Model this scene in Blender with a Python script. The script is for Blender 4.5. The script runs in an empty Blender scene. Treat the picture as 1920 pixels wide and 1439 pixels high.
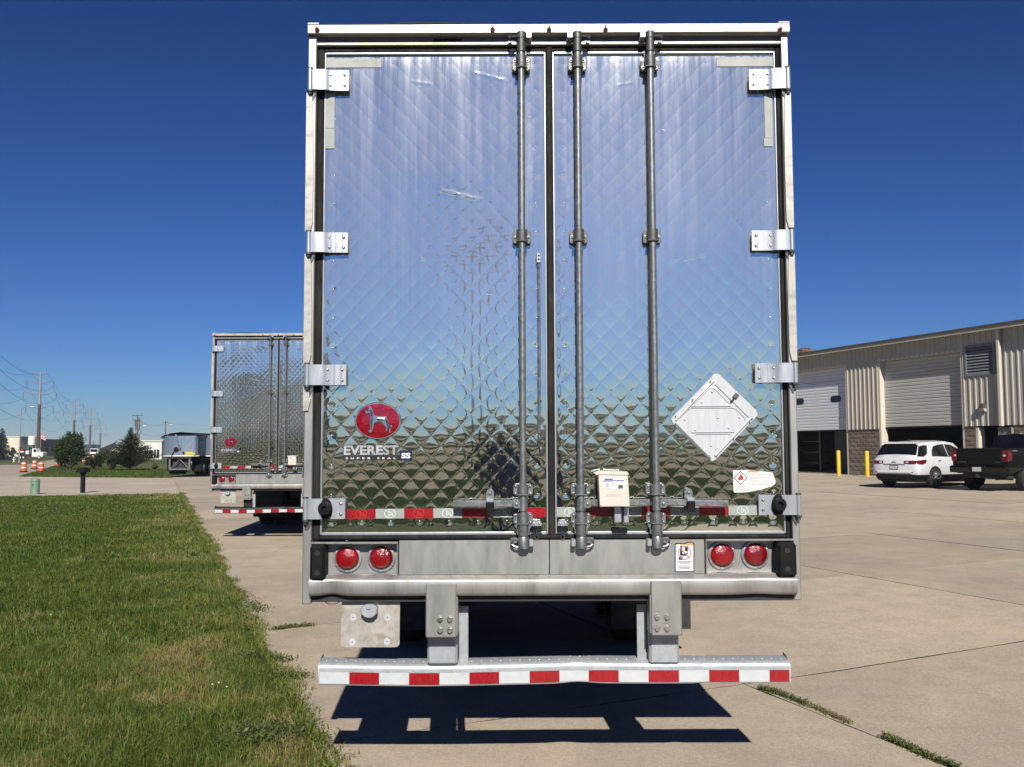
import bpy, bmesh, math, random
import numpy as np
from mathutils import Vector, Matrix

# ------------------------------------------------------------------ camera
sc = bpy.context.scene
FPX, CAMH = 1764.0, 1.73
TH, RHO = math.atan(122.5 / FPX), -0.0036
cam_d = bpy.data.cameras.new('camera')
cam_d.sensor_width = 36.0
cam_d.lens = FPX / 1920.0 * 36.0
cam_d.clip_start, cam_d.clip_end = 0.02, 9000.0
cam = bpy.data.objects.new('camera', cam_d)
sc.collection.objects.link(cam)
cam.matrix_world = Matrix.Translation((0, 0, CAMH)) @ Matrix.Rotation(math.pi / 2 + TH, 4, 'X') @ Matrix.Rotation(RHO, 4, 'Z')
sc.camera = cam

# ------------------------------------------------------------------ sky, sun, exposure
SUN_EL = math.radians(37.0)
SUN_DX, SUN_DY = 0.067, -0.998            # horizontal direction towards the sun (behind the photographer)
world = bpy.data.worlds.new('World')
sc.world = world
world.use_nodes = True
wn = world.node_tree
for n in list(wn.nodes):
    wn.nodes.remove(n)
sky = wn.nodes.new('ShaderNodeTexSky')
sky.sky_type = 'NISHITA'
sky.sun_disc = False
sky.sun_elevation = SUN_EL
sky.sun_rotation = math.atan2(SUN_DX, SUN_DY)
sky.altitude = 300.0
sky.air_density = 1.0
sky.dust_density = 0.2
sky.ozone_density = 8.0
bg = wn.nodes.new('ShaderNodeBackground')
bg.inputs['Strength'].default_value = 0.1
wo = wn.nodes.new('ShaderNodeOutputWorld')
# the phone's tone curve and white balance, the same for the whole sky
pre = wn.nodes.new('ShaderNodeVectorMath')
pre.operation = 'SCALE'
pre.inputs['Scale'].default_value = 0.1
gam = wn.nodes.new('ShaderNodeGamma')
gam.inputs['Gamma'].default_value = 1.48
tint = wn.nodes.new('ShaderNodeVectorMath')
tint.operation = 'MULTIPLY'
tint.inputs[1].default_value = (3.85, 4.4, 5.4)
wn.links.new(sky.outputs[0], pre.inputs[0])
wn.links.new(pre.outputs[0], gam.inputs['Color'])
wn.links.new(gam.outputs[0], tint.inputs[0])
wn.links.new(tint.outputs[0], bg.inputs['Color'])
wn.links.new(bg.outputs[0], wo.inputs['Surface'])

sun_d = bpy.data.lights.new('sun', 'SUN')
sun_d.energy = 5.0
sun_d.angle = math.radians(0.53)
sun_d.color = (1.0, 0.94, 0.85)
sun = bpy.data.objects.new('sun', sun_d)
sc.collection.objects.link(sun)
to_sun = Vector((SUN_DX * math.cos(SUN_EL), SUN_DY * math.cos(SUN_EL), math.sin(SUN_EL)))
sun.rotation_euler = to_sun.to_track_quat('Z', 'Y').to_euler()
sun.location = to_sun * 200

sc.view_settings.view_transform = 'Standard'
sc.view_settings.look = 'None'
sc.view_settings.exposure = 0.5
sc.view_settings.gamma = 1.0
sc.render.engine = 'CYCLES'
sc.cycles.use_denoising = True
sc.cycles.max_bounces = 8
sc.cycles.glossy_bounces = 5
sc.cycles.caustics_reflective = False
sc.cycles.sample_clamp_indirect = 8.0

random.seed(11)
rng = np.random.default_rng(5)

# ------------------------------------------------------------------ where things stand
def ray(px, py):
    u, v = (px - 960) / FPX, (719.5 - py) / FPX
    c, s = math.cos(RHO), math.sin(RHO)
    u, v = u * c - v * s, u * s + v * c
    return u, math.cos(TH) - v * math.sin(TH), math.sin(TH) + v * math.cos(TH)

def at(px, py, Y):
    d = ray(px, py)
    k = Y / d[1]
    return Vector((d[0] * k, Y, CAMH + d[2] * k))

AX = (-0.352, 0.936)          # direction the lot and the shop run in
PX = (0.936, 0.352)           # across the lot, towards the shop

def gz(x, y):
    p = PX[0] * x + PX[1] * y
    return 0.0128 * min(max(0.0, p - 5.0), 34.0)

def gnd(px, py):
    d = ray(px, py)
    z = 0.0
    for _ in range(60):
        k = (z - CAMH) / d[2]
        z = gz(d[0] * k, d[1] * k)
    return Vector((d[0] * k, d[1] * k, z))

# ------------------------------------------------------------------ mesh collecting
class MB:
    def __init__(s):
        s.v, s.f = [], []

    def add(s, vs, fs):
        o = len(s.v)
        s.v.extend([tuple(v) for v in vs])
        s.f.extend([tuple(i + o for i in f) for f in fs])
        return s

    def box(s, x0, x1, y0, y1, z0, z1, b=0.0):
        if x0 > x1: x0, x1 = x1, x0
        if y0 > y1: y0, y1 = y1, y0
        if z0 > z1: z0, z1 = z1, z0
        if b <= 0:
            vs = [(x, y, z) for x in (x0, x1) for y in (y0, y1) for z in (z0, z1)]
            return s.add(vs, [(0, 1, 3, 2), (4, 6, 7, 5), (0, 4, 5, 1), (2, 3, 7, 6), (0, 2, 6, 4), (1, 5, 7, 3)])
        b = min(b, (x1 - x0) * .49, (y1 - y0) * .49, (z1 - z0) * .49)
        lo, hi = (x0, y0, z0), (x1, y1, z1)
        vs, idx = [], {}
        for sx in (0, 1):
            for sy in (0, 1):
                for sz in (0, 1):
                    sg = (sx, sy, sz)
                    for k in range(3):
                        p = [hi[a] if sg[a] else lo[a] for a in range(3)]
                        for a in range(3):
                            if a != k:
                                p[a] += -b if sg[a] else b
                        idx[sg, k] = len(vs)
                        vs.append(tuple(p))
        fs = []
        for k in range(3):
            a, c = [q for q in range(3) if q != k]
            for sg in (0, 1):
                q = []
                for (i, j) in ((0, 0), (1, 0), (1, 1), (0, 1)):
                    t = [0, 0, 0]; t[k] = sg; t[a] = i; t[c] = j
                    q.append(idx[tuple(t), k])
                fs.append(tuple(q))
            for i in (0, 1):
                for j in (0, 1):
                    t0 = [0, 0, 0]; t0[a] = i; t0[c] = j
                    t1 = list(t0); t1[k] = 1
                    t0, t1 = tuple(t0), tuple(t1)
                    fs.append((idx[t0, a], idx[t1, a], idx[t1, c], idx[t0, c]))
        for sx in (0, 1):
            for sy in (0, 1):
                for sz in (0, 1):
                    fs.append(tuple(idx[(sx, sy, sz), k] for k in range(3)))
        return s.add(vs, fs)

    def cyl(s, p0, p1, r, n=12, r1=None, caps=True):
        p0, p1 = Vector(p0), Vector(p1)
        r1 = r if r1 is None else r1
        d = (p1 - p0).normalized()
        a = d.orthogonal().normalized()
        c = d.cross(a)
        vs = []
        for (p, rr) in ((p0, r), (p1, r1)):
            for i in range(n):
                t = 2 * math.pi * i / n
                vs.append(p + a * (rr * math.cos(t)) + c * (rr * math.sin(t)))
        fs = [(i, (i + 1) % n, n + (i + 1) % n, n + i) for i in range(n)]
        if caps:
            fs += [tuple(range(n - 1, -1, -1)), tuple(range(n, 2 * n))]
        return s.add(vs, fs)

    def tube(s, pts, r, n=6, caps=True):
        pts = [Vector(p) for p in pts]
        rs = r if isinstance(r, (list, tuple)) else [r] * len(pts)
        vs, fs = [], []
        up = None
        for i, p in enumerate(pts):
            d = (pts[min(i + 1, len(pts) - 1)] - pts[max(i - 1, 0)]).normalized()
            if up is None:
                a = d.orthogonal().normalized()
            else:
                a = (up - d * up.dot(d))
                a = a.normalized() if a.length > 1e-6 else d.orthogonal().normalized()
            up = a
            c = d.cross(a)
            for k in range(n):
                t = 2 * math.pi * k / n
                vs.append(p + a * (rs[i] * math.cos(t)) + c * (rs[i] * math.sin(t)))
        for i in range(len(pts) - 1):
            for k in range(n):
                fs.append((i * n + k, i * n + (k + 1) % n, (i + 1) * n + (k + 1) % n, (i + 1) * n + k))
        if caps:
            fs += [tuple(range(n - 1, -1, -1)), tuple(range((len(pts) - 1) * n, len(pts) * n))]
        return s.add(vs, fs)

    def lathe(s, prof, c, axis='z', n=20, caps=True):
        """prof: (radius, height) pairs about an axis through c"""
        vs, fs = [], []
        m = len(prof)
        for (r, h) in prof:
            for k in range(n):
                t = 2 * math.pi * k / n
                a, b = r * math.cos(t), r * math.sin(t)
                q = {'z': (a, b, h), 'y': (a, h, b), 'x': (h, a, b)}[axis]
                vs.append((c[0] + q[0], c[1] + q[1], c[2] + q[2]))
        for i in range(m - 1):
            for k in range(n):
                fs.append((i * n + k, i * n + (k + 1) % n, (i + 1) * n + (k + 1) % n, (i + 1) * n + k))
        if caps and prof[0][0] > 1e-6:
            fs.append(tuple(range(n - 1, -1, -1)))
        if caps and prof[-1][0] > 1e-6:
            fs.append(tuple(range((m - 1) * n, m * n)))
        return s.add(vs, fs)

    def prism(s, poly, y0, y1, bev=0.0):
        """polygon in the x-z plane pushed along y; y0 is the face towards the viewer"""
        n = len(poly)
        if bev > 0:
            cx = sum(p[0] for p in poly) / n
            cz = sum(p[1] for p in poly) / n
            R = max(math.hypot(p[0] - cx, p[1] - cz) for p in poly)
            k = max(0.0, 1 - bev / R)
            ins = [(cx + (p[0] - cx) * k, cz + (p[1] - cz) * k) for p in poly]
            sg = 1 if y1 > y0 else -1
            vs = [(x, y0, z) for x, z in ins] + [(x, y0 + sg * bev, z) for x, z in poly] + [(x, y1, z) for x, z in poly]
            fs = [tuple(range(n)), tuple(range(3 * n - 1, 2 * n - 1, -1))]
            for r in (0, 1):
                fs += [(r * n + i, r * n + (i + 1) % n, (r + 1) * n + (i + 1) % n, (r + 1) * n + i) for i in range(n)]
            return s.add(vs, fs)
        vs = [(x, y0, z) for x, z in poly] + [(x, y1, z) for x, z in poly]
        fs = [tuple(range(n)), tuple(range(2 * n - 1, n - 1, -1))]
        fs += [(i, (i + 1) % n, n + (i + 1) % n, n + i) for i in range(n)]
        return s.add(vs, fs)

    def prism_x(s, poly, x0, x1):
        """polygon in the y-z plane pushed along x"""
        n = len(poly)
        vs = [(x0, y, z) for y, z in poly] + [(x1, y, z) for y, z in poly]
        fs = [tuple(range(n)), tuple(range(2 * n - 1, n - 1, -1))]
        fs += [(i, (i + 1) % n, n + (i + 1) % n, n + i) for i in range(n)]
        return s.add(vs, fs)

    def dome(s, c, r, h, axis='-y', n=10, m=4):
        prof = [(r * math.cos(math.pi / 2 * i / m), h * math.sin(math.pi / 2 * i / m)) for i in range(m)] + [(1e-5, h)]
        if axis == '-y':
            prof = [(a, -b) for a, b in prof]
            return s.lathe(prof, c, 'y', n)
        return s.lathe(prof, c, 'z', n)

    def xf(s, M):
        s.v = [tuple(M @ Vector(v)) for v in s.v]
        return s

    def mesh(s, name, mat, angle=0.6):
        me = bpy.data.meshes.new(name)
        me.from_pydata(s.v, [], s.f)
        bm = bmesh.new()
        bm.from_mesh(me)
        bmesh.ops.recalc_face_normals(bm, faces=bm.faces)
        bm.to_mesh(me)
        bm.free()
        me.materials.append(mat)
        me.shade_smooth()
        me.set_sharp_from_angle(angle=angle)
        return me

    def build(s, name, mat, parent=None, angle=0.6):
        return link(name, s.mesh(name, mat, angle), parent)

def link(name, me, parent=None, loc=None, rot=None, scale=None):
    o = bpy.data.objects.new(name, me)
    sc.collection.objects.link(o)
    if parent is not None:
        o.parent = parent
    if loc is not None: o.location = loc
    if rot is not None: o.rotation_euler = rot
    if scale is not None: o.scale = scale
    return o

def tag(o, label=None, cat=None, group=None, kind=None):
    if label: o['label'] = label
    if cat: o['category'] = cat
    if group: o['group'] = group
    if kind: o['kind'] = kind
    return o

def thing(name, label, cat, loc=(0, 0, 0), rz=0.0, group=None):
    o = bpy.data.objects.new(name, None)
    o.empty_display_size = 0.2
    sc.collection.objects.link(o)
    o.location = loc
    o.rotation_euler = (0, 0, rz)
    return tag(o, label, cat, group)

def copy_tree(o, parent=None, skip=()):
    c = o.copy()
    sc.collection.objects.link(c)
    c.parent = parent
    for ch in list(o.children):
        if ch.name.split('.')[0] not in skip:
            copy_tree(ch, c, skip)
    return c

def grid_mesh(name, X, Y, Z, mat, smooth=True):
    """numpy grids (r, c) -> quad sheet, written straight into the mesh"""
    r, c = X.shape
    me = bpy.data.meshes.new(name)
    co = np.stack([X, Y, Z], -1).reshape(-1, 3).astype(np.float32)
    i = np.arange(r * c).reshape(r, c)
    q = np.stack([i[:-1, :-1], i[:-1, 1:], i[1:, 1:], i[1:, :-1]], -1).reshape(-1, 4).astype(np.int32)
    raw_mesh(me, co, q)
    me.materials.append(mat)
    if smooth:
        me.shade_smooth()
    return me

def raw_mesh(me, co, faces):
    k = faces.shape[1]
    me.vertices.add(len(co))
    me.vertices.foreach_set('co', co.astype(np.float32).ravel())
    me.loops.add(faces.size)
    me.loops.foreach_set('vertex_index', faces.astype(np.int32).ravel())
    me.polygons.add(len(faces))
    me.polygons.foreach_set('loop_start', np.arange(0, faces.size, k, dtype=np.int32))
    me.update(calc_edges=True)
    return me

def text_mb(mb, s, x0, x1, z0, z1, y, depth=0.001, bold=0.0, shear=0.0):
    """lettering facing -y, fitted into the rectangle"""
    cu = bpy.data.curves.new('lettering', 'FONT')
    cu.body = s
    cu.offset = bold
    cu.resolution_u = 3
    cu.shear = shear
    ob = bpy.data.objects.new('lettering', cu)
    sc.collection.objects.link(ob)
    me = bpy.data.meshes.new_from_object(ob.evaluated_get(bpy.context.evaluated_depsgraph_get()))
    vs = [v.co.copy() for v in me.vertices]
    fs = [tuple(p.vertices) for p in me.polygons]
    bpy.data.objects.remove(ob)
    bpy.data.curves.remove(cu)
    bpy.data.meshes.remove(me)
    ax, bx = min(v.x for v in vs), max(v.x for v in vs)
    az, bz = min(v.y for v in vs), max(v.y for v in vs)
    out = [(x0 + (v.x - ax) / (bx - ax) * (x1 - x0), y, z0 + (v.y - az) / (bz - az) * (z1 - z0)) for v in vs]
    mb.add(out, fs)
    return mb

# ------------------------------------------------------------------ materials
def nt_of(name):
    m = bpy.data.materials.new(name)
    m.use_nodes = True
    t = m.node_tree
    b = t.nodes['Principled BSDF']
    return m, t, b

def N(t, kind, **kw):
    n = t.nodes.new(kind)
    for k, v in kw.items():
        setattr(n, k, v)
    return n

def ramp(t, src, stops):
    r = t.nodes.new('ShaderNodeValToRGB')
    e = r.color_ramp.elements
    while len(e) > 1:
        e.remove(e[-1])
    for i, (p, c) in enumerate(stops):
        c = (c, c, c, 1) if isinstance(c, (int, float)) else (*c, 1)
        if i == 0:
            e[0].position, e[0].color = p, c
        else:
            q = e.new(p)
            q.color = c
    t.links.new(src, r.inputs['Fac'])
    return r.outputs['Color']

def noise(t, scale, detail=4, rough=0.55, stretch=None, coord='Object', dist=0.0):
    tc = t.nodes.new('ShaderNodeTexCoord')
    src = tc.outputs[coord]
    if coord == 'World':
        pass
    if stretch:
        mp = t.nodes.new('ShaderNodeMapping')
        mp.inputs['Scale'].default_value = stretch
        t.links.new(src, mp.inputs['Vector'])
        src = mp.outputs['Vector']
    n = t.nodes.new('ShaderNodeTexNoise')
    n.inputs['Scale'].default_value = scale
    n.inputs['Detail'].default_value = detail
    n.inputs['Roughness'].default_value = rough
    n.inputs['Distortion'].default_value = dist
    t.links.new(src, n.inputs['Vector'])
    return n.outputs['Fac']

def wpos_noise(t, scale, detail=4, rough=0.55, stretch=(1, 1, 1), dist=0.0):
    g = t.nodes.new('ShaderNodeNewGeometry')
    mp = t.nodes.new('ShaderNodeMapping')
    mp.inputs['Scale'].default_value = stretch
    t.links.new(g.outputs['Position'], mp.inputs['Vector'])
    n = t.nodes.new('ShaderNodeTexNoise')
    n.inputs['Scale'].default_value = scale
    n.inputs['Detail'].default_value = detail
    n.inputs['Roughness'].default_value = rough
    n.inputs['Distortion'].default_value = dist
    t.links.new(mp.outputs['Vector'], n.inputs['Vector'])
    return n.outputs['Fac']

def mixc(t, fac, a, b, mode='MIX'):
    m = t.nodes.new('ShaderNodeMix')
    m.data_type = 'RGBA'
    m.blend_type = mode
    for sock, val in ((m.inputs['Factor'], fac), (m.inputs['A'], a), (m.inputs['B'], b)):
        if isinstance(val, (int, float)):
            sock.default_value = val
        elif isinstance(val, (tuple, list)):
            sock.default_value = (*val[:3], 1)
        else:
            t.links.new(val, sock)
    return m.outputs['Result']

def bump(t, b, h, strength=0.3, dist=0.01):
    n = t.nodes.new('ShaderNodeBump')
    n.inputs['Strength'].default_value = strength
    n.inputs['Distance'].default_value = dist
    t.links.new(h, n.inputs['Height'])
    t.links.new(n.outputs['Normal'], b.inputs['Normal'])

def pbr(name, col, rough=0.5, metal=0.0, var=0.25, scale=6.0, stretch=None, dirt=None, dirt_amt=0.5, rvar=0.15,
        bumps=0.0, bscale=80.0, coat=0.0, spec=0.5):
    m, t, b = nt_of(name)
    n1 = noise(t, scale, 5, 0.6, stretch)
    kk = 0.83 if metal < 0.9 else 0.95
    col = tuple(v * kk for v in col)
    dirt = tuple(v * kk for v in dirt) if dirt else None
    c = mixc(t, 1.0, ramp(t, n1, [(0.3, 1 - var), (0.7, 1.0)]), col, 'MULTIPLY')
    if dirt:
        n2 = noise(t, scale * 0.6, 7, 0.68, stretch, dist=0.4)
        c = mixc(t, ramp(t, n2, [(0.48, 0.0), (0.72, dirt_amt)]), c, dirt)
    t.links.new(c, b.inputs['Base Color'])
    n3 = noise(t, scale * 2.1, 4, 0.6, stretch)
    r = ramp(t, n3, [(0.3, max(0.02, rough - rvar)), (0.7, min(1, rough + rvar))])
    t.links.new(r, b.inputs['Roughness'])
    b.inputs['Metallic'].default_value = metal
    b.inputs['Specular IOR Level'].default_value = spec
    if coat:
        b.inputs['Coat Weight'].default_value = coat
        b.inputs['Coat Roughness'].default_value = 0.04
    if bumps:
        bump(t, b, noise(t, bscale, 3, 0.6), bumps, 0.004)
    return m

M = {}
# ================================================================== the ground
def lot_xy(p, c):
    x = (p - PX[1] * c) / (PX[0] + PX[1] * 0.488)
    return x, c + 0.488 * x

def concrete_mat(name, tint=(0.388, 0.33, 0.257)):
    m, t, b = nt_of(name)
    big = wpos_noise(t, 0.35, 6, 0.6)
    mid = wpos_noise(t, 2.6, 6, 0.62, dist=0.5)
    fine = wpos_noise(t, 130.0, 3, 0.7)
    sand = wpos_noise(t, 34.0, 5, 0.75)
    oi = N(t, 'ShaderNodeObjectInfo')
    c = mixc(t, 1.0, tint, ramp(t, big, [(0.30, (0.83, 0.83, 0.85)), (0.70, (1.1, 1.08, 1.04))]), 'MULTIPLY')
    c = mixc(t, 1.0, c, ramp(t, mid, [(0.30, (0.86, 0.86, 0.87)), (0.65, 1.03)]), 'MULTIPLY')
    c = mixc(t, 1.0, c, ramp(t, sand, [(0.30, 0.82), (0.65, 1.10)]), 'MULTIPLY')
    c = mixc(t, 1.0, c, ramp(t, fine, [(0.32, 0.68), (0.5, 1.0), (0.72, 1.28)]), 'MULTIPLY')
    c = mixc(t, 1.0, c, ramp(t, oi.outputs['Random'], [(0.0, 0.90), (1.0, 1.09)]), 'MULTIPLY')
    tm_ = wpos_noise(t, 0.9, 5, 0.6, (1.3, 0.22, 1.0), dist=0.6)
    c = mixc(t, ramp(t, tm_, [(0.55, 0.0), (0.72, 0.22)]), c, (0.21, 0.18, 0.145))
    sp_ = wpos_noise(t, 7.0, 3, 0.5)
    c = mixc(t, ramp(t, sp_, [(0.74, 0.0), (0.80, 0.4)]), c, (0.15, 0.125, 0.095))
    st = wpos_noise(t, 1.1, 8, 0.7, dist=1.2)
    c = mixc(t, ramp(t, st, [(0.60, 0.0), (0.78, 0.35)]), c, (0.20, 0.165, 0.125))
    t.links.new(c, b.inputs['Base Color'])
    b.inputs['Roughness'].default_value = 0.88
    b.inputs['Specular IOR Level'].default_value = 0.25
    bump(t, b, fine, 0.35, 0.004)
    return m

M['concrete'] = concrete_mat('lot_concrete')
M['drive'] = concrete_mat('driveway_concrete', (0.37, 0.325, 0.265))

def ground_mat():
    m, t, b = nt_of('open_ground')
    n = wpos_noise(t, 0.06, 6, 0.6)
    n2 = wpos_noise(t, 1.4, 6, 0.7)
    c = ramp(t, n, [(0.35, (0.045, 0.075, 0.022)), (0.55, (0.075, 0.095, 0.03)), (0.68, (0.19, 0.155, 0.075))])
    c = mixc(t, 1.0, c, ramp(t, n2, [(0.3, 0.7), (0.7, 1.15)]), 'MULTIPLY')
    t.links.new(c, b.inputs['Base Color'])
    b.inputs['Roughness'].default_value = 0.95
    b.inputs['Specular IOR Level'].default_value = 0.1
    return m

M['ground'] = ground_mat()

def soil_mat():
    m, t, b = nt_of('lawn_soil')
    n = wpos_noise(t, 0.9, 6, 0.65)
    n2 = wpos_noise(t, 14.0, 6, 0.7)
    c = ramp(t, n, [(0.35, (0.036, 0.055, 0.016)), (0.6, (0.055, 0.07, 0.022)), (0.75, (0.09, 0.08, 0.032))])
    c = mixc(t, 1.0, c, ramp(t, n2, [(0.3, 0.55), (0.7, 1.3)]), 'MULTIPLY')
    t.links.new(c, b.inputs['Base Color'])
    b.inputs['Roughness'].default_value = 0.95
    b.inputs['Specular IOR Level'].default_value = 0.1
    bump(t, b, n2, 0.8, 0.03)
    return m

M['soil'] = soil_mat()
M['joint'] = pbr('joint_dirt', (0.085, 0.068, 0.048), 0.95, var=0.5, scale=12)
M['tan_field'] = pbr('dry_field', (0.36, 0.315, 0.26), 0.95, var=0.35, scale=0.3, spec=0.0)
M['green_field'] = pbr('mown_field', (0.045, 0.066, 0.032), 0.95, var=0.5, scale=1.3, spec=0.0)

def smoothgz(X, Y):
    p = PX[0] * X + PX[1] * Y
    return 0.0128 * np.clip(p - 5.0, 0.0, 34.0)

def base_ground():
    s = np.sort(np.concatenate([-np.geomspace(3.0, 4200.0, 40), np.geomspace(3.0, 4200.0, 40), [0.0]]))
    s2 = np.sort(np.concatenate([s, np.arange(-40, 72, 4.0) + 0.3]))
    X, Y = np.meshgrid(s2, s2)
    Z = smoothgz(X, Y) - 0.14
    return tag(link('ground', grid_mesh('ground', X, Y, Z, M['ground'])), kind='structure')

base_ground()

def sheet(name, poly, z, mat, kind='structure', follow=True, step=4.0):
    """flat sheet over a convex polygon (x, y), draped on the fall of the lot"""
    bm = bmesh.new()
    vs = [bm.verts.new((x, y, 0)) for x, y in poly]
    bm.faces.new(vs)
    for ax in (0, 1):
        lo = min(p[ax] for p in poly); hi = max(p[ax] for p in poly)
        k = lo + step
        cnt = 0
        while k < hi and cnt < 60:
            nrm = (1, 0, 0) if ax == 0 else (0, 1, 0)
            co = (k, 0, 0) if ax == 0 else (0, k, 0)
            bmesh.ops.bisect_plane(bm, geom=bm.verts[:] + bm.edges[:] + bm.faces[:], plane_co=co, plane_no=nrm)
            k += step; cnt += 1
    for v in bm.verts:
        v.co.z = z + (gz(v.co.x, v.co.y) if follow else 0.0)
    me = bpy.data.meshes.new(name)
    bmesh.ops.recalc_face_normals(bm, faces=bm.faces)
    for f in bm.faces:
        if f.normal.z < 0:
            f.normal_flip()
    bm.to_mesh(me); bm.free()
    me.materials.append(mat)
    return tag(link(name, me), kind=kind)

# the concrete lot: a dirt bed with single slabs laid on it, open joints between them
P_LAWN = 0.92
def pt(p, t):
    return (PX[0] * p + AX[0] * t, PX[1] * p + AX[1] * t)

lot = sheet('concrete_lot', [pt(P_LAWN, -7.5), pt(41.0, -7.5), pt(41.0, 66.0), pt(P_LAWN, 66.0)], -0.03, M['joint'])
P_LINES = [P_LAWN, 4.07, 8.68, 12.75, 17.0, 21.35, 25.6, 29.2, 33.05, 37.0, 41.0]
C_LINES = [-15.1, -10.8, -6.5, -2.3, 1.95, 6.22, 10.42, 14.7, 19.0, 23.3, 27.6, 31.9, 36.2, 40.5, 44.8, 49.1, 53.4, 57.7, 62.0, 66.3, 70.6]
def slab(p0, p1, c0, c1, seed):
    r = random.Random(seed)
    g = 0.013
    n = 15
    Xs, Ys = np.zeros((n, n)), np.zeros((n, n))
    edge = [[0.0] * n for _ in range(4)]
    for i in range(n):
        for j in range(n):
            u, v = i / (n - 1), j / (n - 1)
            wob = lambda e: (e + r.uniform(-0.007, 0.006))
            pp = p0 + g * 0.8 + (p1 - p0 - 1.6 * g) * u
            cc = c0 + g * 0.42 + (c1 - c0 - 0.84 * g) * v
            if i in (0, n - 1): pp = wob(pp)
            if j in (0, n - 1): cc = wob(cc)
            Xs[i, j], Ys[i, j] = lot_xy(pp, cc)
    dz = r.uniform(-0.003, 0.003)
    mb = MB()
    top = [(Xs[i, j], Ys[i, j], gz(Xs[i, j], Ys[i, j]) + dz) for i in range(n) for j in range(n)]
    mb.add(top, [(i * n + j, (i + 1) * n + j, (i + 1) * n + j + 1, i * n + j + 1) for i in range(n - 1) for j in range(n - 1)])
    rim = [i * n for i in range(n)] + [(n - 1) * n + j for j in range(1, n)] + [i * n + n - 1 for i in range(n - 2, -1, -1)] + [j for j in range(n - 2, 0, -1)]
    k = len(rim)
    ring = [top[i] for i in rim]
    sides = MB().add(ring + [(x, y, z - 0.11) for x, y, z in ring], [(a, (a + 1) % k, k + (a + 1) % k, k + a) for a in range(k)])
    nf = len(mb.f)
    mb.add(sides.v, sides.f)
    me = mb.mesh('slab', M['concrete'])
    me.materials.append(M['joint'])
    me.polygons.foreach_set('material_index', np.array([0] * nf + [1] * (len(me.polygons) - nf), dtype=np.int32))
    return me
sd = 0
for a in range(len(P_LINES) - 1):
    for b_ in range(len(C_LINES) - 1):
        sd += 1
        xs, ys = lot_xy((P_LINES[a] + P_LINES[a + 1]) / 2, (C_LINES[b_] + C_LINES[b_ + 1]) / 2)
        if ys < -6 or ys > 66 or xs > 40 or xs < -24:
            continue
        if P_LINES[a] >= 33 and not (30 < ys < 60):
            continue
        link('slab', slab(P_LINES[a], P_LINES[a + 1], C_LINES[b_], C_LINES[b_ + 1], sd), lot)

# the lawn beside it
lawn_poly = [pt(P_LAWN - 0.01, -7.0), pt(P_LAWN - 0.01, 40.3), tuple(gnd(-260, 931)[:2]), (-34.0, -10.0)]
lawn = sheet('lawn', lawn_poly, -0.03, M['soil'])

# driveway and road beyond the lawn
dr = [gnd(-400, 933), gnd(338, 927), gnd(345, 896.5), gnd(30, 893.5), gnd(-400, 893)]
sheet('driveway', [(v.x, v.y) for v in dr], -0.02, M['drive'])
rd = [gnd(-300, 893.5), gnd(33, 893.5), gnd(112, 868), gnd(135, 858), gnd(112, 859), gnd(50, 870), gnd(-300, 880)]
sheet('road', [(gnd(-300, 893.4).x, gnd(-300, 893.4).y), (gnd(34, 893.4).x, gnd(34, 893.4).y), (gnd(116, 868).x, gnd(116, 868).y),
               (gnd(160, 855).x, gnd(160, 855).y), (gnd(118, 858.5).x, gnd(118, 858.5).y), (gnd(50, 870.5).x, gnd(50, 870.5).y), (gnd(-300, 876).x, gnd(-300, 876).y)], -0.06, M['drive'])
gs = [gnd(34, 893), gnd(302, 896), gnd(306, 880), gnd(120, 868.5)]
sheet('verge', [(v.x, v.y) for v in gs], -0.03, M['soil'])

# open country behind the photographer, seen in the polished doors
for (y0, y1, m) in ((-5.0, -16.0, 'green_field'), (-16.0, -34.0, 'tan_field'), (-34.0, -62.0, 'green_field'), (-62.0, -130.0, 'tan_field'), (-130.0, -420.0, 'green_field')):
    w = 70 + abs(y1) * 1.2
    tag(sheet('field', [(-w, y1), (w, y1 - 6), (w, y0 - 6), (-w, y0)], -0.10, M[m], follow=False, step=40.0), kind='structure')
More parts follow.
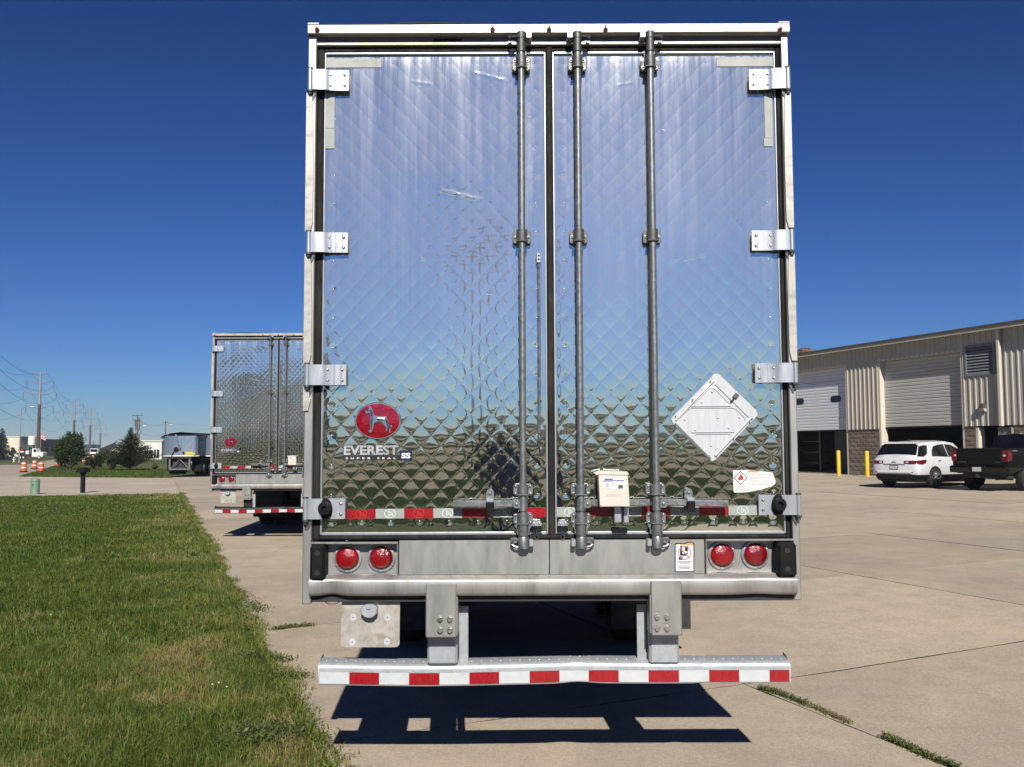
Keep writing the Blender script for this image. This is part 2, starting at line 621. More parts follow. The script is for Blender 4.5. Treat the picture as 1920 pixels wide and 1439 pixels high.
# ================================================================== materials of the trailers
def door_skin_mat():
    m, t, b = nt_of('quilted_stainless')
    b.inputs['Metallic'].default_value = 1.0
    n = noise(t, 3.0, 5, 0.6)
    t.links.new(ramp(t, n, [(0.3, (0.66, 0.68, 0.62)), (0.7, (0.75, 0.77, 0.70))]), b.inputs['Base Color'])
    t.links.new(ramp(t, noise(t, 9.0, 6, 0.65, (1, 1, 0.35)), [(0.3, 0.012), (0.75, 0.055)]), b.inputs['Roughness'])
    # wash-down streaks and road film: dull, pale, running down the sheet
    film = t.nodes.new('ShaderNodeBsdfPrincipled')
    film.inputs['Base Color'].default_value = (0.54, 0.56, 0.575, 1)
    film.inputs['Metallic'].default_value = 0.35
    film.inputs['Roughness'].default_value = 0.46
    s1 = noise(t, 26.0, 6, 0.62, (1.0, 1.0, 0.045))
    s2 = noise(t, 7.0, 5, 0.6, (1.0, 1.0, 0.10), dist=0.3)
    s3 = noise(t, 1.7, 4, 0.55, (1.0, 1.0, 0.5))
    tc = N(t, 'ShaderNodeTexCoord')
    sep = N(t, 'ShaderNodeSeparateXYZ')
    t.links.new(tc.outputs['Object'], sep.inputs[0])
    top = N(t, 'ShaderNodeMapRange')
    top.inputs['From Min'].default_value = 1.75
    top.inputs['From Max'].default_value = 3.85
    t.links.new(sep.outputs['Z'], top.inputs['Value'])
    a = mixc(t, 1.0, ramp(t, s1, [(0.42, 0.0), (0.66, 1.0)]), ramp(t, s2, [(0.35, 0.15), (0.65, 1.0)]), 'MULTIPLY')
    h = ramp(t, top.outputs[0], [(0.0, 0.01), (0.3, 0.035), (0.6, 0.07), (0.9, 0.13), (0.97, 0.26), (1.0, 0.6)])
    a = mixc(t, 1.0, a, h, 'MULTIPLY')
    base = mixc(t, 1.0, ramp(t, s3, [(0.3, 0.10), (0.7, 0.17)]), ramp(t, top.outputs[0], [(0.0, 0.05), (0.22, 1.0), (0.7, 1.0), (1.0, 0.75)]), 'MULTIPLY')
    f = mixc(t, 1.0, a, base, 'ADD')
    # small scuffs
    sc1 = noise(t, 38.0, 3, 0.7, (0.35, 1, 1.6), dist=1.0)
    f = mixc(t, 1.0, f, ramp(t, sc1, [(0.735, 0.0), (0.76, 0.45)]), 'ADD')
    mx = N(t, 'ShaderNodeMixShader')
    t.links.new(f, mx.inputs[0])
    t.links.new(b.outputs[0], mx.inputs[1])
    t.links.new(film.outputs[0], mx.inputs[2])
    t.links.new(mx.outputs[0], t.nodes['Material Output'].inputs['Surface'])
    return m

M['skin'] = door_skin_mat()
M['gasket'] = pbr('rubber_gasket', (0.018, 0.017, 0.016), 0.8, var=0.4, scale=9, spec=0.2, dirt=(0.075, 0.068, 0.058), dirt_amt=0.5, stretch=(1, 1, 0.3))
M['rubber'] = pbr('black_rubber', (0.006, 0.0065, 0.008), 0.65, var=0.4, scale=14, spec=0.2)
M['steel'] = pbr('brushed_stainless', (0.47, 0.46, 0.44), 0.45, 0.8, var=0.09, scale=5, stretch=(1.6, 1, 0.4), dirt=(0.26, 0.25, 0.235), dirt_amt=0.3, rvar=0.06)
M['steel_streak'] = pbr('streaked_stainless', (0.42, 0.41, 0.40), 0.5, 0.6, var=0.2, scale=7, stretch=(1.6, 1, 0.3), dirt=(0.15, 0.14, 0.13), dirt_amt=0.6, rvar=0.08)
M['alum'] = pbr('bare_aluminium', (0.57, 0.60, 0.64), 0.36, 0.7, var=0.05, scale=7, stretch=(3, 1, 0.5), rvar=0.05)
M['cream'] = pbr('cream_rail', (0.53, 0.51, 0.475), 0.42, 0.35, var=0.14, scale=5, stretch=(1, 1, 3), dirt=(0.42, 0.37, 0.30), dirt_amt=0.6)
M['header_shade'] = pbr('header_shade_grey', (0.20, 0.20, 0.205), 0.5, 0.5, var=0.3, scale=6)  # grey puts the shade under the projecting header into the colour
M['galv'] = pbr('galvanised', (0.29, 0.305, 0.315), 0.46, 0.75, var=0.28, scale=24, dirt=(0.16, 0.155, 0.15), dirt_amt=0.4)
M['galv_light'] = pbr('galvanised_light', (0.43, 0.465, 0.50), 0.5, 0.35, var=0.16, scale=16, dirt=(0.30, 0.30, 0.29), dirt_amt=0.35)
M['cast'] = pbr('cast_bracket', (0.15, 0.155, 0.155), 0.5, 0.7, var=0.3, scale=30, dirt=(0.10, 0.095, 0.09), dirt_amt=0.5)
M['bolt'] = pbr('bolt_head', (0.62, 0.61, 0.58), 0.3, 0.9, var=0.3, scale=40)
M['red_tape'] = pbr('red_reflective', (0.34, 0.006, 0.012), 0.32, var=0.22, scale=25, stretch=(2, 1, 0.6), coat=0.4)
M['white_tape'] = pbr('white_reflective', (0.57, 0.60, 0.63), 0.34, var=0.12, scale=18, coat=0.3, dirt=(0.42, 0.42, 0.40), dirt_amt=0.3)
M['grey_tape'] = pbr('weathered_tape', (0.34, 0.37, 0.345), 0.5, var=0.14, scale=8, dirt=(0.26, 0.27, 0.24), dirt_amt=0.5)
M['tape_print'] = pbr('tape_print', (0.78, 0.84, 0.80), 0.4, var=0.05)
M['tape_print_red'] = pbr('tape_print_red', (0.52, 0.04, 0.035), 0.4, var=0.05)
M['white_plate'] = pbr('white_placard', (0.56, 0.58, 0.61), 0.45, 0.15, var=0.10, scale=6, stretch=(5, 1, 0.4), dirt=(0.46, 0.46, 0.46), dirt_amt=0.45)
M['white_box'] = pbr('white_plastic', (0.64, 0.60, 0.53), 0.55, var=0.08, scale=7, dirt=(0.45, 0.41, 0.34), dirt_amt=0.45)
M['paper'] = pbr('sticker_white', (0.78, 0.78, 0.78), 0.5, var=0.05, scale=20)
M['ink'] = pbr('black_print', (0.015, 0.015, 0.016), 0.5, var=0.1)
M['ink_grey'] = pbr('grey_print', (0.50, 0.50, 0.505), 0.6, var=0.2, scale=90)
M['ink_blue'] = pbr('blue_print', (0.02, 0.06, 0.32), 0.5, var=0.1)
M['ink_red'] = pbr('red_print', (0.55, 0.03, 0.04), 0.5, var=0.1)
M['ink_pink'] = pbr('faded_red_print', (0.46, 0.20, 0.22), 0.5, var=0.15)
M['orange_print'] = pbr('orange_print', (0.72, 0.34, 0.08), 0.5, var=0.2, scale=60)
M['emblem_red'] = pbr('emblem_red', (0.40, 0.004, 0.018), 0.2, 0.25, var=0.55, scale=34, stretch=(1, 1, 2.2), coat=1.0)
M['chrome'] = pbr('chrome', (0.74, 0.75, 0.76), 0.13, 1.0, var=0.08)
M['letter_metal'] = pbr('letter_silver', (0.70, 0.71, 0.72), 0.3, 0.6, var=0.1)
M['navy'] = pbr('navy_badge', (0.012, 0.022, 0.085), 0.3, var=0.1, coat=0.5)
M['plate_dirty'] = pbr('dirty_plate', (0.50, 0.475, 0.43), 0.5, 0.25, var=0.2, scale=14, dirt=(0.20, 0.17, 0.13), dirt_amt=0.85)
M['undercarriage'] = pbr('undercarriage', (0.03, 0.03, 0.032), 0.7, var=0.4, scale=8)
M['tyre'] = pbr('tyre', (0.018, 0.018, 0.019), 0.85, var=0.3, scale=20)
M['body_alum'] = pbr('trailer_sides', (0.62, 0.62, 0.62), 0.35, 0.8, var=0.1, scale=3)
M['floor_dark'] = pbr('trailer_underside', (0.05, 0.045, 0.04), 0.8, var=0.3)

def lens_mat(name, col):
    m, t, b = nt_of(name)
    v = t.nodes.new('ShaderNodeTexVoronoi')
    v.inputs['Scale'].default_value = 190
    tc = N(t, 'ShaderNodeTexCoord')
    t.links.new(tc.outputs['Object'], v.inputs['Vector'])
    col = tuple(v * 0.85 for v in col)
    t.links.new(mixc(t, ramp(t, noise(t, 16, 3), [(0.35, 0.0), (0.7, 1.0)]), col, tuple(min(1, c * 1.9) for c in col)), b.inputs['Base Color'])
    b.inputs['Roughness'].default_value = 0.18
    b.inputs['Coat Weight'].default_value = 1.0
    b.inputs['Coat Roughness'].default_value = 0.03
    bump(t, b, v.outputs['Distance'], 0.5, 0.003)
    return m
M['lens'] = lens_mat('red_lens', (0.16, 0.001, 0.003))
M['lens_dark'] = lens_mat('dark_red_lens', (0.12, 0.004, 0.006))

# ================================================================== the trailer, seen from behind
D = 4.95
TCX = 0.205
def R(px, py, off=0.0):
    v = at(px, py, D + off)
    return v.x - TCX, v.z

def make_trailer():
    root = thing('semi_trailer', 'near semi trailer with tall quilted stainless steel rear doors filling the picture', 'trailer', (TCX, D, 0), group='parked semi trailers')
    X = lambda px, py, o=0.0: R(px, py, o)[0]
    Zz = lambda px, py, o=0.0: R(px, py, o)[1]

    # --- body behind the rear frame
    mb = MB()
    mb.box(-1.275, -1.25, 0.09, 16.1, 1.16, 3.97)
    mb.box(1.25, 1.275, 0.09, 16.1, 1.16, 3.97)
    mb.box(-1.25, 1.25, 16.05, 16.1, 1.16, 3.97)
    mb.build('body_shell', M['body_alum'], root)
    MB().box(-1.25, 1.25, 0.09, 16.05, 1.10, 1.155).build('floor', M['floor_dark'], root)
    # roof sheet with its lifted edge on the left
    xs = np.linspace(-1.285, 1.285, 80)
    ys = np.array([-0.035, 0.0, 0.06, 0.5, 4.0, 16.1])
    XX, YY = np.meshgrid(xs, ys)
    pxs = (xs + TCX) * FPX / 4.95 + 960
    lift = np.where((pxs > 640) & (pxs < 965), np.sin(np.clip((pxs - 640) / 325, 0, 1) * math.pi) ** 0.75 * 0.016, 0.0)
    ZZ = 4.006 + lift[None, :] * np.array([1, 1, 0.9, 0.3, 0, 0])[:, None] + 0.0 * XX
    link('roof', grid_mesh('roof', XX, YY, ZZ, M['cream']), root)
    # header
    zt, zb = Zz(1000, 52), Zz(1000, 67)
    xl, xr = -1.295, 1.293
    hb = MB()
    hb.prism_x([(-0.04, zt), (-0.04, zb), (0.0, zb - 0.004), (0.08, zb - 0.004), (0.08, zt + 0.002)], xl, xr)
    hb.build('header', M['cream'], root)
    MB().box(xl - 0.002, xl + 0.06, -0.042, 0.05, zt + 0.001, zt + 0.014, 0.003).build('header_end_cap', M['cream'], root)
    MB().box(xr - 0.06, xr + 0.002, -0.042, 0.05, zt + 0.001, zt + 0.012, 0.003).build('header_end_cap', M['cream'], root)
    z2, z3 = Zz(1000, 80), Zz(1000, 85)
    MB().box(xl + 0.03, xr - 0.03, 0.004, 0.08, z2, zb - 0.003).build('header_recess', M['header_shade'], root)
    MB().box(xl + 0.03, xr - 0.03, -0.008, 0.08, z3, z2, 0.002).build('header_lip', M['cream'], root)
    MB().box(X(812, 74), X(866, 74), 0.0005, 0.0045, Zz(840, 79), Zz(840, 73)).build('header_label', M['rubber'], root)
    for (px, big) in ((598, 0), (924, 1), (1029, 1), (1134, 1), (1458, 0)):
        x, z = R(px, 62.5)
        b_ = MB()
        b_.lathe([(0.013, 0.0), (0.0125, -0.008), (0.008, -0.018), (1e-5, -0.022)], (x, -0.04, z), 'y', 14)
        if big:
            b_.box(x - 0.004, x + 0.004, -0.058, -0.04, z, z + 0.02, 0.002)
        b_.build('marker_light', M['lens_dark'], root)

    # --- posts, running past the sill
    for s in (-1, 1):
        if s < 0:
            xo, xi = -1.297, -1.252
        else:
            xo, xi = 1.291, 1.252
        ztop = zb - 0.004
        zbot = Zz(575, 1133) if s < 0 else Zz(1495, 1125)
        pb = MB().box(min(xo, xi), max(xo, xi), -0.012, 0.088, zbot, ztop, 0.004)
        pb.build('frame_post', M['steel'], root)
        # lighter covers over the post between the hinges
        spans = ((175, 436), (476, 684), (724, 770)) if s < 0 else ((173, 432), (474, 680))
        for (a, b_) in spans:
            za, zc = Zz(1000, a), Zz(1000, b_)
            o = 0.006
            poly = [(xo * 1.004, zc), (xo * 1.004, za), (xo + (-s) * 0.020, za), (xo + (-s) * 0.030, za - 0.06),
                    (xo + (-s) * 0.036, (za + zc) / 2), (xo + (-s) * 0.034, zc + 0.05), (xo + (-s) * 0.022, zc)]
            MB().prism(poly, -0.024, -0.011, 0.003).build('hinge_post_cover', M['cream'], root)

    # --- doors
    zd0, zd1 = Zz(1000, 1001), Zz(1000, 97.5)
    dl = (X(605, 550), X(1024, 550))
    dr_ = (X(1040, 550), X(1463, 550))
    W_, H_ = 0.1055, 0.1125
    def bulge(x, z, x0, x1, left):
        u = (x - x0) / (x1 - x0); v = (z - zd0) / (zd1 - zd0)
        if left:
            r = 0.0045 * np.sin(math.pi * u) * (1 - (2 * v - 1) ** 2) + 0.0065 * (1 - (2 * v - 1.0) ** 2) + 0.0028 * np.exp(-(((u - 0.58) / 0.22) ** 2 + ((v - 0.17) / 0.11) ** 2))
            r = r + 0.0022 * np.exp(-(((u - 0.25) / 0.3) ** 2 + ((v - 0.30) / 0.12) ** 2))
            r = r + 0.0030 * np.exp(-(((u - 0.5) / 0.2) ** 2 + ((v - 0.74) / 0.05) ** 2)) + 0.0022 * np.exp(-(((u - 0.72) / 0.13) ** 2 + ((v - 0.955) / 0.03) ** 2))
        else:
            r = 0.0035 * np.sin(math.pi * u) * (1 - (2 * v - 1) ** 2) + 0.0062 * (1 - (2 * v - 1.0) ** 2) + 0.0020 * np.exp(-(((u - 0.35) / 0.3) ** 2 + ((v - 0.2) / 0.12) ** 2))
            r = r - 0.0016 * np.exp(-(((u - 0.85) / 0.2) ** 2 + ((v - 0.2) / 0.12) ** 2))
        r = r + 0.0005 * np.sin(7.0 * x + 5.0 * z) + 0.0004 * np.sin(13.0 * z - 4.0 * x + 1.0)
        return r
    def skin_y(x, z):
        left = x < (dl[1] + dr_[0]) / 2
        x0, x1 = dl if left else dr_
        return 0.026 - float(bulge(np.float64(x), np.float64(z), x0, x1, left)) - 0.0012
    for left in (True, False):
        x0, x1 = dl if left else dr_
        nx, nz = int((x1 - x0) / 0.0050), int((zd1 - zd0) / 0.0050)
        XX, ZZ = np.meshgrid(np.linspace(x0, x1, nx), np.linspace(zd0, zd1, nz))
        a = XX / W_ + ZZ / H_
        b = XX / W_ - ZZ / H_
        ca, cb = np.floor(a), np.floor(b)
        fa, fb = a - ca - 0.5, b - cb - 0.5
        dx, dz = (fa + fb) * W_ / 2, (fa - fb) * H_ / 2
        hsh = np.modf(np.abs(np.sin(ca * 12.9898 + cb * 78.233) * 43758.5453))[0]
        hs2 = np.modf(np.abs(np.sin(ca * 39.346 + cb * 11.135) * 24634.6345))[0]
        amp = 0.20 + 0.08 * (hsh - 0.5)
        pil = -(amp) * (dx * dx + dz * dz)
        # each cushion sits a touch askew
        pil = pil + 0.0028 * (hs2 - 0.5) * dz * (1 - 4 * fa * fa) * (1 - 4 * fb * fb) * 4 + 0.002 * (hsh - 0.5) * dx * (1 - 4 * fa * fa) * (1 - 4 * fb * fb) * 4
        # creased seams
        e = np.minimum(0.5 - np.abs(fa), 0.5 - np.abs(fb))
        pil = pil - 0.00021 * np.exp(-(e / 0.045) ** 2)
        # dimples round the rivets and flat hem
        edge = np.minimum(np.minimum(XX - x0, x1 - XX), np.minimum(ZZ - zd0, zd1 - ZZ))
        hem = np.clip(edge / 0.045, 0, 1)
        hem = hem * hem * (3 - 2 * hem)
        Yv = 0.026 - bulge(XX, ZZ, x0, x1, left) - (pil + 0.0012) * hem
        rv = []
        cols = (x0 + 0.052, x1 - 0.052)
        for q in range(24):
            z = zd1 - 0.05 - q * (zd1 - zd0 - 0.10) / 16.0
            if z > zd0 + 0.1:
                rv += [(cols[0], z), (cols[1], z)]
        nb = 8
        for q in range(nb):
            x = x0 + 0.06 + q * (x1 - x0 - 0.12) / (nb - 1)
            rv += [(x, zd1 - 0.05), (x, zd0 + 0.065)]
        for (rx, rz) in rv:
            d2 = (XX - rx) ** 2 + (ZZ - rz) ** 2
            Yv = Yv + 0.0022 * np.exp(-d2 / 0.018 ** 2) * (0.75 if rz < zd0 + 0.3 else 0.4)
        # knocks: short raised creases that catch the sun
        for (pa, pb_, hgt_, sg_) in (((818, 353), (905, 374), 0.0021, 0.0085), ((765, 149), (812, 156), 0.0015, 0.008), ((880, 131), (955, 150), 0.0014, 0.009), ((785, 484), (800, 487), 0.0012, 0.007),
                                     ((1372, 404), (1395, 430), 0.0012, 0.009), ((1255, 492), (1335, 476), 0.0008, 0.007), ((1155, 158), (1188, 152), 0.0011, 0.008)):
            (ax_, az_), (bx_, bz_) = R(*pa), R(*pb_)
            L2 = (bx_ - ax_) ** 2 + (bz_ - az_) ** 2
            tt = ((XX - ax_) * (bx_ - ax_) + (ZZ - az_) * (bz_ - az_)) / L2
            dd = np.abs((XX - ax_) * (bz_ - az_) - (ZZ - az_) * (bx_ - ax_)) / math.sqrt(L2)
            wob = 1.0 + 0.35 * np.sin(tt * 23.0)
            Yv = Yv - hgt_ * np.exp(-(dd / (sg_ * wob)) ** 2) * np.exp(-(np.clip(np.abs(tt - 0.5) - 0.32, 0, None) / 0.12) ** 2)
        me = grid_mesh('door', XX, Yv, ZZ, M['skin'])
        door = link('door', me, root)
        g = MB()
        for (rx, rz) in rv:
            g.dome((rx, skin_y(rx, rz) + 0.003, rz), 0.0052, 0.004, '-y', 8, 3)
        tag(g.build('rivets', M['bolt'], door), kind='stuff')
        # folded edge trim
        e_ = MB()
        tw = 0.010
        e_.box(x0 - 0.004, x0 + 0.004, 0.012, 0.05, zd0 - 0.004, zd1 + 0.004, 0.002)
        e_.box(x1 - 0.004, x1 + 0.004, 0.012, 0.05, zd0 - 0.004, zd1 + 0.004, 0.002)
        e_.box(x0 + 0.0045, x1 - 0.0045, 0.010, 0.05, zd1 - 0.006, zd1 + 0.005, 0.002)
        e_.box(x0 + 0.0045, x1 - 0.0045, 0.010, 0.05, zd0 - 0.006, zd0 + 0.006, 0.002)
        e_.build('edge_trim', M['alum'], door)

    # --- seals
    sg = MB()
    zg0, zg1 = Zz(1000, 1012), Zz(1000, 85.5)
    sg.box(-1.251, dl[0] - 0.005, 0.014, 0.06, zg0, zg1, 0.006)
    sg.build('door_seal', M['gasket'], root)
    MB().box(dr_[1] + 0.005, 1.251, 0.014, 0.06, zg0, zg1, 0.006).build('door_seal', M['gasket'], root)
    MB().box(dl[1] + 0.005, dr_[0] - 0.005, 0.004, 0.06, zg0 + 0.001, zg1 - 0.001, 0.006).build('door_seal', M['gasket'], root)
    MB().box(dl[0] - 0.006, dr_[1] + 0.006, 0.013, 0.06, zd1 + 0.0055, zg1, 0.005).build('door_seal', M['gasket'], root)
    MB().box(dl[0] - 0.006, dr_[1] + 0.006, -0.004, 0.06, zg0, zd0 - 0.0065, 0.008).build('door_seal', M['gasket'], root)

    # --- hinges
    def hinge(s, px0, px1, py0, py1, buffer=False):
        xa, z1 = R(px0, py0); xb, z0 = R(px1, py1)
        if s < 0:
            out, inn = xa, xb
        else:
            out, inn = xb, xa
        y_in = -0.012
        mb = MB()
        d = -s
        prof = [(out + d * 0.016, -0.034), (out + d * 0.040, -0.036), (out + d * 0.085, -0.034), (out + d * 0.105, -0.026), (out + d * 0.118, -0.018), (inn, -0.016)]
        th = 0.008
        vs = []
        for zz in (z0, z1):
            vs += [(x, y, zz) for x, y in prof] + [(x, y + th, zz) for x, y in reversed(prof)]
        n = len(prof) * 2
        fs = [tuple(range(n)), tuple(range(2 * n - 1, n - 1, -1))] + [(i, (i + 1) % n, n + (i + 1) % n, n + i) for i in range(n)]
        mb.add(vs, fs)
        # pressed ribs
        for k in (0.128, 0.152, 0.188):
            if not buffer or k < 0.13:
                xx = out + d * k
                mb.box(xx - 0.004, xx + 0.004, -0.0185, -0.0155, z0 + 0.004, z1 - 0.004, 0.001)
        o = mb.build('hinge', M['alum'], root)
        # knuckle
        xk = out + d * 0.012
        MB().cyl((xk, -0.030, z0 - 0.001), (xk, -0.030, z1 + 0.001), 0.0135, 14).build('knuckle', M['alum'], o)
        MB().cyl((xk, -0.030, z1 + 0.002), (xk, -0.030, z1 + 0.010), 0.015, 10).cyl((xk, -0.030, z0 - 0.012), (xk, -0.030, z0 - 0.002), 0.016, 10)\
            .cyl((xk, -0.030, z0 - 0.026), (xk, -0.030, z0 - 0.012), 0.010, 6).build('hinge_pin', M['cast'], o)
        MB().prism([(xk - 0.012, z0 - 0.012), (xk + d * 0.03, z0 - 0.012), (xk + d * 0.03, z0 - 0.02), (xk + 0.012 * d, z0 - 0.055), (xk - 0.006, z0 - 0.055)], -0.018, -0.006).build('hinge_foot', M['cast'], o)
        bx = (inn - d * 0.022, inn - d * 0.098) if not buffer else (inn - d * 0.022,)
        bm_ = MB()
        for xx in bx:
            for zz in (z0 + 0.026, z1 - 0.026):
                bm_ = MB().cyl((xx, -0.016, zz), (xx, -0.019, zz), 0.0095, 12).dome((xx, -0.019, zz), 0.007, 0.006, '-y', 8, 3)
                bm_.build('bolt', M['bolt'], o)
        if buffer:
            xx = (out + d * 0.115); zz = (z0 + z1) / 2
            MB().prism([(xx + 0.036 * math.cos(t) , zz - 0.004 + 0.060 * math.sin(t) * (0.80 + 0.2 * abs(math.sin(t)))) for t in [2 * math.pi * q / 22 for q in range(22)]], -0.030, -0.018, 0.003).build('buffer_plate', M['rubber'], o)
            MB().lathe([(0.036, 0.0), (0.036, -0.018), (0.030, -0.032), (0.015, -0.034), (0.013, -0.018), (1e-5, -0.018)], (xx, -0.030, zz + 0.003), 'y', 24).build('rubber_buffer', M['rubber'], o)
    for (a, b_) in ((135, 172), (438, 475), (685, 723)):
        hinge(-1, {135: 580, 438: 577, 685: 574}[a], {135: 655, 438: 653, 685: 650}[a], a, b_)
    hinge(-1, 571, 648, 935, 973, True)
    for (a, b_) in ((133, 170), (434, 471), (682, 718)):
        hinge(1, {133: 1403, 434: 1408, 682: 1414}[a], {133: 1479, 434: 1486, 682: 1493}[a], a, b_)
    hinge(1, 1421, 1499, 928, 965, True)

    # --- corner tapes
    def flat(name, px0, py0, px1, py1, mat, parent, lift=0.003, thick=0.001):
        xa, z1 = R(px0, py0); xb, z0 = R(px1, py1)
        y = min(skin_y(xa, z0), skin_y(xb, z1), skin_y((xa + xb) / 2, (z0 + z1) / 2)) - lift
        return MB().box(xa, xb, y - thick, y, z0, z1).build(name, mat, parent)
    for r_ in ((609, 107, 704, 124), (704.6, 107, 714, 124), (609, 173, 626, 239), (609, 239.6, 626, 277), (1345, 105, 1451, 122), (1434, 173, 1451, 257), (1434, 257.6, 1451, 273)):
        flat('reflective_tape', *r_, M['grey_tape'], root, 0.0035)

    # --- tape band along the bottom
    dogc = [(-0.45, 0.55), (-0.20, 0.80), (-0.05, 0.62), (0.0, 0.30), (0.45, 0.22), (0.62, -0.1), (0.80, -0.62), (0.66, -0.62), (0.48, -0.2), (0.12, -0.08), (-0.06, -0.66), (-0.26, -0.66), (-0.18, 0.1), (-0.30, 0.45)]
    def tape_seg(px0, px1, red, dog=True):
        lp = (px0 + px1) / 2
        ytop = 955.5 - (lp - 675) * 0.0093
        ybot = 973.5 - (lp - 675) * 0.0093
        o = flat('tape_segment', px0, ytop, px1, ybot, M['red_tape'] if red else M['grey_tape'], root, 0.0035)
        if dog and px1 - px0 > 40:
            cx, cz = R(lp, (ytop + ybot) / 2)
            y = skin_y(cx, cz) - 0.0062
            k = MB()
            n = 20
            ro, ri = 0.030, 0.0275
            vs = []
            for t in range(n):
                an = 2 * math.pi * t / n
                vs += [(cx + ro * math.cos(an), y, cz + ro * 0.8 * math.sin(an)), (cx + ri * math.cos(an), y, cz + ri * 0.78 * math.sin(an))]
            k.add(vs, [(2 * t, 2 * ((t + 1) % n), 2 * ((t + 1) % n) + 1, 2 * t + 1) for t in range(n)])
            pts = [(cx + p[0] * 0.022, y, cz + p[1] * 0.018) for p in dogc]
            for i in range(len(pts)):
                a, b2 = Vector(pts[i]), Vector(pts[(i + 1) % len(pts)])
                dd = (b2 - a).normalized(); nn = Vector((-dd.z, 0, dd.x)) * 0.0012
                k.add([a - nn, b2 - nn, b2 + nn, a + nn], [(0, 1, 2, 3)])
            k.build('print', M['tape_print_red'] if red else M['tape_print'], o)
    segs = [(649, 703, 1), (703.4, 757, 0), (757.4, 811.5, 1), (812, 866, 0), (866.4, 919, 1), (919.4, 972, 0), (987, 1024, 1)]
    segs += [(1041, 1097, 0), (1097.4, 1152, 1), (1152.4, 1204, 0), (1204.4, 1258, 1), (1258.4, 1312.5, 0), (1313, 1367, 1), (1367.4, 1421, 0)]
    for a, b_, r_ in segs:
        tape_seg(a, b_, r_)

    # --- locking rods
    def bracket(name, rod, x, z0, z1, w, mat, bolts, depth=0.066, flare=False):
        mb = MB()
        pl = [(x - w, z0 + 0.008), (x - w + 0.008, z0), (x + w - 0.008, z0), (x + w, z0 + 0.008), (x + w, z1 - 0.010), (x + w - 0.010, z1), (x - w + 0.010, z1), (x - w, z1 - 0.010)]
        if flare:
            pl = [(x - w, z0 + 0.008), (x - w + 0.008, z0), (x + w - 0.008, z0), (x + w, z0 + 0.008), (x + w, z1 - 0.02), (x + w * 0.62, z1 + 0.004), (x + w * 0.62, z1 + 0.035), (x - w * 0.62, z1 + 0.035), (x - w * 0.62, z1 + 0.004), (x - w, z1 - 0.02)]
        mb.prism(pl, -0.014, 0.012, 0.002)
        # saddle over the rod
        n = 10
        yo, r = -0.040, 0.0285
        arc = [(x - r, -0.012)] + [(x - r * math.cos(math.pi * k / n), yo - r * 0.92 * math.sin(math.pi * k / n)) for k in range(n + 1)] + [(x + r, -0.012)]
        vs = [(a, b2, z0 + 0.002) for a, b2 in arc] + [(a, b2, z1 - 0.002) for a, b2 in arc]
        m_ = len(arc)
        mb.add(vs, [(i, i + 1, m_ + i + 1, m_ + i) for i in range(m_ - 1)] + [tuple(range(m_)), tuple(range(2 * m_ - 1, m_ - 1, -1))])
        mb.box(x - r * 1.06, x + r * 1.06, yo - r * 1.0, -0.014, z0 + 0.001, z0 + 0.008, 0.003)
        o = mb.build(name, mat, rod)
        bb = MB()
        for bz in bolts:
            for sx in (-1, 1):
                bb.cyl((x + sx * (w - 0.013), -0.013, bz), (x + sx * (w - 0.013), -0.018, bz), 0.0082, 10).dome((x + sx * (w - 0.013), -0.018, bz), 0.006, 0.005, '-y', 8, 3)
        bb.build('bolts', M['bolt'], rod)
        return o
    def lock_rod(pt_, pb_, dirn, keeper_side):
        xt, zt_ = R(pt_, 75); xb, zb_ = R(pb_, 1029)
        def xa(z): return xt + (xb - xt) * (zt_ - z) / (zt_ - zb_)
        yr = -0.042
        rod = MB().cyl((xb, yr, zb_), (xt, yr, zt_), 0.0175, 20).build('lock_rod', M['galv'], root)
        zz = lambda py: R(1000, py)[1]
        # top: cam, sleeve, keeper
        x = xa(zz(85))
        MB().lathe([(0.0225, zz(104)), (0.0235, zz(86)), (0.021, zz(85.4)), (0.021, zz(80)), (0.024, zz(79.4)), (0.024, zz(68)), (0.018, zz(66.5))], (x, yr, 0), 'z', 18).build('cam', M['cast'], rod)
        k = keeper_side
        MB().box(x + k * 0.026, x + k * 0.056, yr - 0.022, 0.006, zz(80.5), zz(70), 0.003).build('keeper', M['alum'], rod)
        MB().tube([(x - k * 0.02, yr - 0.015, zz(77)), (x - k * 0.045, yr - 0.024, zz(79)), (x - k * 0.062, yr - 0.014, zz(80)), (x - k * 0.066, yr, zz(75)), (x - k * 0.05, yr - 0.006, zz(73))], 0.006, 6).build('keeper_hook', M['cast'], rod)
        MB().box(x - k * 0.075, x - k * 0.03, 0.0, 0.012, zz(84), zz(70), 0.002).build('keeper_plate', M['cast'], rod)
        bracket('guide_bracket', rod, xa(zz(120)), zz(135), zz(110), 0.048, M['cast'], (zz(130), zz(116)), flare=True)
        bracket('guide_bracket', rod, xa(zz(446)), zz(458), zz(434), 0.048, M['cast'], (zz(446),))
        # bottom hardware
        bracket('guide_bracket', rod, xa(zz(919)), zz(929), zz(908), 0.051, M['galv'], (zz(925), zz(911.5)))
        bracket('guide_bracket', rod, xa(zz(972)), zz(983), zz(961), 0.051, M['galv'], (zz(979), zz(965.5)))
        x = xa(zz(995))
        mb = MB()
        mb.prism([(x - 0.046, zz(983.5)), (x - 0.046, zz(986)), (x - 0.034, zz(992)), (x - 0.034, zz(1001)), (x - 0.026, zz(1003)), (x + 0.026, zz(1003)), (x + 0.034, zz(1001)), (x + 0.034, zz(992)), (x + 0.046, zz(986)), (x + 0.046, zz(983.5))], -0.032, -0.006, 0.003)
        mb.lathe([(0.026, zz(1004)), (0.027, zz(1003)), (0.0265, zz(984)), (0.024, zz(983.6))], (x, yr, 0), 'z', 18)
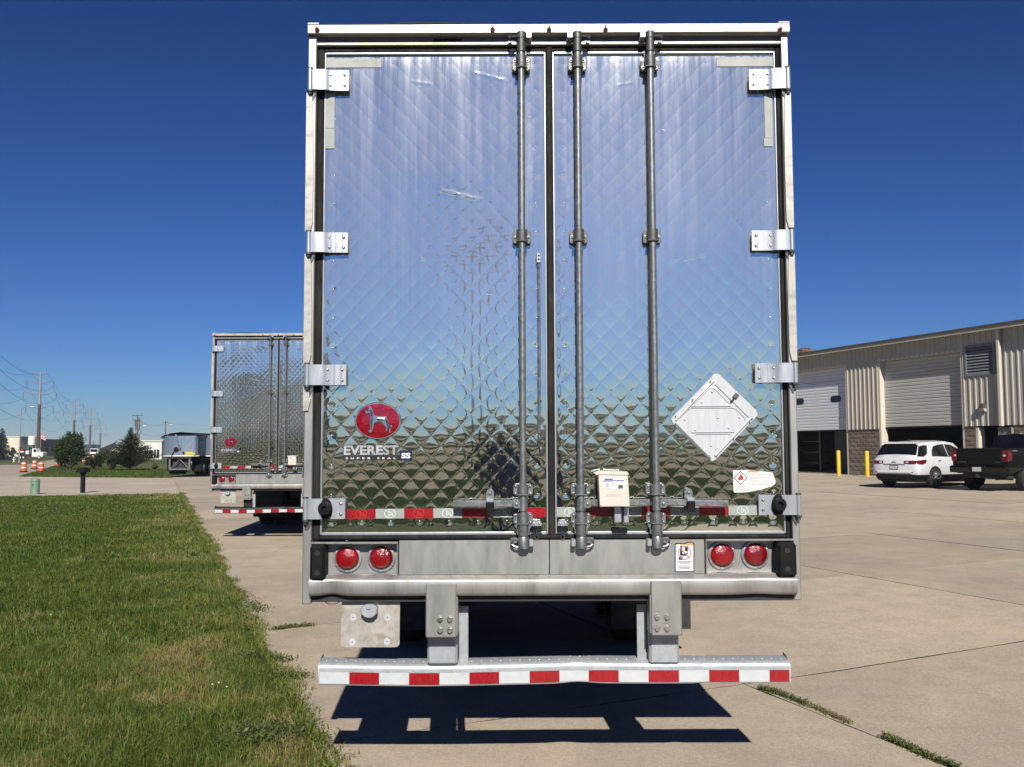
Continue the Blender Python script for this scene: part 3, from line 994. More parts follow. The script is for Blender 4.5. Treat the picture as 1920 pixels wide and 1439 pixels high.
        mb.lathe([(0.020, zz(1028)), (0.029, zz(1027)), (0.0295, zz(1008)), (0.026, zz(1005))], (x + 0.001, yr, 0), 'z', 18)
        mb.build('cam', M['galv'], rod)
        MB().box(x + k * 0.030, x + k * 0.053, yr - 0.022, -0.004, zz(1023), zz(1010), 0.003).build('keeper', M['alum'], rod)
        MB().tube([(x - k * 0.02, yr - 0.01, zz(1011)), (x - k * 0.045, yr - 0.020, zz(1010)), (x - k * 0.060, yr - 0.014, zz(1013)), (x - k * 0.061, yr, zz(1019)), (x - k * 0.045, yr - 0.004, zz(1023)), (x - k * 0.02, yr - 0.004, zz(1025))], 0.0065, 6).build('keeper_hook', M['galv'], rod)
        MB().box(x - k * 0.066, x - k * 0.03, -0.02, -0.004, zz(1026), zz(1008), 0.003).build('keeper_plate', M['galv'], rod)
        # hub for the handle
        xh = xa(zz(945))
        hb_ = MB().lathe([(0.0235, zz(957)), (0.0235, zz(933))], (xh, yr, 0), 'z', 18)
        hb_.prism([(xh, zz(952)), (xh, zz(935)), (xh + dirn * 0.052, zz(935.5)), (xh + dirn * 0.058, zz(940)), (xh + dirn * 0.052, zz(950)), (xh + dirn * 0.040, zz(952.5))], -0.058, -0.030, 0.003)
        hb_.dome((xh + dirn * 0.034, -0.058, zz(944.5)), 0.0095, 0.006, '-y', 10, 3)
        hb_.build('handle_hub', M['galv'], rod)
        return rod, xh, zz
    rod, xh, zz = lock_rod(977, 981, -1, 1)
    def handle(xa, xb, za, zb, name='lock_handle'):
        h = MB()
        a, b_ = min(xa, xb), max(xa, xb)
        n = 14
        vs = []
        for i in range(n + 1):
            u = i / n
            x = xa + (xb - xa) * u; z = za + (zb - za) * u
            w = 0.0175
            yy = -0.046 - 0.006 * math.sin(math.pi * u)
            vs += [(x, yy, z - w), (x, yy - 0.004, z - w + 0.005), (x, yy - 0.004, z + w - 0.005), (x, yy, z + w), (x, yy + 0.012, z + w), (x, yy + 0.012, z - w)]
        fs = []
        for i in range(n):
            for k in range(6):
                fs.append((i * 6 + k, i * 6 + (k + 1) % 6, (i + 1) * 6 + (k + 1) % 6, (i + 1) * 6 + k))
        fs += [tuple(range(6)), tuple(range(n * 6 + 5, n * 6 - 1, -1))]
        h.add(vs, fs)
        return h.build(name, M['galv'], root)
    def hasp(px, y0, y1):
        x, zt_ = R(px, y0); _, zb_ = R(px, y1)
        o = MB()
        o.prism([(x + 0.021 * math.cos(t), zt_ - 0.022 + 0.022 * math.sin(t)) for t in [math.pi * q / 10 for q in range(11)]] + [(x - 0.021, zt_ - 0.056), (x + 0.021, zt_ - 0.056)], -0.010, 0.012, 0.002)
        o.dome((x, -0.012, zt_ - 0.02), 0.009, 0.008, '-y', 10, 3)
        hs = o.build('handle_catch', M['galv'], root)
        MB().box(x - 0.019, x + 0.019, -0.066, -0.012, zt_ - 0.056, zt_ - 0.046, 0.003).box(x - 0.019, x + 0.019, -0.070, -0.062, zt_ - 0.064, zt_ - 0.047, 0.003).build('catch_tongue', M['alum'], hs)
        MB().box(x - 0.022, x + 0.022, -0.072, -0.060, zb_ + 0.016, zt_ - 0.064, 0.004).build('catch_strap', M['rubber'], hs)
        MB().prism([(x + 0.023 * math.cos(t), zb_ + 0.022 + 0.022 * math.sin(t)) for t in [math.pi + math.pi * q / 10 for q in range(11)]] + [(x + 0.023, zb_ + 0.03), (x - 0.023, zb_ + 0.03)], -0.014, 0.012, 0.002).dome((x, -0.014, zb_ + 0.014), 0.007, 0.007, '-y', 8, 3).build('catch_base', M['galv'], hs)
    xa_, za_ = R(851, 944.5)
    h1 = handle(xh - 0.03, xa_, zz(944), za_)
    t_ = MB()
    for q in range(5):
        x, z = R(854 + q * 2.6, 944.5)
        t_.box(x - 0.002, x + 0.002, -0.0515, -0.050, z - 0.008, z + 0.008)
    t_.build('stamped_mark', M['cast'], h1)
    hasp(919, 918, 966)
    rod, xh, zz = lock_rod(1081.5, 1089, 1, -1)
    xb_, zb_ = R(1216, 942)
    h2 = handle(xh + 0.03, xb_, zz(943), zb_)
    rod, xh, zz = lock_rod(1216.5, 1230, 1, -1)
    xb_, zb_ = R(1362, 944)
    h3 = handle(xh + 0.03, xb_, zz(942), zb_)
    for (h_, p0, p1, py) in ((h2, 1192, 1219, 942), (h3, 1333, 1360, 944.5)):
        g = MB()
        x0_, z0_ = R(p0, py + 3.4); x1_, z1_ = R(p1, py - 3.4)
        text_mb(g, 'Great Dane', x0_, x1_, z0_, z1_, -0.0515, bold=0.02, shear=0.3)
        g.build('stamped_lettering', M['cast'], h_)
    hasp(1290.5, 916, 964)

    # --- hold-back rod and chain on the left door
    x, z1 = R(1010, 476); x2, z0 = R(1011, 812)
    rb = MB().tube([(x, -0.004, z1 - 0.03), ((x + x2) / 2 + 0.002, -0.010, (z0 + z1) / 2), (x2, -0.004, z0)], 0.0075, 8)
    rbo = rb.build('hold_back_rod', M['galv'], root)
    MB().box(x - 0.013, x + 0.012, -0.020, 0.008, z1 - 0.052, z1, 0.004).build('rod_clip', M['alum'], rbo)
    MB().cyl((x, -0.020, z1 - 0.014), (x, -0.023, z1 - 0.014), 0.006, 8).cyl((x, -0.020, z1 - 0.034), (x, -0.023, z1 - 0.034), 0.006, 8).build('clip_hole', M['rubber'], rbo)
    def chain(px, py, n, name='chain', parent=None):
        x, z = R(px, py)
        for q in range(n):
            L = []
            for a in range(13):
                t = 2 * math.pi * a / 12
                u, w = 0.0085 * math.cos(t), 0.015 * math.sin(t) * (1.0)
                L.append((x + (u if q % 2 == 0 else 0.0), -0.012 - (0.0 if q % 2 == 0 else u), z - q * 0.021 + w))
            MB().tube(L, 0.0026, 5, caps=False).build('chain_link', M['cast'], parent)
    chain(1012, 818, 4, parent=rbo)
    for px in (1006, 1055):
        x, z = R(px, 982)
        st_ = MB().prism([(x - 0.026, z - 0.012), (x + 0.026, z - 0.012), (x + 0.026, z + 0.004), (x + 0.018, z + 0.015), (x - 0.018, z + 0.015), (x - 0.026, z + 0.004)], -0.008, 0.012, 0.002)\
            .dome((x - 0.014, -0.008, z + 0.002), 0.007, 0.006, '-y', 8, 3).dome((x + 0.014, -0.008, z + 0.002), 0.007, 0.006, '-y', 8, 3).build('chain_anchor', M['alum'], root)
        MB().prism([(x - 0.030, z - 0.042), (x + 0.030, z - 0.042), (x + 0.024, z - 0.018), (x - 0.024, z - 0.018)], -0.016, -0.004, 0.003).build('chain_shoe', M['rubber'], st_)
        chain(px, 992, 3, parent=st_)

    # --- emblem and lettering on the left door
    ex, ez = R(708, 789.5)
    ey = skin_y(ex, ez) - 0.004
    n = 56
    def oval(rx, rz): return [(ex + rx * math.cos(2 * math.pi * q / n), ez + rz * math.sin(2 * math.pi * q / n)) for q in range(n)]
    emb = MB().prism(oval(0.1225, 0.0985), ey - 0.006, ey + 0.006, 0.004).build('emblem', M['chrome'], root)
    # face, slightly domed
    mb = MB()
    rings = [(1.0, 0.0), (0.9, -0.0016), (0.6, -0.003), (0.0, -0.0036)]
    vs, fs = [], []
    for (k, dy) in rings[:-1]:
        vs += [(ex + 0.1145 * k * math.cos(2 * math.pi * q / n), ey - 0.0064 + dy, ez + 0.0905 * k * math.sin(2 * math.pi * q / n)) for q in range(n)]
    vs.append((ex, ey - 0.0064 - 0.0036, ez))
    for r_ in range(2):
        fs += [(r_ * n + q, r_ * n + (q + 1) % n, (r_ + 1) * n + (q + 1) % n, (r_ + 1) * n + q) for q in range(n)]
    fs += [(2 * n + q, 2 * n + (q + 1) % n, 3 * n) for q in range(n)]
    mb.add(vs, fs).build('emblem_field', M['emblem_red'], emb)
    dog = [(628, 195), (650, 190), (668, 205), (690, 240), (708, 290), (722, 345), (752, 380), (790, 398), (860, 402), (940, 400), (985, 410), (1015, 440), (1025, 490),
           (1030, 545), (1050, 578), (1075, 588), (1112, 590), (1122, 612), (1108, 628), (1085, 632), (1082, 690), (1080, 725), (1066, 745), (1045, 742), (1058, 700), (1056, 648),
           (1030, 632), (1014, 640), (1012, 690), (1002, 712), (978, 712), (985, 690), (994, 650), (985, 615), (950, 588), (925, 555), (905, 520), (870, 505), (830, 500),
           (790, 518), (745, 528), (728, 560), (715, 640), (702, 695), (690, 725), (668, 742), (640, 740), (615, 710), (622, 694), (645, 690), (650, 640), (648, 560), (656, 510),
           (652, 450), (660, 400), (654, 350), (640, 318), (610, 330), (580, 338), (556, 315), (550, 290), (575, 275), (612, 265)]
    dz = 11.07
    poly = [R(635 + a / dz, 745 + b_ / dz) for a, b_ in dog]
    MB().prism(poly, ey - 0.016, ey - 0.007, 0.0022).build('dog_figure', M['chrome'], emb)
    # body volumes on the figure
    rl = MB()
    for pts, rr in ((((800, 450), (880, 450), (960, 460)), 0.0085), (((700, 420), (690, 470), (680, 560), (672, 690)), 0.0062), (((985, 450), (1000, 520), (1045, 605), (1068, 640)), 0.006), (((640, 240), (600, 300)), 0.006), (((660, 260), (685, 340), (700, 400)), 0.0068)):
        rl.tube([(R(635 + a / dz, 745 + b_ / dz)[0], ey - 0.015, R(635 + a / dz, 745 + b_ / dz)[1]) for a, b_ in pts], rr, 8)
    rl.build('dog_relief', M['chrome'], emb)
    x0_, z0_ = R(643, 864); x1_, z1_ = R(749, 854.5)
    ly = skin_y((x0_ + x1_) / 2, z0_) - 0.005
    band = MB().box(x0_, x1_, ly - 0.003, ly + 0.004, z0_, z1_, 0.001).build('name_band', M['ink'], root)
    g = MB()
    a0, c0 = R(647.5, 861.5); a1, c1 = R(742, 857.7)
    text_mb(g, 'S  U  P  E  R     S  E  A  L', a0, a1, c0, c1, ly - 0.0038, bold=0.03)
    g.build('lettering', M['paper'], band)
    g = MB()
    a0, c0 = R(642.2, 855); a1, c1 = R(748.5, 833.8)
    text_mb(g, 'EVEREST', a0, a1, c0, c1, ly - 0.001, bold=0.075)
    nm = g.build('name_lettering', M['ink'], root)
    g = MB()
    a0, c0 = R(643.8, 853.6); a1, c1 = R(747, 835.2)
    text_mb(g, 'EVEREST', a0, a1, c0, c1, ly - 0.003, bold=0.035)
    g.build('lettering', M['letter_metal'], nm)
    a0, c0 = R(749.5, 864); a1, c1 = R(772, 845)
    bd = MB().box(a0, a1, ly - 0.004, ly + 0.004, c0, c1, 0.001).build('badge', M['navy'], root)
    g = MB()
    a0, c0 = R(752, 860); a1, c1 = R(769.3, 849.6)
    text_mb(g, 'SS', a0, a1, c0, c1, ly - 0.005, bold=0.04)
    g.build('lettering', M['paper'], bd)

    # --- placard holder on the right door
    def ZP(a, b_): return R(1250 + a / 7.574, 690 + b_ / 7.574)
    out = [(715, 80), (755, 95), (1275, 600), (1300, 655), (1285, 690), (700, 1310), (655, 1330), (615, 1310), (100, 800), (65, 735), (85, 700), (640, 130), (670, 95)]
    py_ = skin_y(*ZP(680, 700)) - 0.006
    pl = MB().prism([ZP(*q) for q in out], py_ - 0.006, py_ + 0.004, 0.002).build('placard_holder', M['white_plate'], root)
    def rail(name, pts, w, y):
        mb = MB()
        mb.tube([(ZP(*q)[0], y, ZP(*q)[1]) for q in pts], w, 6)
        return mb.build(name, M['white_plate'], pl)
    rail('slide_rail', [(130, 745), (670, 185)], 0.005, py_ - 0.010)
    rail('slide_rail', [(140, 790), (630, 1280)], 0.0065, py_ - 0.010)
    rail('slide_rail', [(1195, 715), (690, 1250)], 0.0065, py_ - 0.010)
    rail('slide_rail', [(690, 230), (1170, 700)], 0.0035, py_ - 0.008)
    rail('pressed_rib', [(395, 505), (600, 290), (645, 275), (690, 300), (900, 510)], 0.0028, py_ - 0.0075)
    rail('pressed_rib', [(345, 545), (920, 540)], 0.0038, py_ - 0.008)
    rail('pressed_rib', [(180, 715), (320, 585), (360, 570), (930, 568), (985, 580), (1115, 715), (1118, 745)], 0.0028, py_ - 0.0075)
    rail('pressed_rib', [(355, 915), (960, 910)], 0.0038, py_ - 0.008)
    rail('pressed_rib', [(405, 955), (430, 942), (885, 938), (915, 965)], 0.0028, py_ - 0.0075)
    for q in ((650, 340), (500, 490), (260, 735), (735, 710), (1035, 705), (410, 885), (885, 855), (632, 1108)):
        x, z = ZP(*q)
        MB().dome((x, py_ - 0.006, z), 0.006, 0.006, '-y', 8, 3).build('pip', M['white_plate'], pl)
    kb = MB()
    for q in ((620, 192), (365, 452), (128, 690), (125, 790), (370, 1018), (605, 1247), (715, 1250), (950, 1002), (1182, 772), (1215, 720)):
        x, z = ZP(*q)
        MB().cyl((x, py_ - 0.005, z), (x, py_ - 0.0185, z), 0.0028, 6).build('screw', M['cast'], pl)
    MB().prism([ZP(985, 350), ZP(1035, 390), ZP(990, 450), ZP(935, 415)], py_ - 0.014, py_ - 0.004, 0.002).build('latch', M['cast'], pl)
    MB().prism([ZP(945, 435), ZP(965, 450), ZP(920, 495), ZP(900, 478)], py_ - 0.016, py_ - 0.006, 0.001).build('latch_tongue', M['ink'], pl)

    # --- document box
    def ZB(a, b_): return R(1070 + a / 8.467, 870 + b_ / 8.467, -0.10)
    yb = -0.115
    bx = MB().prism([ZB(440, 125), ZB(885, 140), ZB(905, 165), ZB(935, 665), ZB(920, 680), ZB(470, 682), ZB(455, 660), ZB(435, 180)], yb, -0.02, 0.004).build('document_box', M['white_box'], root)
    lidp = [ZB(372, 150), ZB(430, 118), ZB(560, 112), ZB(895, 128), ZB(918, 160), ZB(905, 178), ZB(440, 168), ZB(400, 180)]
    MB().prism(lidp, yb - 0.004, -0.02, 0.003).build('lid', M['white_box'], bx)
    def label(name, pts, mat, dy):
        return MB().prism([ZB(*q) for q in pts], yb - dy, yb - dy + 0.0008).build(name, mat, bx)
    label('label', [(500, 210), (860, 225), (865, 400), (505, 385)], M['paper'], 0.0012)
    label('label_line', [(505, 265), (845, 258), (845, 272), (505, 280)], M['ink_blue'], 0.0024)
    label('label_line', [(532, 236), (668, 233), (668, 252), (532, 256)], M['ink_blue'], 0.0024)
    label('label_photo', [(545, 300), (605, 298), (607, 370), (547, 373)], M['ink_grey'], 0.0024)
    label('label_photo', [(748, 335), (825, 332), (826, 388), (750, 390)], M['cast'], 0.0024)
    for q in range(4):
        label('label_line', [(628, 302 + q * 16), (720 - 12 * (q % 2), 300 + q * 16), (720 - 12 * (q % 2), 305 + q * 16), (628, 307 + q * 16)], M['ink_grey'], 0.0024)
    for q in range(2):
        label('label_line', [(560, 490 + q * 18), (780, 486 + q * 18), (780, 490 + q * 18), (560, 494 + q * 18)], M['ink_grey'], 0.0012)
    x0_, z1_ = R(1070 + 690 / 8.467, 870 + 680 / 8.467, -0.05); x1_, z0_ = R(1070 + 805 / 8.467, 870 + 930 / 8.467, -0.05)
    MB().box(x0_, x1_, -0.058, -0.006, z0_, z1_, 0.003).build('box_leg', M['alum'], bx)
    x0_, z1_ = R(1070 + 840 / 8.467, 870 + 690 / 8.467, -0.04); x1_, z0_ = R(1070 + 925 / 8.467, 870 + 930 / 8.467, -0.04)
    MB().box(x0_, x1_, -0.045, -0.006, z0_, z1_, 0.003).build('box_leg', M['alum'], bx)
    x0_, z1_ = R(1148, 991); x1_, z0_ = R(1176, 999)
    MB().box(x0_, x1_, -0.012, 0.004, z0_, z1_, 0.002).build('box_foot', M['rubber'], bx)

    # --- torn flammable-goods sticker
    def ZF(a, b_): return R(1360 + a / 11.07, 870 + b_ / 11.07)
    fy = skin_y(*ZF(600, 350)) - 0.004
    stk = MB().prism([ZF(*q) for q in ((175, 140), (490, 132), (985, 180), (1010, 205), (1060, 350), (1062, 400), (1040, 430), (980, 470), (880, 500), (770, 535), (600, 565), (480, 592), (210, 602), (188, 570))], fy - 0.0008, fy).build('hazard_sticker', M['paper'], root)
    def sp(name, pts, mat, dy=0.0018): return MB().prism([ZF(*q) for q in pts], fy - dy, fy - dy + 0.0006).build(name, mat, stk)
    sp('diamond', ((328, 148), (478, 292), (334, 440), (184, 292)), M['ink'])
    sp('diamond_field', ((328, 170), (456, 292), (333, 418), (206, 292)), M['paper'], 0.0026)
    sp('flame', ((330, 195), (345, 235), (365, 230), (370, 265), (388, 260), (392, 310), (372, 345), (345, 350), (330, 325), (312, 350), (288, 340), (272, 300), (285, 285), (295, 300), (300, 255), (318, 260)), M['ink_red'], 0.0034)
    sp('stripe', ((492, 140), (706, 150), (706, 182), (492, 176)), M['orange_print'])
    for q in range(8):
        yy = 215 + q * 30
        sp('print_line', ((545, yy), (990 + 6 * min(q, 4) - (q % 3) * 22, yy + 6), (990 + 6 * min(q, 4) - (q % 3) * 22, yy + 16), (545, yy + 11)), M['ink_grey'])
    for q in range(4):
        sp('print_line', ((205, 470 + q * 30), (540 - (q % 2) * 40, 470 + q * 28), (540 - (q % 2) * 40, 482 + q * 28), (205, 484 + q * 30)), M['ink_grey'])

    # --- sill with lamp boxes
    zs0, zs1 = Zz(1000, 1077), zg0 - 0.002
    xbl, xbr = X(747, 1045), X(1322, 1045)
    MB().box(xbl + 0.004, X(1030, 1045) - 0.0015, -0.010, 0.085, zs0, zs1, 0.002).build('sill_plate', M['steel'], root)
    MB().box(X(1030, 1045) + 0.0015, xbr - 0.004, -0.010, 0.085, zs0, zs1, 0.002).build('sill_plate', M['steel'], root)
    zl0, zl1 = Zz(1000, 1116), Zz(1000, 1085)
    # rolled lip below
    n = 90
    xs = np.linspace(X(582, 1100), X(1491, 1100), n)
    prof = [(0.03, zs0 - 0.001), (-0.012, zs0 - 0.001), (-0.030, zl1 + 0.006), (-0.040, zl1), (-0.043, zl1 - 0.01), (-0.043, zl0 + 0.02), (-0.036, zl0 + 0.004), (-0.02, zl0), (0.05, zl0)]
    XX = np.repeat(xs[None, :], len(prof), 0)
    dent = 0.010 * np.exp(-((xs - xs[4]) / 0.05) ** 2) + 0.004 * np.exp(-((xs - xs[-8]) / 0.09) ** 2)
    YY = np.array([p[0] for p in prof])[:, None] + np.array([0, 0, 0.2, 0.5, 1, 1, 1.2, 0.6, 0])[:, None] * dent[None, :]
    ZZ = np.repeat(np.array([p[1] for p in prof])[:, None], n, 1) + np.array([0, 0, 0, 0, 0, .6, 1, 1, 0])[:, None] * dent[None, :]
    link('sill_lip', grid_mesh('sill_lip', XX, YY, ZZ, M['steel_streak'], smooth=True), root)
    root.children[-1].data.set_sharp_from_angle(angle=0.5)
    MB().box(-1.25, 1.25, 0.0, 0.09, zl0 - 0.032, zl0 - 0.004).build('crossmember', M['undercarriage'], root)
    for s in (-1, 1):
        if s < 0:
            xa_, xb_ = X(583, 1045), X(747, 1045); pyt, pyb = 1014, 1083
        else:
            xa_, xb_ = X(1322, 1045), X(1489, 1045); pyt, pyb = 1011, 1079
        z1_, z0_ = Zz((960 if 0 else 1000), pyt + 1), Zz(1000, pyb)
        f = MB()
        w = 0.012
        f.box(xa_, xb_, -0.016, 0.06, z1_ - w, z1_ - 0.0005, 0.004)
        f.box(xa_, xb_, -0.012, 0.06, z0_, z0_ + 0.008, 0.003)
        f.box(xa_, xa_ + 0.006, -0.016, 0.06, z0_ + 0.008, z1_ - w, 0.002)
        f.box(xb_ - 0.006, xb_, -0.016, 0.06, z0_ + 0.008, z1_ - w, 0.002)
        f.box(xa_ + 0.006, xb_ - 0.006, 0.052, 0.06, z0_ + 0.008, z1_ - w)
        lb = f.build('lamp_box', M['steel'], root)
        for px, py in (((649, 1049), (713, 1048)) if s < 0 else ((1357, 1043), (1420, 1042))):
            x, z = R(px, py)
            lo = MB().lathe([(0.070, 0.0), (0.074, -0.006), (0.073, -0.012), (0.062, -0.018), (0.060, -0.010)], (x, 0.052, z), 'y', 32).build('lamp_ring', M['alum'], lb)
            MB().lathe([(0.0595, -0.004), (0.0595, -0.016), (0.056, -0.024), (0.045, -0.031), (0.025, -0.0355), (1e-5, -0.037)], (x, 0.052, z), 'y', 32).build('tail_lamp', M['lens'], lb)
            sb = MB()
            for q in range(6):
                an = q * math.pi / 3 + 0.5
                sb.dome((x + 0.067 * math.cos(an), 0.0375, z + 0.067 * math.sin(an)), 0.003, 0.003, '-y', 6, 2)
            sb.build('screws', M['bolt'], lb)
        if s < 0:
            (a, c), (b_, d_) = R(584, 1087), R(613, 1021)
        else:
            (a, c), (b_, d_) = R(1454, 1080), R(1488, 1016)
        db = MB().box(a, b_, -0.055, 0.05, c, d_, 0.014).build('dock_bumper', M['rubber'], root)
        for zc in (c + 0.042, d_ - 0.040):
            MB().cyl(((a + b_) / 2, -0.0552, zc), ((a + b_) / 2, -0.0562, zc), 0.014, 12).build('bumper_hole', M['ink'], db)

    # --- no-step sticker
    def ZW(a, b_): return R(1250 + a / 19.18, 1005 + b_ / 19.18, -0.01)
    wy = -0.0112
    ws = MB().prism([ZW(*q) for q in ((288, 1300), (288, 270), (330, 250), (640, 265), (700, 235), (800, 210), (900, 215), (985, 265), (1000, 300), (990, 1300))], wy - 0.0008, wy).build('warning_sticker', M['ink'], root)
    def wp(name, pts, mat, dy=0.0016): return MB().prism([ZW(*q) for q in pts], wy - dy, wy - dy + 0.0006).build(name, mat, ws)
    wp('field', ((325, 1265), (325, 320), (420, 300), (955, 345), (955, 1265)), M['paper'])
    wp('band', ((420, 300), (650, 295), (800, 245), (900, 250), (945, 290), (955, 345), (560, 330)), M['orange_print'], 0.0018)
    wp('leg_print', ((480, 355), (560, 350), (560, 640), (700, 640), (740, 560), (640, 540), (655, 380), (770, 360), (745, 680), (700, 720), (470, 705)), M['ink'], 0.0024)
    wp('step_print', ((430, 735), (570, 735), (570, 865), (430, 865)), M['ink'], 0.0024)
    n = 26
    vs = []
    cx_, cz_ = ZW(640, 610)
    ro, ri = 0.0355, 0.0305
    for q in range(n):
        an = 2 * math.pi * q / n
        vs += [(cx_ + ro * math.cos(an), wy - 0.0032, cz_ + ro * math.sin(an)), (cx_ + ri * math.cos(an), wy - 0.0032, cz_ + ri * math.sin(an))]
    pr = MB().add(vs, [(2 * q, 2 * ((q + 1) % n), 2 * ((q + 1) % n) + 1, 2 * q + 1) for q in range(n)])
    d1 = 0.0325 * 0.7071; wv = 0.0018
    pr.add([(cx_ - d1 - wv, wy - 0.0033, cz_ + d1 - wv), (cx_ + d1 - wv, wy - 0.0033, cz_ - d1 - wv), (cx_ + d1 + wv, wy - 0.0033, cz_ - d1 + wv), (cx_ - d1 + wv, wy - 0.0033, cz_ + d1 + wv)], [(0, 1, 2, 3)])
    pr.build('prohibition_ring', M['ink_pink'], ws)
    for q, (a, b_) in enumerate(((375, 905), (420, 850), (450, 810), (405, 870), (420, 850), (440, 830))):
        yy = 905 + q * 48 + (25 if q > 2 else 0)
        wp('print_line', ((a, yy), (b_, yy), (b_, yy + 20), (a, yy + 20)), M['ink_grey'])

    # --- number plate bracket
    def ZL(a, b_): return R(560 + a / 3.838, 1064 + b_ / 3.838, 0.03)
    lpo = MB().prism([ZL(*q) for q in ((312, 240), (730, 240), (726, 550), (712, 570), (690, 575), (330, 575), (308, 562), (302, 545))], 0.028, 0.032).build('plate_bracket', M['plate_dirty'], root)
    for (a, b_) in ((392, 360), (640, 360), (387, 538), (636, 534)):
        x, z = ZL(a, b_)
        MB().cyl((x, 0.0275, z), (x, 0.0265, z), 0.0016 * 2, 8).build('bolt_hole', M['ink'], lpo)
        vs = [(x + 0.017 * math.cos(t), z + 0.02 * math.sin(t)) for t in [2 * math.pi * q / 10 for q in range(10)]]
        MB().prism(vs, 0.0270, 0.0276).build('clean_patch', M['white_plate'], lpo)
    x, z = ZL(512, 290)
    MB().prism([ZL(*q) for q in ((455, 285), (490, 260), (540, 258), (575, 280), (572, 320), (545, 350), (512, 357), (480, 348), (455, 320))], -0.02, 0.028, 0.006).box(x - 0.010, x + 0.012, -0.026, 0.0, z - 0.002, z + 0.016, 0.003).build('plate_lamp', M['galv_light'], lpo)
    MB().tube([(ZL(170, 235)[0], 0.02, ZL(170, 235)[1]), (ZL(220, 262)[0], 0.02, ZL(220, 262)[1]), (ZL(270, 262)[0], 0.02, ZL(270, 262)[1]), (ZL(305, 240)[0], 0.02, ZL(305, 240)[1])], 0.002, 5).build('lamp_wire', M['ink'], lpo)

    # --- underride guard
    gy0, gy1 = 0.045, 0.165
    n = 150
    zt_, zb_ = Zz(1000, 1246.5, gy0), Zz(1000, 1284, gy0)
    xa_, xb_ = X(598, 1270, gy0), X(1481, 1270, gy0)
    xs = np.linspace(xa_, xb_, n)
    dnt = np.exp(-((xs - X(1085, 1270, gy0)) / 0.075) ** 2)
    dn2 = np.exp(-((xs - X(1322, 1270, gy0)) / 0.035) ** 2)
    sag = -0.010 * np.exp(-((xs - X(800, 1270, gy0)) / 0.45) ** 2) + 0.003 * np.exp(-((xs - X(1085, 1270, gy0)) / 0.2) ** 2)
    prof = [(gy1, zt_ + 0.018), (gy1 - 0.02, zt_ + 0.021), (gy0 + 0.024, zt_ + 0.012), (gy0 + 0.010, zt_ + 0.006), (gy0 + 0.002, zt_ - 0.004), (gy0, zt_ - 0.016), (gy0, zb_ + 0.012), (gy0 + 0.004, zb_ + 0.003), (gy0 + 0.014, zb_), (gy1 - 0.01, zb_ - 0.001), (gy1, zb_ + 0.006), (gy1, zt_ + 0.018)]
    kz = np.array([.3, .3, .6, 1, 1, 1, -.4, -1, -1, -.2, 0, .3])
    ky = np.array([0, 0, .3, .7, 1, 1, 1, .8, .4, 0, 0, 0])
    XX = np.repeat(xs[None, :], len(prof), 0)
    YY = np.array([p[0] for p in prof])[:, None] + ky[:, None] * (0.014 * dnt + 0.007 * dn2)[None, :]
    ZZ = np.array([p[1] for p in prof])[:, None] + sag[None, :] + kz[:, None] * (-0.006 * dnt - 0.005 * dn2)[None, :]
    ug = link('underride_guard', grid_mesh('underride_guard', XX, YY, ZZ, M['galv_light']), root)
    ug.data.set_sharp_from_angle(angle=0.7)
    for (x, s) in ((xa_, -1), (xb_, 1)):
        MB().prism_x([(gy0, zb_ + 0.001), (gy1, zb_ + 0.004), (gy1, zt_ + 0.035), (gy1 - 0.06, zt_ + 0.030), (gy0 + 0.01, zt_ + 0.004), (gy0, zt_ - 0.012)], x, x + s * 0.005).build('end_plate', M['galv_light'], ug)
    # pressed dimples along the top
    dm = MB()
    for q in range(48):
        x = xa_ + 0.03 + q * (xb_ - xa_ - 0.06) / 47
        i = min(n - 1, int((x - xa_) / (xb_ - xa_) * n))
        for r_ in range(2):
            dm.dome((x + 0.012 * r_, gy0 + 0.05 + 0.05 * r_, zt_ + 0.0150 + 0.003 * r_ + sag[i]), 0.006, 0.0035, 'z', 6, 2)
    tag(dm.build('top_dimples', M['galv_light'], ug), kind='stuff')
    bounds = [598.6, 655, 711, 767, 824, 880, 936, 993, 1049, 1104, 1160, 1216, 1273, 1330, 1386, 1443, 1480.4]
    zt1, zt0 = Zz(1000, 1258, gy0), Zz(1000, 1280, gy0)
    for q in range(len(bounds) - 1):
        xa2, xb2 = X(bounds[q], 1270, gy0) + 0.0008, X(bounds[q + 1], 1270, gy0) - 0.0008
        m_ = 7
        xx = np.linspace(xa2, xb2, m_)
        off = np.interp(xx, xs, 0.014 * dnt + 0.007 * dn2)
        sg_ = np.interp(xx, xs, sag)
        d1_ = np.interp(xx, xs, dnt)
        XX = np.repeat(xx[None, :], 3, 0)
        YY = np.stack([gy0 - 0.0016 + off] * 3)
        ZZ = np.stack([zt0 + sg_ + 0.002 * d1_, (zt0 + zt1) / 2 + sg_, zt1 + sg_ - 0.006 * d1_])
        link('tape_segment', grid_mesh('tape_segment', XX, YY, ZZ, M['red_tape'] if q % 2 else M['white_tape']), ug)
    for s in (-1, 1):
        pa, pb_ = ((800, 857) if s < 0 else (1218, 1275))
        x0_, x1_ = X(pa, 1150, 0.0), X(pb_, 1150, 0.0)
        zc1, zc0 = Zz(1000, 1091 if s < 0 else 1088), Zz(1000, 1191 if s < 0 else 1189)
        inner = s < 0
        cv = MB().box(x0_, x1_, -0.060, 0.028, zc0, zc1, 0.005)
        if inner: cv.box(x1_ - 0.004, x1_ + 0.006, -0.050, 0.05, zc0 + 0.01, zc1 - 0.07, 0.002)
        else: cv.box(x0_ - 0.006, x0_ + 0.004, -0.050, 0.05, zc0 + 0.01, zc1 - 0.07, 0.002)
        cvo = cv.build('post_cover', M['steel'], ug)
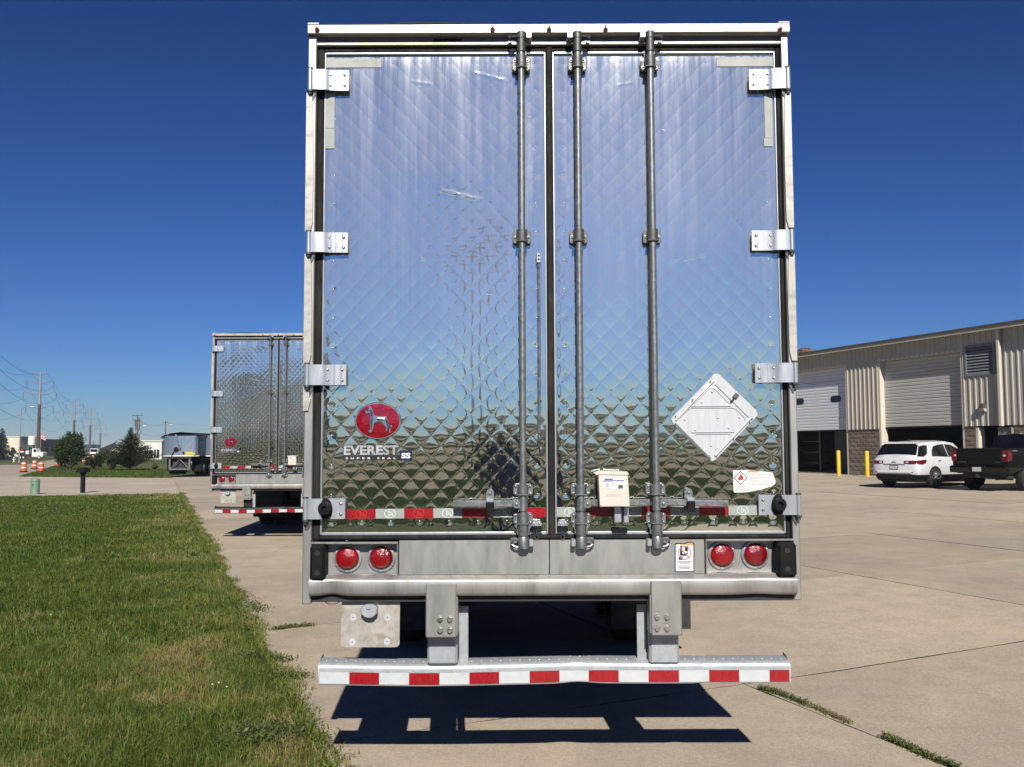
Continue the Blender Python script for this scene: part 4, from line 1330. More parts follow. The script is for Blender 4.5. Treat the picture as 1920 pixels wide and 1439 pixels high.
        for (a, b_) in (((825, 1161), (843.5, 1161), (825, 1182), (843.5, 1182)) if s < 0 else ((1232, 1157), (1250.5, 1157), (1232, 1178), (1250.5, 1178))):
            x, z = R(a, b_, -0.06)
            MB().cyl((x, -0.060, z), (x, -0.064, z), 0.0165, 14).cyl((x, -0.064, z), (x, -0.076, z), 0.012, 6).build('bolt', M['bolt'], ug)
        zp1, zp0 = zc0 + 0.02, zt_ + 0.002
        MB().box(x0_ + 0.001, x1_ - 0.0005, 0.030, 0.135, zp0, zp1, 0.012).build('guard_post', M['galv_light'], ug)
        if s < 0:
            MB().box(x1_ + 0.004, X(878, 1200, 0.10), 0.10, 0.112, Zz(1000, 1240, .1), Zz(1000, 1136, .1), 0.002).build('brace', M['galv_light'], ug)
        else:
            MB().box(X(1194.5, 1200, 0.10), x0_ - 0.004, 0.10, 0.112, Zz(1000, 1240, .1), Zz(1000, 1134, .1), 0.002).build('brace', M['galv_light'], ug)

    # --- running gear
    for y in (3.75, 5.05):
        MB().cyl((-1.0, y, 0.52), (1.0, y, 0.52), 0.065, 12).box(-0.5, -0.42, y - 0.5, y + 0.5, 0.62, 1.09).box(0.42, 0.5, y - 0.5, y + 0.5, 0.62, 1.09).build('axle', M['undercarriage'], root)
    tm = MB().lathe([(0.30, -0.135), (0.40, -0.14), (0.48, -0.125), (0.505, -0.10), (0.51, 0.0), (0.505, 0.10), (0.48, 0.125), (0.40, 0.14), (0.30, 0.135)], (0, 0, 0), 'x', 36, False).mesh('wheel', M['tyre'])
    rm = MB().lathe([(0.30, -0.10), (0.285, -0.13), (0.20, -0.06), (0.12, -0.05), (0.11, -0.10), (1e-5, -0.11)], (0, 0, 0), 'x', 24).mesh('rim', M['alum'])
    for y in (3.75, 5.05):
        for x in (-1.13, -0.79, 0.79, 1.13):
            w = link('wheel', tm, root, (x, y, 0.511))
            link('rim', rm, w, (0, 0, 0), (0, 0, 0 if x < 0 else math.pi))
    for s in (-1, 1):
        MB().box(s * 0.62, s * 1.285, 3.05, 3.06, 0.22, 1.09).build('mud_flap', M['undercarriage'], root)
    MB().box(-0.55, 0.55, 2.2, 6.5, 0.96, 1.09).build('slider_frame', M['undercarriage'], root)
    return root

near_trailer = make_trailer()
far_trailer = copy_tree(near_trailer, None, skip=('warning_sticker', 'hazard_sticker', 'reflective_tape', 'placard_holder', 'hold_back_rod'))
far_trailer['label'] = 'farther semi trailer with quilted stainless doors, half hidden at the left of the near one'
far_trailer.location = (at(395, 842, 18.35).x + 1.297, 18.35, 0)
M['black_paint'] = pbr('black_paint', (0.012, 0.012, 0.013), 0.5, var=0.3)
for o in far_trailer.children_recursive:
    if o.name.split('.')[0] in ('underride_guard', 'guard_post', 'end_plate', 'top_dimples'):
        o.material_slots[0].link = 'OBJECT'
        o.material_slots[0].material = M['black_paint']
    if o.name.split('.')[0] in ('tape_segment', 'plate_bracket'):
        pass
# ================================================================== the workshop on the right
M['sheet'] = pbr('tan_sheet_metal', (0.475, 0.45, 0.39), 0.5, 0.0, var=0.10, scale=1.5, stretch=(3, 3, 0.3), dirt=(0.38, 0.345, 0.28), dirt_amt=0.35)
M['jamb'] = pbr('pale_jamb', (0.64, 0.595, 0.49), 0.5, var=0.08)
M['trim_dark'] = pbr('brown_trim', (0.10, 0.08, 0.062), 0.5, var=0.2)
M['shutter_white'] = pbr('white_door_section', (0.66, 0.70, 0.75), 0.45, var=0.06, scale=2)
M['shutter_grey'] = pbr('grey_door_section', (0.50, 0.485, 0.455), 0.45, var=0.12, scale=2, stretch=(0.5, 1, 4))
M['louvre'] = pbr('louvre_grey', (0.20, 0.215, 0.235), 0.45, var=0.1)
M['interior'] = pbr('shop_interior', (0.10, 0.115, 0.13), 0.8, var=0.3, scale=1)
M['interior_floor'] = pbr('shop_floor', (0.16, 0.15, 0.14), 0.7, var=0.3, scale=1)
M['glass_dark'] = pbr('dark_glass', (0.006, 0.007, 0.009), 0.05, 0.0, var=0.1, rvar=0.01)
M['rust'] = pbr('rusty_vent', (0.09, 0.032, 0.02), 0.8, var=0.5, scale=9, dirt=(0.35, 0.30, 0.26), dirt_amt=0.8)
M['yellow'] = pbr('safety_yellow', (0.72, 0.50, 0.02), 0.45, var=0.1, scale=4, dirt=(0.35, 0.25, 0.05), dirt_amt=0.35)
M['mortar'] = pbr('mortar', (0.20, 0.175, 0.15), 0.9, var=0.2, scale=8)
blocks_m = []
for q, c in enumerate(((0.235, 0.185, 0.145), (0.215, 0.17, 0.135), (0.26, 0.21, 0.165), (0.195, 0.155, 0.125))):
    blocks_m.append(pbr('split_block', c, 0.95, var=0.45, scale=22, bumps=0.9, bscale=30))

P0 = 33.05
B_T0 = 40.0
BO = Vector((PX[0] * P0 + AX[0] * B_T0, PX[1] * P0 + AX[1] * B_T0, 0))
BO.z = gz(BO.x, BO.y)
def BW(px, py, depth=0.0):
    """picture point -> (along the wall, height) on the workshop front"""
    d = ray(px, py)
    k = (P0 + depth) / (PX[0] * d[0] + PX[1] * d[1])
    x, y, z = d[0] * k, d[1] * k, CAMH + d[2] * k
    t = AX[0] * x + AX[1] * y
    return B_T0 - t, z - BO.z

shop = thing('workshop_building', 'long tan metal workshop with block base and raised overhead doors at the right', 'building', BO, math.atan2(-0.936, 0.352))
def bpart(mb, name, mat, parent=shop, **k):
    return mb.build(name, mat, parent, **k)

Z_EAVE = BW(1750, 634)[1]
Z_BASE = BW(1592, 807)[1]
xL = BW(1495, 800)[0] - 9.0
xA = BW(1586, 750)[0]            # right edge of the left door opening
xB = BW(1651, 750)[0]            # left edge of the middle opening
xC = BW(1803, 740)[0]
xLs = xA - 4.9                   # left door opening starts here
xR = xC + 16.0
zD1 = BW(1584, 687)[1]
zD2 = BW(1725, 669)[1]
xv0, xv1 = BW(1811, 680)[0], BW(1868, 680)[0]
zv0, zv1 = BW(1840, 704)[1], BW(1840, 646)[1]
xdoor0, xdoor1 = BW(1836, 830)[0], BW(1898, 830)[0]
xdown = BW(1879, 700)[0]

def ribbed(x0, x1, z0, z1):
    """one run of ribbed sheets, each about 0.9 m wide"""
    w = 0.305
    x = x0
    while x < x1 - 0.02:
        xe = min(x + 3 * w, x1)
        mb = MB()
        prof = [(x, 0.0)]
        q = x
        while q < xe - 1e-4:
            for (dx, dy) in ((0.10, 0.0), (0.125, -0.034), (0.185, -0.034), (0.21, 0.0)):
                if q + dx < xe:
                    prof.append((q + dx, dy))
            q += w
        prof.append((xe - 0.001, 0.0))
        n = len(prof)
        vs = [(a, b, z0) for a, b in prof] + [(a, b, z1) for a, b in prof]
        vs += [(prof[0][0], 0.03, z0), (prof[-1][0], 0.03, z0), (prof[-1][0], 0.03, z1), (prof[0][0], 0.03, z1)]
        fs = [(i, i + 1, n + i + 1, n + i) for i in range(n - 1)]
        fs += [(2 * n, 2 * n + 3, 2 * n + 2, 2 * n + 1), (2 * n, 0, n, 2 * n + 3), (2 * n + 1, 2 * n + 2, 2 * n - 1, n - 1)]
        mb.add(vs, fs)
        bpart(mb, 'wall_sheet', M['sheet'], angle=0.3)
        x = xe

zt = Z_EAVE - 0.02
ribbed(xL, xLs, Z_BASE, zt)
ribbed(xLs, xA, zD1, zt)
ribbed(xA, xB, Z_BASE + 0.02, zt)
ribbed(xB, xC, zD2, zt)
ribbed(xC, xv0, Z_BASE + 0.02, zt)
ribbed(xv0, xv1, Z_BASE + 0.02, zv0)
ribbed(xv0, xv1, zv1, zt)
ribbed(xv1, xR, Z_BASE + 0.02, zt)

# eave, gutter and roof
OV = 0.36
bpart(MB().box(xL, xR, -OV, 0.05, Z_EAVE - 0.02, Z_EAVE + 0.02), 'soffit', M['sheet'])
bpart(MB().box(xL, xR, -OV - 0.03, -OV, Z_EAVE - 0.06, Z_EAVE + 0.07), 'eave_trim', M['sheet'])
bpart(MB().box(xL, xR, -OV - 0.06, -OV + 0.06, Z_EAVE + 0.071, Z_EAVE + 0.18), 'gutter', M['trim_dark'])
rf = MB().add([(xL, -OV, Z_EAVE + 0.15), (xR, -OV, Z_EAVE + 0.15), (xR, 12, Z_EAVE + 0.85), (xL, 12, Z_EAVE + 0.85), (xR, 24, Z_EAVE + 0.15), (xL, 24, Z_EAVE + 0.15)], [(0, 1, 2, 3), (3, 2, 4, 5)])
roof_o = bpart(rf, 'roof', M['sheet'])
vx, vz = BW(1510, 668, 3.0)
vent = MB().lathe([(0.30, Z_EAVE + 0.2), (0.30, vz + 0.02), (0.44, vz + 0.06), (0.48, vz + 0.2), (0.42, vz + 0.38), (0.24, vz + 0.48), (1e-4, vz + 0.51)], (vx, 3.0, 0), 'z', 20)
bpart(vent, 'turbine_vent', M['rust'], roof_o)
# end and back walls, inner walls
bpart(MB().box(xL, xL + 0.1, 0.06, 24, 0, Z_EAVE), 'end_wall', M['sheet'])
bpart(MB().box(xR - 0.1, xR, 0.06, 24, 0, Z_EAVE), 'end_wall', M['sheet'])
bpart(MB().box(xL, xR, 23.9, 24, 0, Z_EAVE), 'back_wall', M['interior'])
bpart(MB().box(xL, xR, 0.2, 24, 0.0, 0.02), 'shop_floor', M['interior_floor'])
bpart(MB().box(xLs + 1.9, xA - 0.9, 1.7, 1.8, 0.02, 3.0), 'partition', M['interior'])
bpart(MB().box(xLs + 1.2, xLs + 1.32, 1.2, 1.32, 0.02, 2.6), 'rack_post', M['trim_dark'])
for z in (0.5, 1.1, 1.7, 2.3):
    bpart(MB().box(xLs - 0.2, xLs + 1.2, 1.2, 1.9, z, z + 0.05), 'rack_shelf', M['trim_dark'])

# jambs and heads of the two big openings
DEP = 0.27
def opening(x0, x1, z1, door_bot, mat, windows):
    bpart(MB().box(x0 - 0.12, x0, -0.012, DEP + 0.12, 0.0, z1), 'door_jamb', M['jamb'])
    bpart(MB().box(x1, x1 + 0.12, -0.012, DEP + 0.12, 0.0, z1), 'door_jamb', M['jamb'])
    bpart(MB().box(x0 - 0.12, x1 + 0.12, -0.014, DEP + 0.12, z1 + 0.001, z1 + 0.10), 'door_head', M['jamb'])
    d = thing_part('overhead_door', x0, x1)
    h = (z1 - door_bot)
    n = 5
    for q in range(n):
        za, zb = door_bot + h * q / n, door_bot + h * (q + 1) / n
        mb = MB()
        ys = []
        m = 4
        prof = []
        for r in range(m):
            z_a = za + 0.004 + (zb - za - 0.008) * r / m
            z_b = za + 0.004 + (zb - za - 0.008) * (r + 1) / m
            prof += [(DEP + 0.0, z_a), (DEP - 0.018, z_a + (z_b - z_a) * 0.18), (DEP - 0.018, z_a + (z_b - z_a) * 0.8), (DEP + 0.0, z_b - 0.001)]
        prof = prof + [(DEP + 0.045, zb - 0.004), (DEP + 0.045, za + 0.004)]
        mb.prism_x(prof, x0 + 0.002, x1 - 0.002)
        bpart(mb, 'door_section', mat, d, angle=0.25)
        for (a, b, sec) in windows:
            if sec == q:
                zc = (za + zb) / 2
                hh = 0.16
                pts = []
                for k in range(24):
                    an = 2 * math.pi * k / 24
                    cx = (a + b) / 2 + (1 if math.cos(an) > 0 else -1) * ((b - a) / 2 - hh)
                    pts.append((cx + hh * math.cos(an), zc + hh * math.sin(an)))
                bpart(MB().prism(pts, DEP - 0.032, DEP - 0.017, 0.004), 'door_window', M['glass_dark'], d)
    bpart(MB().box(x0 + 0.002, x1 - 0.002, DEP - 0.02, DEP + 0.04, door_bot - 0.05, door_bot - 0.001), 'door_seal', M['rubber'], d)

def thing_part(name, x0, x1):
    o = bpy.data.objects.new(name, None)
    o.empty_display_size = 0.1
    sc.collection.objects.link(o)
    o.parent = shop
    return o

wz = BW(1567, 751, DEP)
zb1 = BW(1560, 807, DEP)[1]
zb2 = BW(1730, 800, DEP)[1]
w0, w1 = BW(1558, 751, DEP)[0], BW(1577.5, 751, DEP)[0]
w2 = BW(1508, 755, DEP)[0]
opening(xLs, xA, zD1, zb1, M['shutter_white'], ((w0, w1, 2), (w2 - (w1 - w0), w2, 2), (w2 - 2.9, w2 - 2.9 + (w1 - w0), 2)))
opening(xB, xC, zD2, zb2, M['shutter_grey'], ())

# block base, every block laid singly
bmesh_cache = {}
def blockwork(x0, x1, z1, y_face=-0.02, th=0.18):
    bpart(MB().box(x0 + 0.01, x1 - 0.01, y_face + 0.02, y_face + th, 0.0, z1 - 0.01), 'mortar_bed', M['mortar'])
    r = random.Random(int(x0 * 100))
    row, z = 0, 0.0
    while z < z1 - 0.03:
        hh = min(0.203, z1 - z)
        x = x0 - (0.2 if row % 2 else 0.0)
        while x < x1 - 0.01:
            a, b = max(x, x0), min(x + 0.406, x1)
            if b - a > 0.04:
                L, Hh = round(b - a - 0.012, 2), round(hh - 0.012, 3)
                key = (L, Hh, r.randrange(4))
                if key not in bmesh_cache:
                    mb = MB()
                    rr = random.Random(hash((L, Hh, key[2])) & 0xffff)
                    nx, nz = max(2, int(L / 0.07)), 4
                    vs, fs = [], []
                    for j in range(nz):
                        for i in range(nx):
                            e = 0.0 if (i in (0, nx - 1) or j in (0, nz - 1)) else rr.uniform(-0.022, -0.004)
                            vs.append((L * i / (nx - 1), e, Hh * j / (nz - 1)))
                    for j in range(nz - 1):
                        for i in range(nx - 1):
                            fs.append((j * nx + i, j * nx + i + 1, (j + 1) * nx + i + 1, (j + 1) * nx + i))
                    mb.add(vs, fs)
                    mb.add([(0, 0, 0), (L, 0, 0), (L, 0, Hh), (0, 0, Hh), (0, .05, 0), (L, .05, 0), (L, .05, Hh), (0, .05, Hh)], [(0, 1, 5, 4), (1, 2, 6, 5), (2, 3, 7, 6), (3, 0, 4, 7)])
                    bmesh_cache[key] = mb.mesh('block', blocks_m[key[2]], 0.2)
                link('block', bmesh_cache[key], shop, (a + 0.006, y_face, z + 0.006))
            x += 0.406
        z += 0.203
        row += 1
    bpart(MB().box(x0, x1, -0.05, 0.10, z1 + 0.0, z1 + 0.05), 'base_flashing', M['trim_dark'])

blockwork(xA + 0.125, xB - 0.125, Z_BASE - 0.04)
blockwork(xC + 0.125, xdoor0 - 0.13, Z_BASE - 0.04)
blockwork(xdoor1 + 0.1, min(xR, xdoor1 + 3.2), Z_BASE - 0.04)
bpart(MB().box(xL, xLs - 0.12, -0.02, 0.1, 0, Z_BASE), 'base_wall', M['mortar'])
bpart(MB().box(xdoor1 + 3.2, xR, -0.02, 0.1, 0, Z_BASE), 'base_wall', M['mortar'])
# small door beside the middle opening
zdd = Z_BASE - 0.06
bpart(MB().box(xdoor0 - 0.13, xdoor0, -0.03, 0.34, 0, zdd), 'door_jamb', M['jamb'])
bpart(MB().box(xdoor1, xdoor1 + 0.09, -0.03, 0.30, 0, zdd), 'door_jamb', M['jamb'])
xm = BW(1868, 812)[0]
bpart(MB().box(xm, xdoor1 - 0.01, 0.10, 0.16, 0.02, zdd), 'grey_door', M['louvre'])
# louvre
lv = thing_part('louvre_vent', xv0, xv1)
fr = MB()
bpart(MB().box(xv0, xv1, 0.02, 0.04, zv0, zv1), 'vent_back', M['ink'], lv)
bpart(MB().box(xv0, xv0 + 0.09, -0.07, 0.02, zv0, zv1, 0.005), 'vent_frame', M['louvre'], lv)
bpart(MB().box(xv1 - 0.12, xv1, -0.07, 0.02, zv0, zv1, 0.005), 'vent_frame', M['louvre'], lv)
bpart(MB().box(xv0 + 0.09, xv1 - 0.12, -0.07, 0.02, zv0, zv0 + 0.08, 0.005), 'vent_frame', M['louvre'], lv)
bpart(MB().box(xv0 + 0.09, xv1 - 0.12, -0.07, 0.02, zv1 - 0.10, zv1, 0.005), 'vent_frame', M['louvre'], lv)
ns = 9
for q in range(ns):
    za = zv0 + 0.08 + (zv1 - zv0 - 0.18) * q / ns
    hh = (zv1 - zv0 - 0.18) / ns
    bpart(MB().prism_x([(-0.062, za + 0.01), (-0.055, za + 0.04), (0.012, za + hh * 0.95), (0.012, za + hh * 0.8), (-0.05, za + 0.005)], xv0 + 0.09, xv1 - 0.12), 'slat', M['louvre'], lv)
# downpipe and wall lamp
bpart(MB().box(xdown - 0.07, xdown + 0.07, -0.22, -0.08, Z_BASE - 0.02, Z_EAVE - 0.03, 0.01), 'downpipe', M['jamb'])
lx, lz = BW(1846, 764)
lo_ = bpart(MB().box(lx - 0.14, lx + 0.14, -0.20, 0.0, lz - 0.05, lz + 0.16, 0.02), 'wall_lamp', M['trim_dark'])
bpart(MB().prism_x([(-0.21, lz - 0.04), (-0.12, lz - 0.18), (-0.02, lz - 0.18), (-0.02, lz - 0.05)], lx - 0.12, lx + 0.12), 'lamp_lens', M['shutter_grey'], lo_)

# bollards
def bollard(px, py, label, top_px):
    g = gnd(px, py)
    r = 0.095
    h = (at(px, top_px, g.y).z - g.z)
    o = thing('bollard', label, 'bollard', g, group='yellow bollards')
    MB().lathe([(r, 0.0), (r, h - 0.05), (r * 0.85, h - 0.015), (r * 0.4, h), (1e-4, h + 0.003)], (0, 0, 0), 'z', 18).build('post', M['yellow'], o)
    MB().lathe([(r * 1.6, -0.02), (r * 1.55, 0.006), (r * 1.02, 0.008)], (0, 0, 0), 'z', 18).build('collar', M['concrete'], o)
bollard(1573, 892.5, 'yellow bollard standing in front of the left white overhead door', 845)
bollard(1626.5, 894, 'yellow bollard in front of the block pier, next to the white car', 846)
# ================================================================== car paint, glass, wheels
M['white_paint'] = pbr('white_paint', (0.66, 0.67, 0.69), 0.25, var=0.03, coat=1.0, rvar=0.03)
M['black_car'] = pbr('black_paint_gloss', (0.0035, 0.004, 0.006), 0.22, var=0.2, coat=0.5, rvar=0.04, spec=0.3)
M['cladding'] = pbr('black_cladding', (0.008, 0.008, 0.009), 0.6, var=0.2, spec=0.2)
M['car_glass'] = pbr('privacy_glass', (0.006, 0.007, 0.009), 0.04, var=0.1, rvar=0.01, coat=0.4)
M['wheel_silver'] = pbr('alloy', (0.62, 0.63, 0.65), 0.25, 0.8, var=0.1)
M['lamp_red'] = lens_mat('car_red_lens', (0.09, 0.003, 0.007))
M['lamp_clear'] = pbr('clear_lens', (0.75, 0.76, 0.78), 0.1, 0.2, var=0.05)
M['plate'] = pbr('number_plate', (0.55, 0.55, 0.57), 0.4, var=0.2, scale=40)
M['dark_silver'] = pbr('dark_silver', (0.36, 0.38, 0.41), 0.3, 0.6, var=0.1)
M['wheel_dark'] = pbr('dark_alloy', (0.03, 0.03, 0.034), 0.35, 0.6, var=0.2)

class Body:
    """car body lofted from half-sections; s = [(y, [(x, z), ...]), ...] from tail to nose"""
    def __init__(b, st):
        b.st = st
    def build(b, name, mat, parent):
        mb = MB()
        k = len(b.st[0][1])
        ring = 2 * k
        vs, fs = [], []
        for (y, pr) in b.st:
            vs += [(x, y, z) for x, z in pr] + [(-x, y, z) for x, z in reversed(pr)]
        for i in range(len(b.st) - 1):
            for j in range(ring):
                fs.append((i * ring + j, i * ring + (j + 1) % ring, (i + 1) * ring + (j + 1) % ring, (i + 1) * ring + j))
        fs.append(tuple(range(ring)))
        fs.append(tuple(range(len(vs) - 1, len(vs) - 1 - ring, -1)))
        mb.add(vs, fs)
        return mb.build(name, mat, parent, angle=0.7)
    def prof(b, y):
        st = b.st
        for i in range(len(st) - 1):
            if st[i][0] <= y <= st[i + 1][0]:
                u = (y - st[i][0]) / max(1e-6, st[i + 1][0] - st[i][0])
                return [(p[0] + (q[0] - p[0]) * u, p[1] + (q[1] - p[1]) * u) for p, q in zip(st[i][1], st[i + 1][1])]
        return st[-1][1]
    def x_at(b, y, z):
        pr = b.prof(y)
        for i in range(len(pr) - 1):
            z0, z1 = pr[i][1], pr[i + 1][1]
            if min(z0, z1) - 1e-6 <= z <= max(z0, z1) + 1e-6 and abs(z1 - z0) > 1e-5:
                return pr[i][0] + (pr[i + 1][0] - pr[i][0]) * (z - z0) / (z1 - z0)
        return pr[-2][0]
    def side(b, name, poly, side, mat, parent, off=0.006, th=0.01):
        """patch on the flank from a (y, z) outline"""
        n = len(poly)
        cy = sum(p[0] for p in poly) / n; cz = sum(p[1] for p in poly) / n
        pts = [(y, z) for y, z in poly] + [(cy, cz)]
        out = [(side * (b.x_at(y, z) + off), y, z) for y, z in pts]
        inn = [(side * (b.x_at(y, z) + off - th - 0.02), y, z) for y, z in pts[:-1]]
        mb = MB()
        fs = [(i, (i + 1) % n, n) for i in range(n)] + [(i, (i + 1) % n, n + 1 + (i + 1) % n, n + 1 + i) for i in range(n)]
        mb.add(out + inn, fs)
        return mb.build(name, mat, parent, angle=0.5)

def wheel_meshes(r, w, rim_mat, spokes=10):
    ty = MB().lathe([(r * 0.66, -w / 2 + 0.01), (r * 0.80, -w / 2), (r * 0.95, -w / 2 + 0.015), (r, -w / 2 + 0.04), (r, w / 2 - 0.04), (r * 0.95, w / 2 - 0.015), (r * 0.8, w / 2), (r * 0.66, w / 2 - 0.01)], (0, 0, 0), 'x', 36, False).mesh('wheel', M['tyre'])
    rb = MB().lathe([(r * 0.66, -w / 2 + 0.012), (r * 0.62, -w / 2 + 0.02), (r * 0.60, 0.0), (1e-4, 0.0)], (0, 0, 0), 'x', 30, False)
    rim = rb.mesh('rim', M['cladding'])
    sp = MB()
    for q in range(spokes):
        an = 2 * math.pi * q / spokes + (0.14 if q % 2 else -0.14)
        c, s_ = math.cos(an), math.sin(an)
        wd = 0.020
        pts = []
        for (rr, ww, h) in ((r * 0.13, wd, -w / 2 + 0.035), (r * 0.65, wd * 1.35, -w / 2 + 0.014)):
            pts += [(h, rr * c - ww * s_, rr * s_ + ww * c), (h, rr * c + ww * s_, rr * s_ - ww * c)]
        back = [(p[0] + 0.03, p[1], p[2]) for p in pts]
        sp.add(pts + back, [(0, 1, 3, 2), (0, 4, 5, 1), (1, 5, 7, 3), (3, 7, 6, 2), (2, 6, 4, 0)])
    sp.lathe([(r * 0.16, -w / 2 + 0.05), (r * 0.15, -w / 2 + 0.025), (1e-4, -w / 2 + 0.02)], (0, 0, 0), 'x', 14)
    sp.lathe([(r * 0.665, -w / 2 + 0.02), (r * 0.665, -w / 2 + 0.004), (r * 0.62, -w / 2 + 0.004), (r * 0.62, -w / 2 + 0.03)], (0, 0, 0), 'x', 30, False)
    return ty, rim, sp.mesh('spokes', rim_mat)

def put_wheels(root, spots, r, w, rim_mat, spokes=10):
    ty, rim, spk = wheel_meshes(r, w, rim_mat, spokes)
    for (x, y) in spots:
        o = link('wheel', ty, root, (x, y, r), (0, 0, 0 if x < 0 else math.pi))
        link('rim', rim, o)
        link('spokes', spk, o)

def arch(root, body, side, yc, r, mat, zc):
    """dark wheel housing on the flank"""
    mb = MB()
    n = 16
    pts = [(yc + r * math.cos(math.pi * q / n), zc + r * math.sin(math.pi * q / n)) for q in range(n + 1)]
    pts += [(yc - r, 0.24), (yc + r, 0.24)]
    body.side('wheel_arch', pts, side, mat, root, 0.004, 0.02)

# ================================================================== white crossover
g = gnd(1675, 915)
Zc = 35.6
sx = (1676 - 960) * Zc / FPX * math.cos(TH)
AZ = math.radians(56)
suv_loc = Vector((13.82, 34.2, 0)); suv_loc.z = gz(suv_loc.x, suv_loc.y)
suv = thing('crossover_car', 'white crossover car parked before the open middle door of the workshop', 'car', suv_loc, -AZ)
suv.scale = (1.05, 1.05, 1.05)
def S(y, wb, wm, wbelt, wr, z0, zs, zm, zbelt, zr, zc):
    return (y, [(0.0, z0), (wb * 0.9, z0), (wb, z0 + 0.10), (wm, zs), (wm * 1.0, zm), (wbelt, zbelt), (wr + (wbelt - wr) * 0.35, zbelt + (zr - zbelt) * 0.62), (wr, zr), (wr * 0.55, zc - 0.01), (0.0, zc)])
st = [
    S(0.00, 0.62, 0.74, 0.70, 0.66, 0.36, 0.50, 0.72, 0.92, 0.98, 1.00),
    S(0.05, 0.74, 0.86, 0.80, 0.72, 0.33, 0.50, 0.74, 0.98, 1.03, 1.06),
    S(0.14, 0.80, 0.905, 0.845, 0.74, 0.30, 0.50, 0.76, 1.02, 1.10, 1.13),
    S(0.40, 0.83, 0.92, 0.87, 0.66, 0.26, 0.50, 0.78, 1.06, 1.50, 1.545),
    S(0.55, 0.84, 0.92, 0.875, 0.655, 0.25, 0.50, 0.78, 1.06, 1.56, 1.60),
    S(1.20, 0.85, 0.92, 0.88, 0.65, 0.22, 0.48, 0.78, 1.04, 1.60, 1.65),
    S(2.00, 0.85, 0.92, 0.885, 0.65, 0.22, 0.48, 0.78, 1.02, 1.61, 1.66),
    S(2.55, 0.85, 0.92, 0.885, 0.645, 0.22, 0.48, 0.78, 1.01, 1.55, 1.60),
    S(3.10, 0.85, 0.92, 0.88, 0.66, 0.22, 0.48, 0.78, 1.00, 1.24, 1.28),
    S(3.42, 0.85, 0.92, 0.86, 0.70, 0.22, 0.48, 0.78, 0.98, 1.03, 1.07),
    S(4.10, 0.84, 0.91, 0.80, 0.62, 0.24, 0.48, 0.76, 0.92, 0.96, 1.00),
    S(4.50, 0.76, 0.86, 0.74, 0.56, 0.26, 0.46, 0.70, 0.80, 0.84, 0.87),
    S(4.64, 0.60, 0.70, 0.62, 0.50, 0.30, 0.46, 0.62, 0.70, 0.73, 0.75)]
bod = Body(st)
bo = bod.build('body', M['white_paint'], suv)
# lower cladding
cl = Body([(y - (0.012 if i == 0 else 0) + (0.012 if i == len(st) - 1 else 0), [(0, pr[1][1] - 0.02), (pr[1][0] + 0.012, pr[1][1] - 0.02), (pr[2][0] + 0.02, pr[2][1]), (bod.x_at(y, 0.47) + 0.014, 0.47 if i else 0.50), (0.3, 0.47 if i else 0.50)]) for i, (y, pr) in enumerate(st)])
cl.build('cladding', M['cladding'], suv)
for s in (-1, 1):
    # quarter glass, rear and front side windows
    bod.side('side_window', [(0.92, 1.10), (1.02, 1.28), (1.22, 1.44), (1.55, 1.50), (1.86, 1.515), (1.88, 1.075)], s, M['car_glass'], suv)
    bod.side('side_window', [(1.92, 1.075), (1.92, 1.515), (2.35, 1.49), (2.62, 1.40), (2.95, 1.20), (3.05, 1.07)], s, M['car_glass'], suv)
    bod.side('quarter_glass', [(0.17, 1.09), (0.40, 1.44), (0.62, 1.48), (0.84, 1.47), (0.66, 1.20), (0.42, 1.10)], s, M['car_glass'], suv, 0.03)
    bod.side('door_handle', [(1.20, 0.93), (1.38, 0.935), (1.38, 0.965), (1.20, 0.955)], s, M['dark_silver'], suv, 0.02)
    wr_ = [(0.40, -0.014), (0.60, -0.016), (0.72, -0.004), (0.80, 0.03), (0.865, 0.085), (0.91, 0.16), (0.93, 0.28), (0.937, 0.46)]
    zt_l = [0.945, 0.95, 0.955, 0.96, 0.965, 0.97, 0.98, 0.99]
    zb_l = [0.865, 0.845, 0.835, 0.832, 0.83, 0.83, 0.835, 0.90]
    vs_ = [(s * a, b, z) for (a, b), z in zip(wr_, zb_l)] + [(s * a, b, z) for (a, b), z in zip(wr_, zt_l)]
    vs_ += [(s * (a - 0.08), b + 0.06, z) for (a, b), z in zip(wr_, zb_l)] + [(s * (a - 0.08), b + 0.06, z) for (a, b), z in zip(wr_, zt_l)]
    MB().add(vs_, [(i, i + 1, 9 + i, 8 + i) for i in range(7)] + [(i, i + 1, 17 + i, 16 + i) for i in range(7)] + [(8 + i, 9 + i, 25 + i, 24 + i) for i in range(7)]).build('tail_lamp', M['lamp_red'], suv)
    bod.side('door_seam', [(1.00, 0.52), (1.01, 0.52), (0.92, 1.08), (0.91, 1.08)], s, M['cladding'], suv, 0.003)
    bod.side('door_seam', [(1.895, 0.50), (1.905, 0.50), (1.905, 1.07), (1.895, 1.07)], s, M['cladding'], suv, 0.003)
    for yc in (0.98, 3.72):
        arch(suv, bod, s, yc, 0.405, M['cladding'], 0.36)
    MB().box(s * 0.93, s * 1.09, 2.86, 2.98, 1.03, 1.17, 0.03).build('mirror', M['white_paint'], suv)
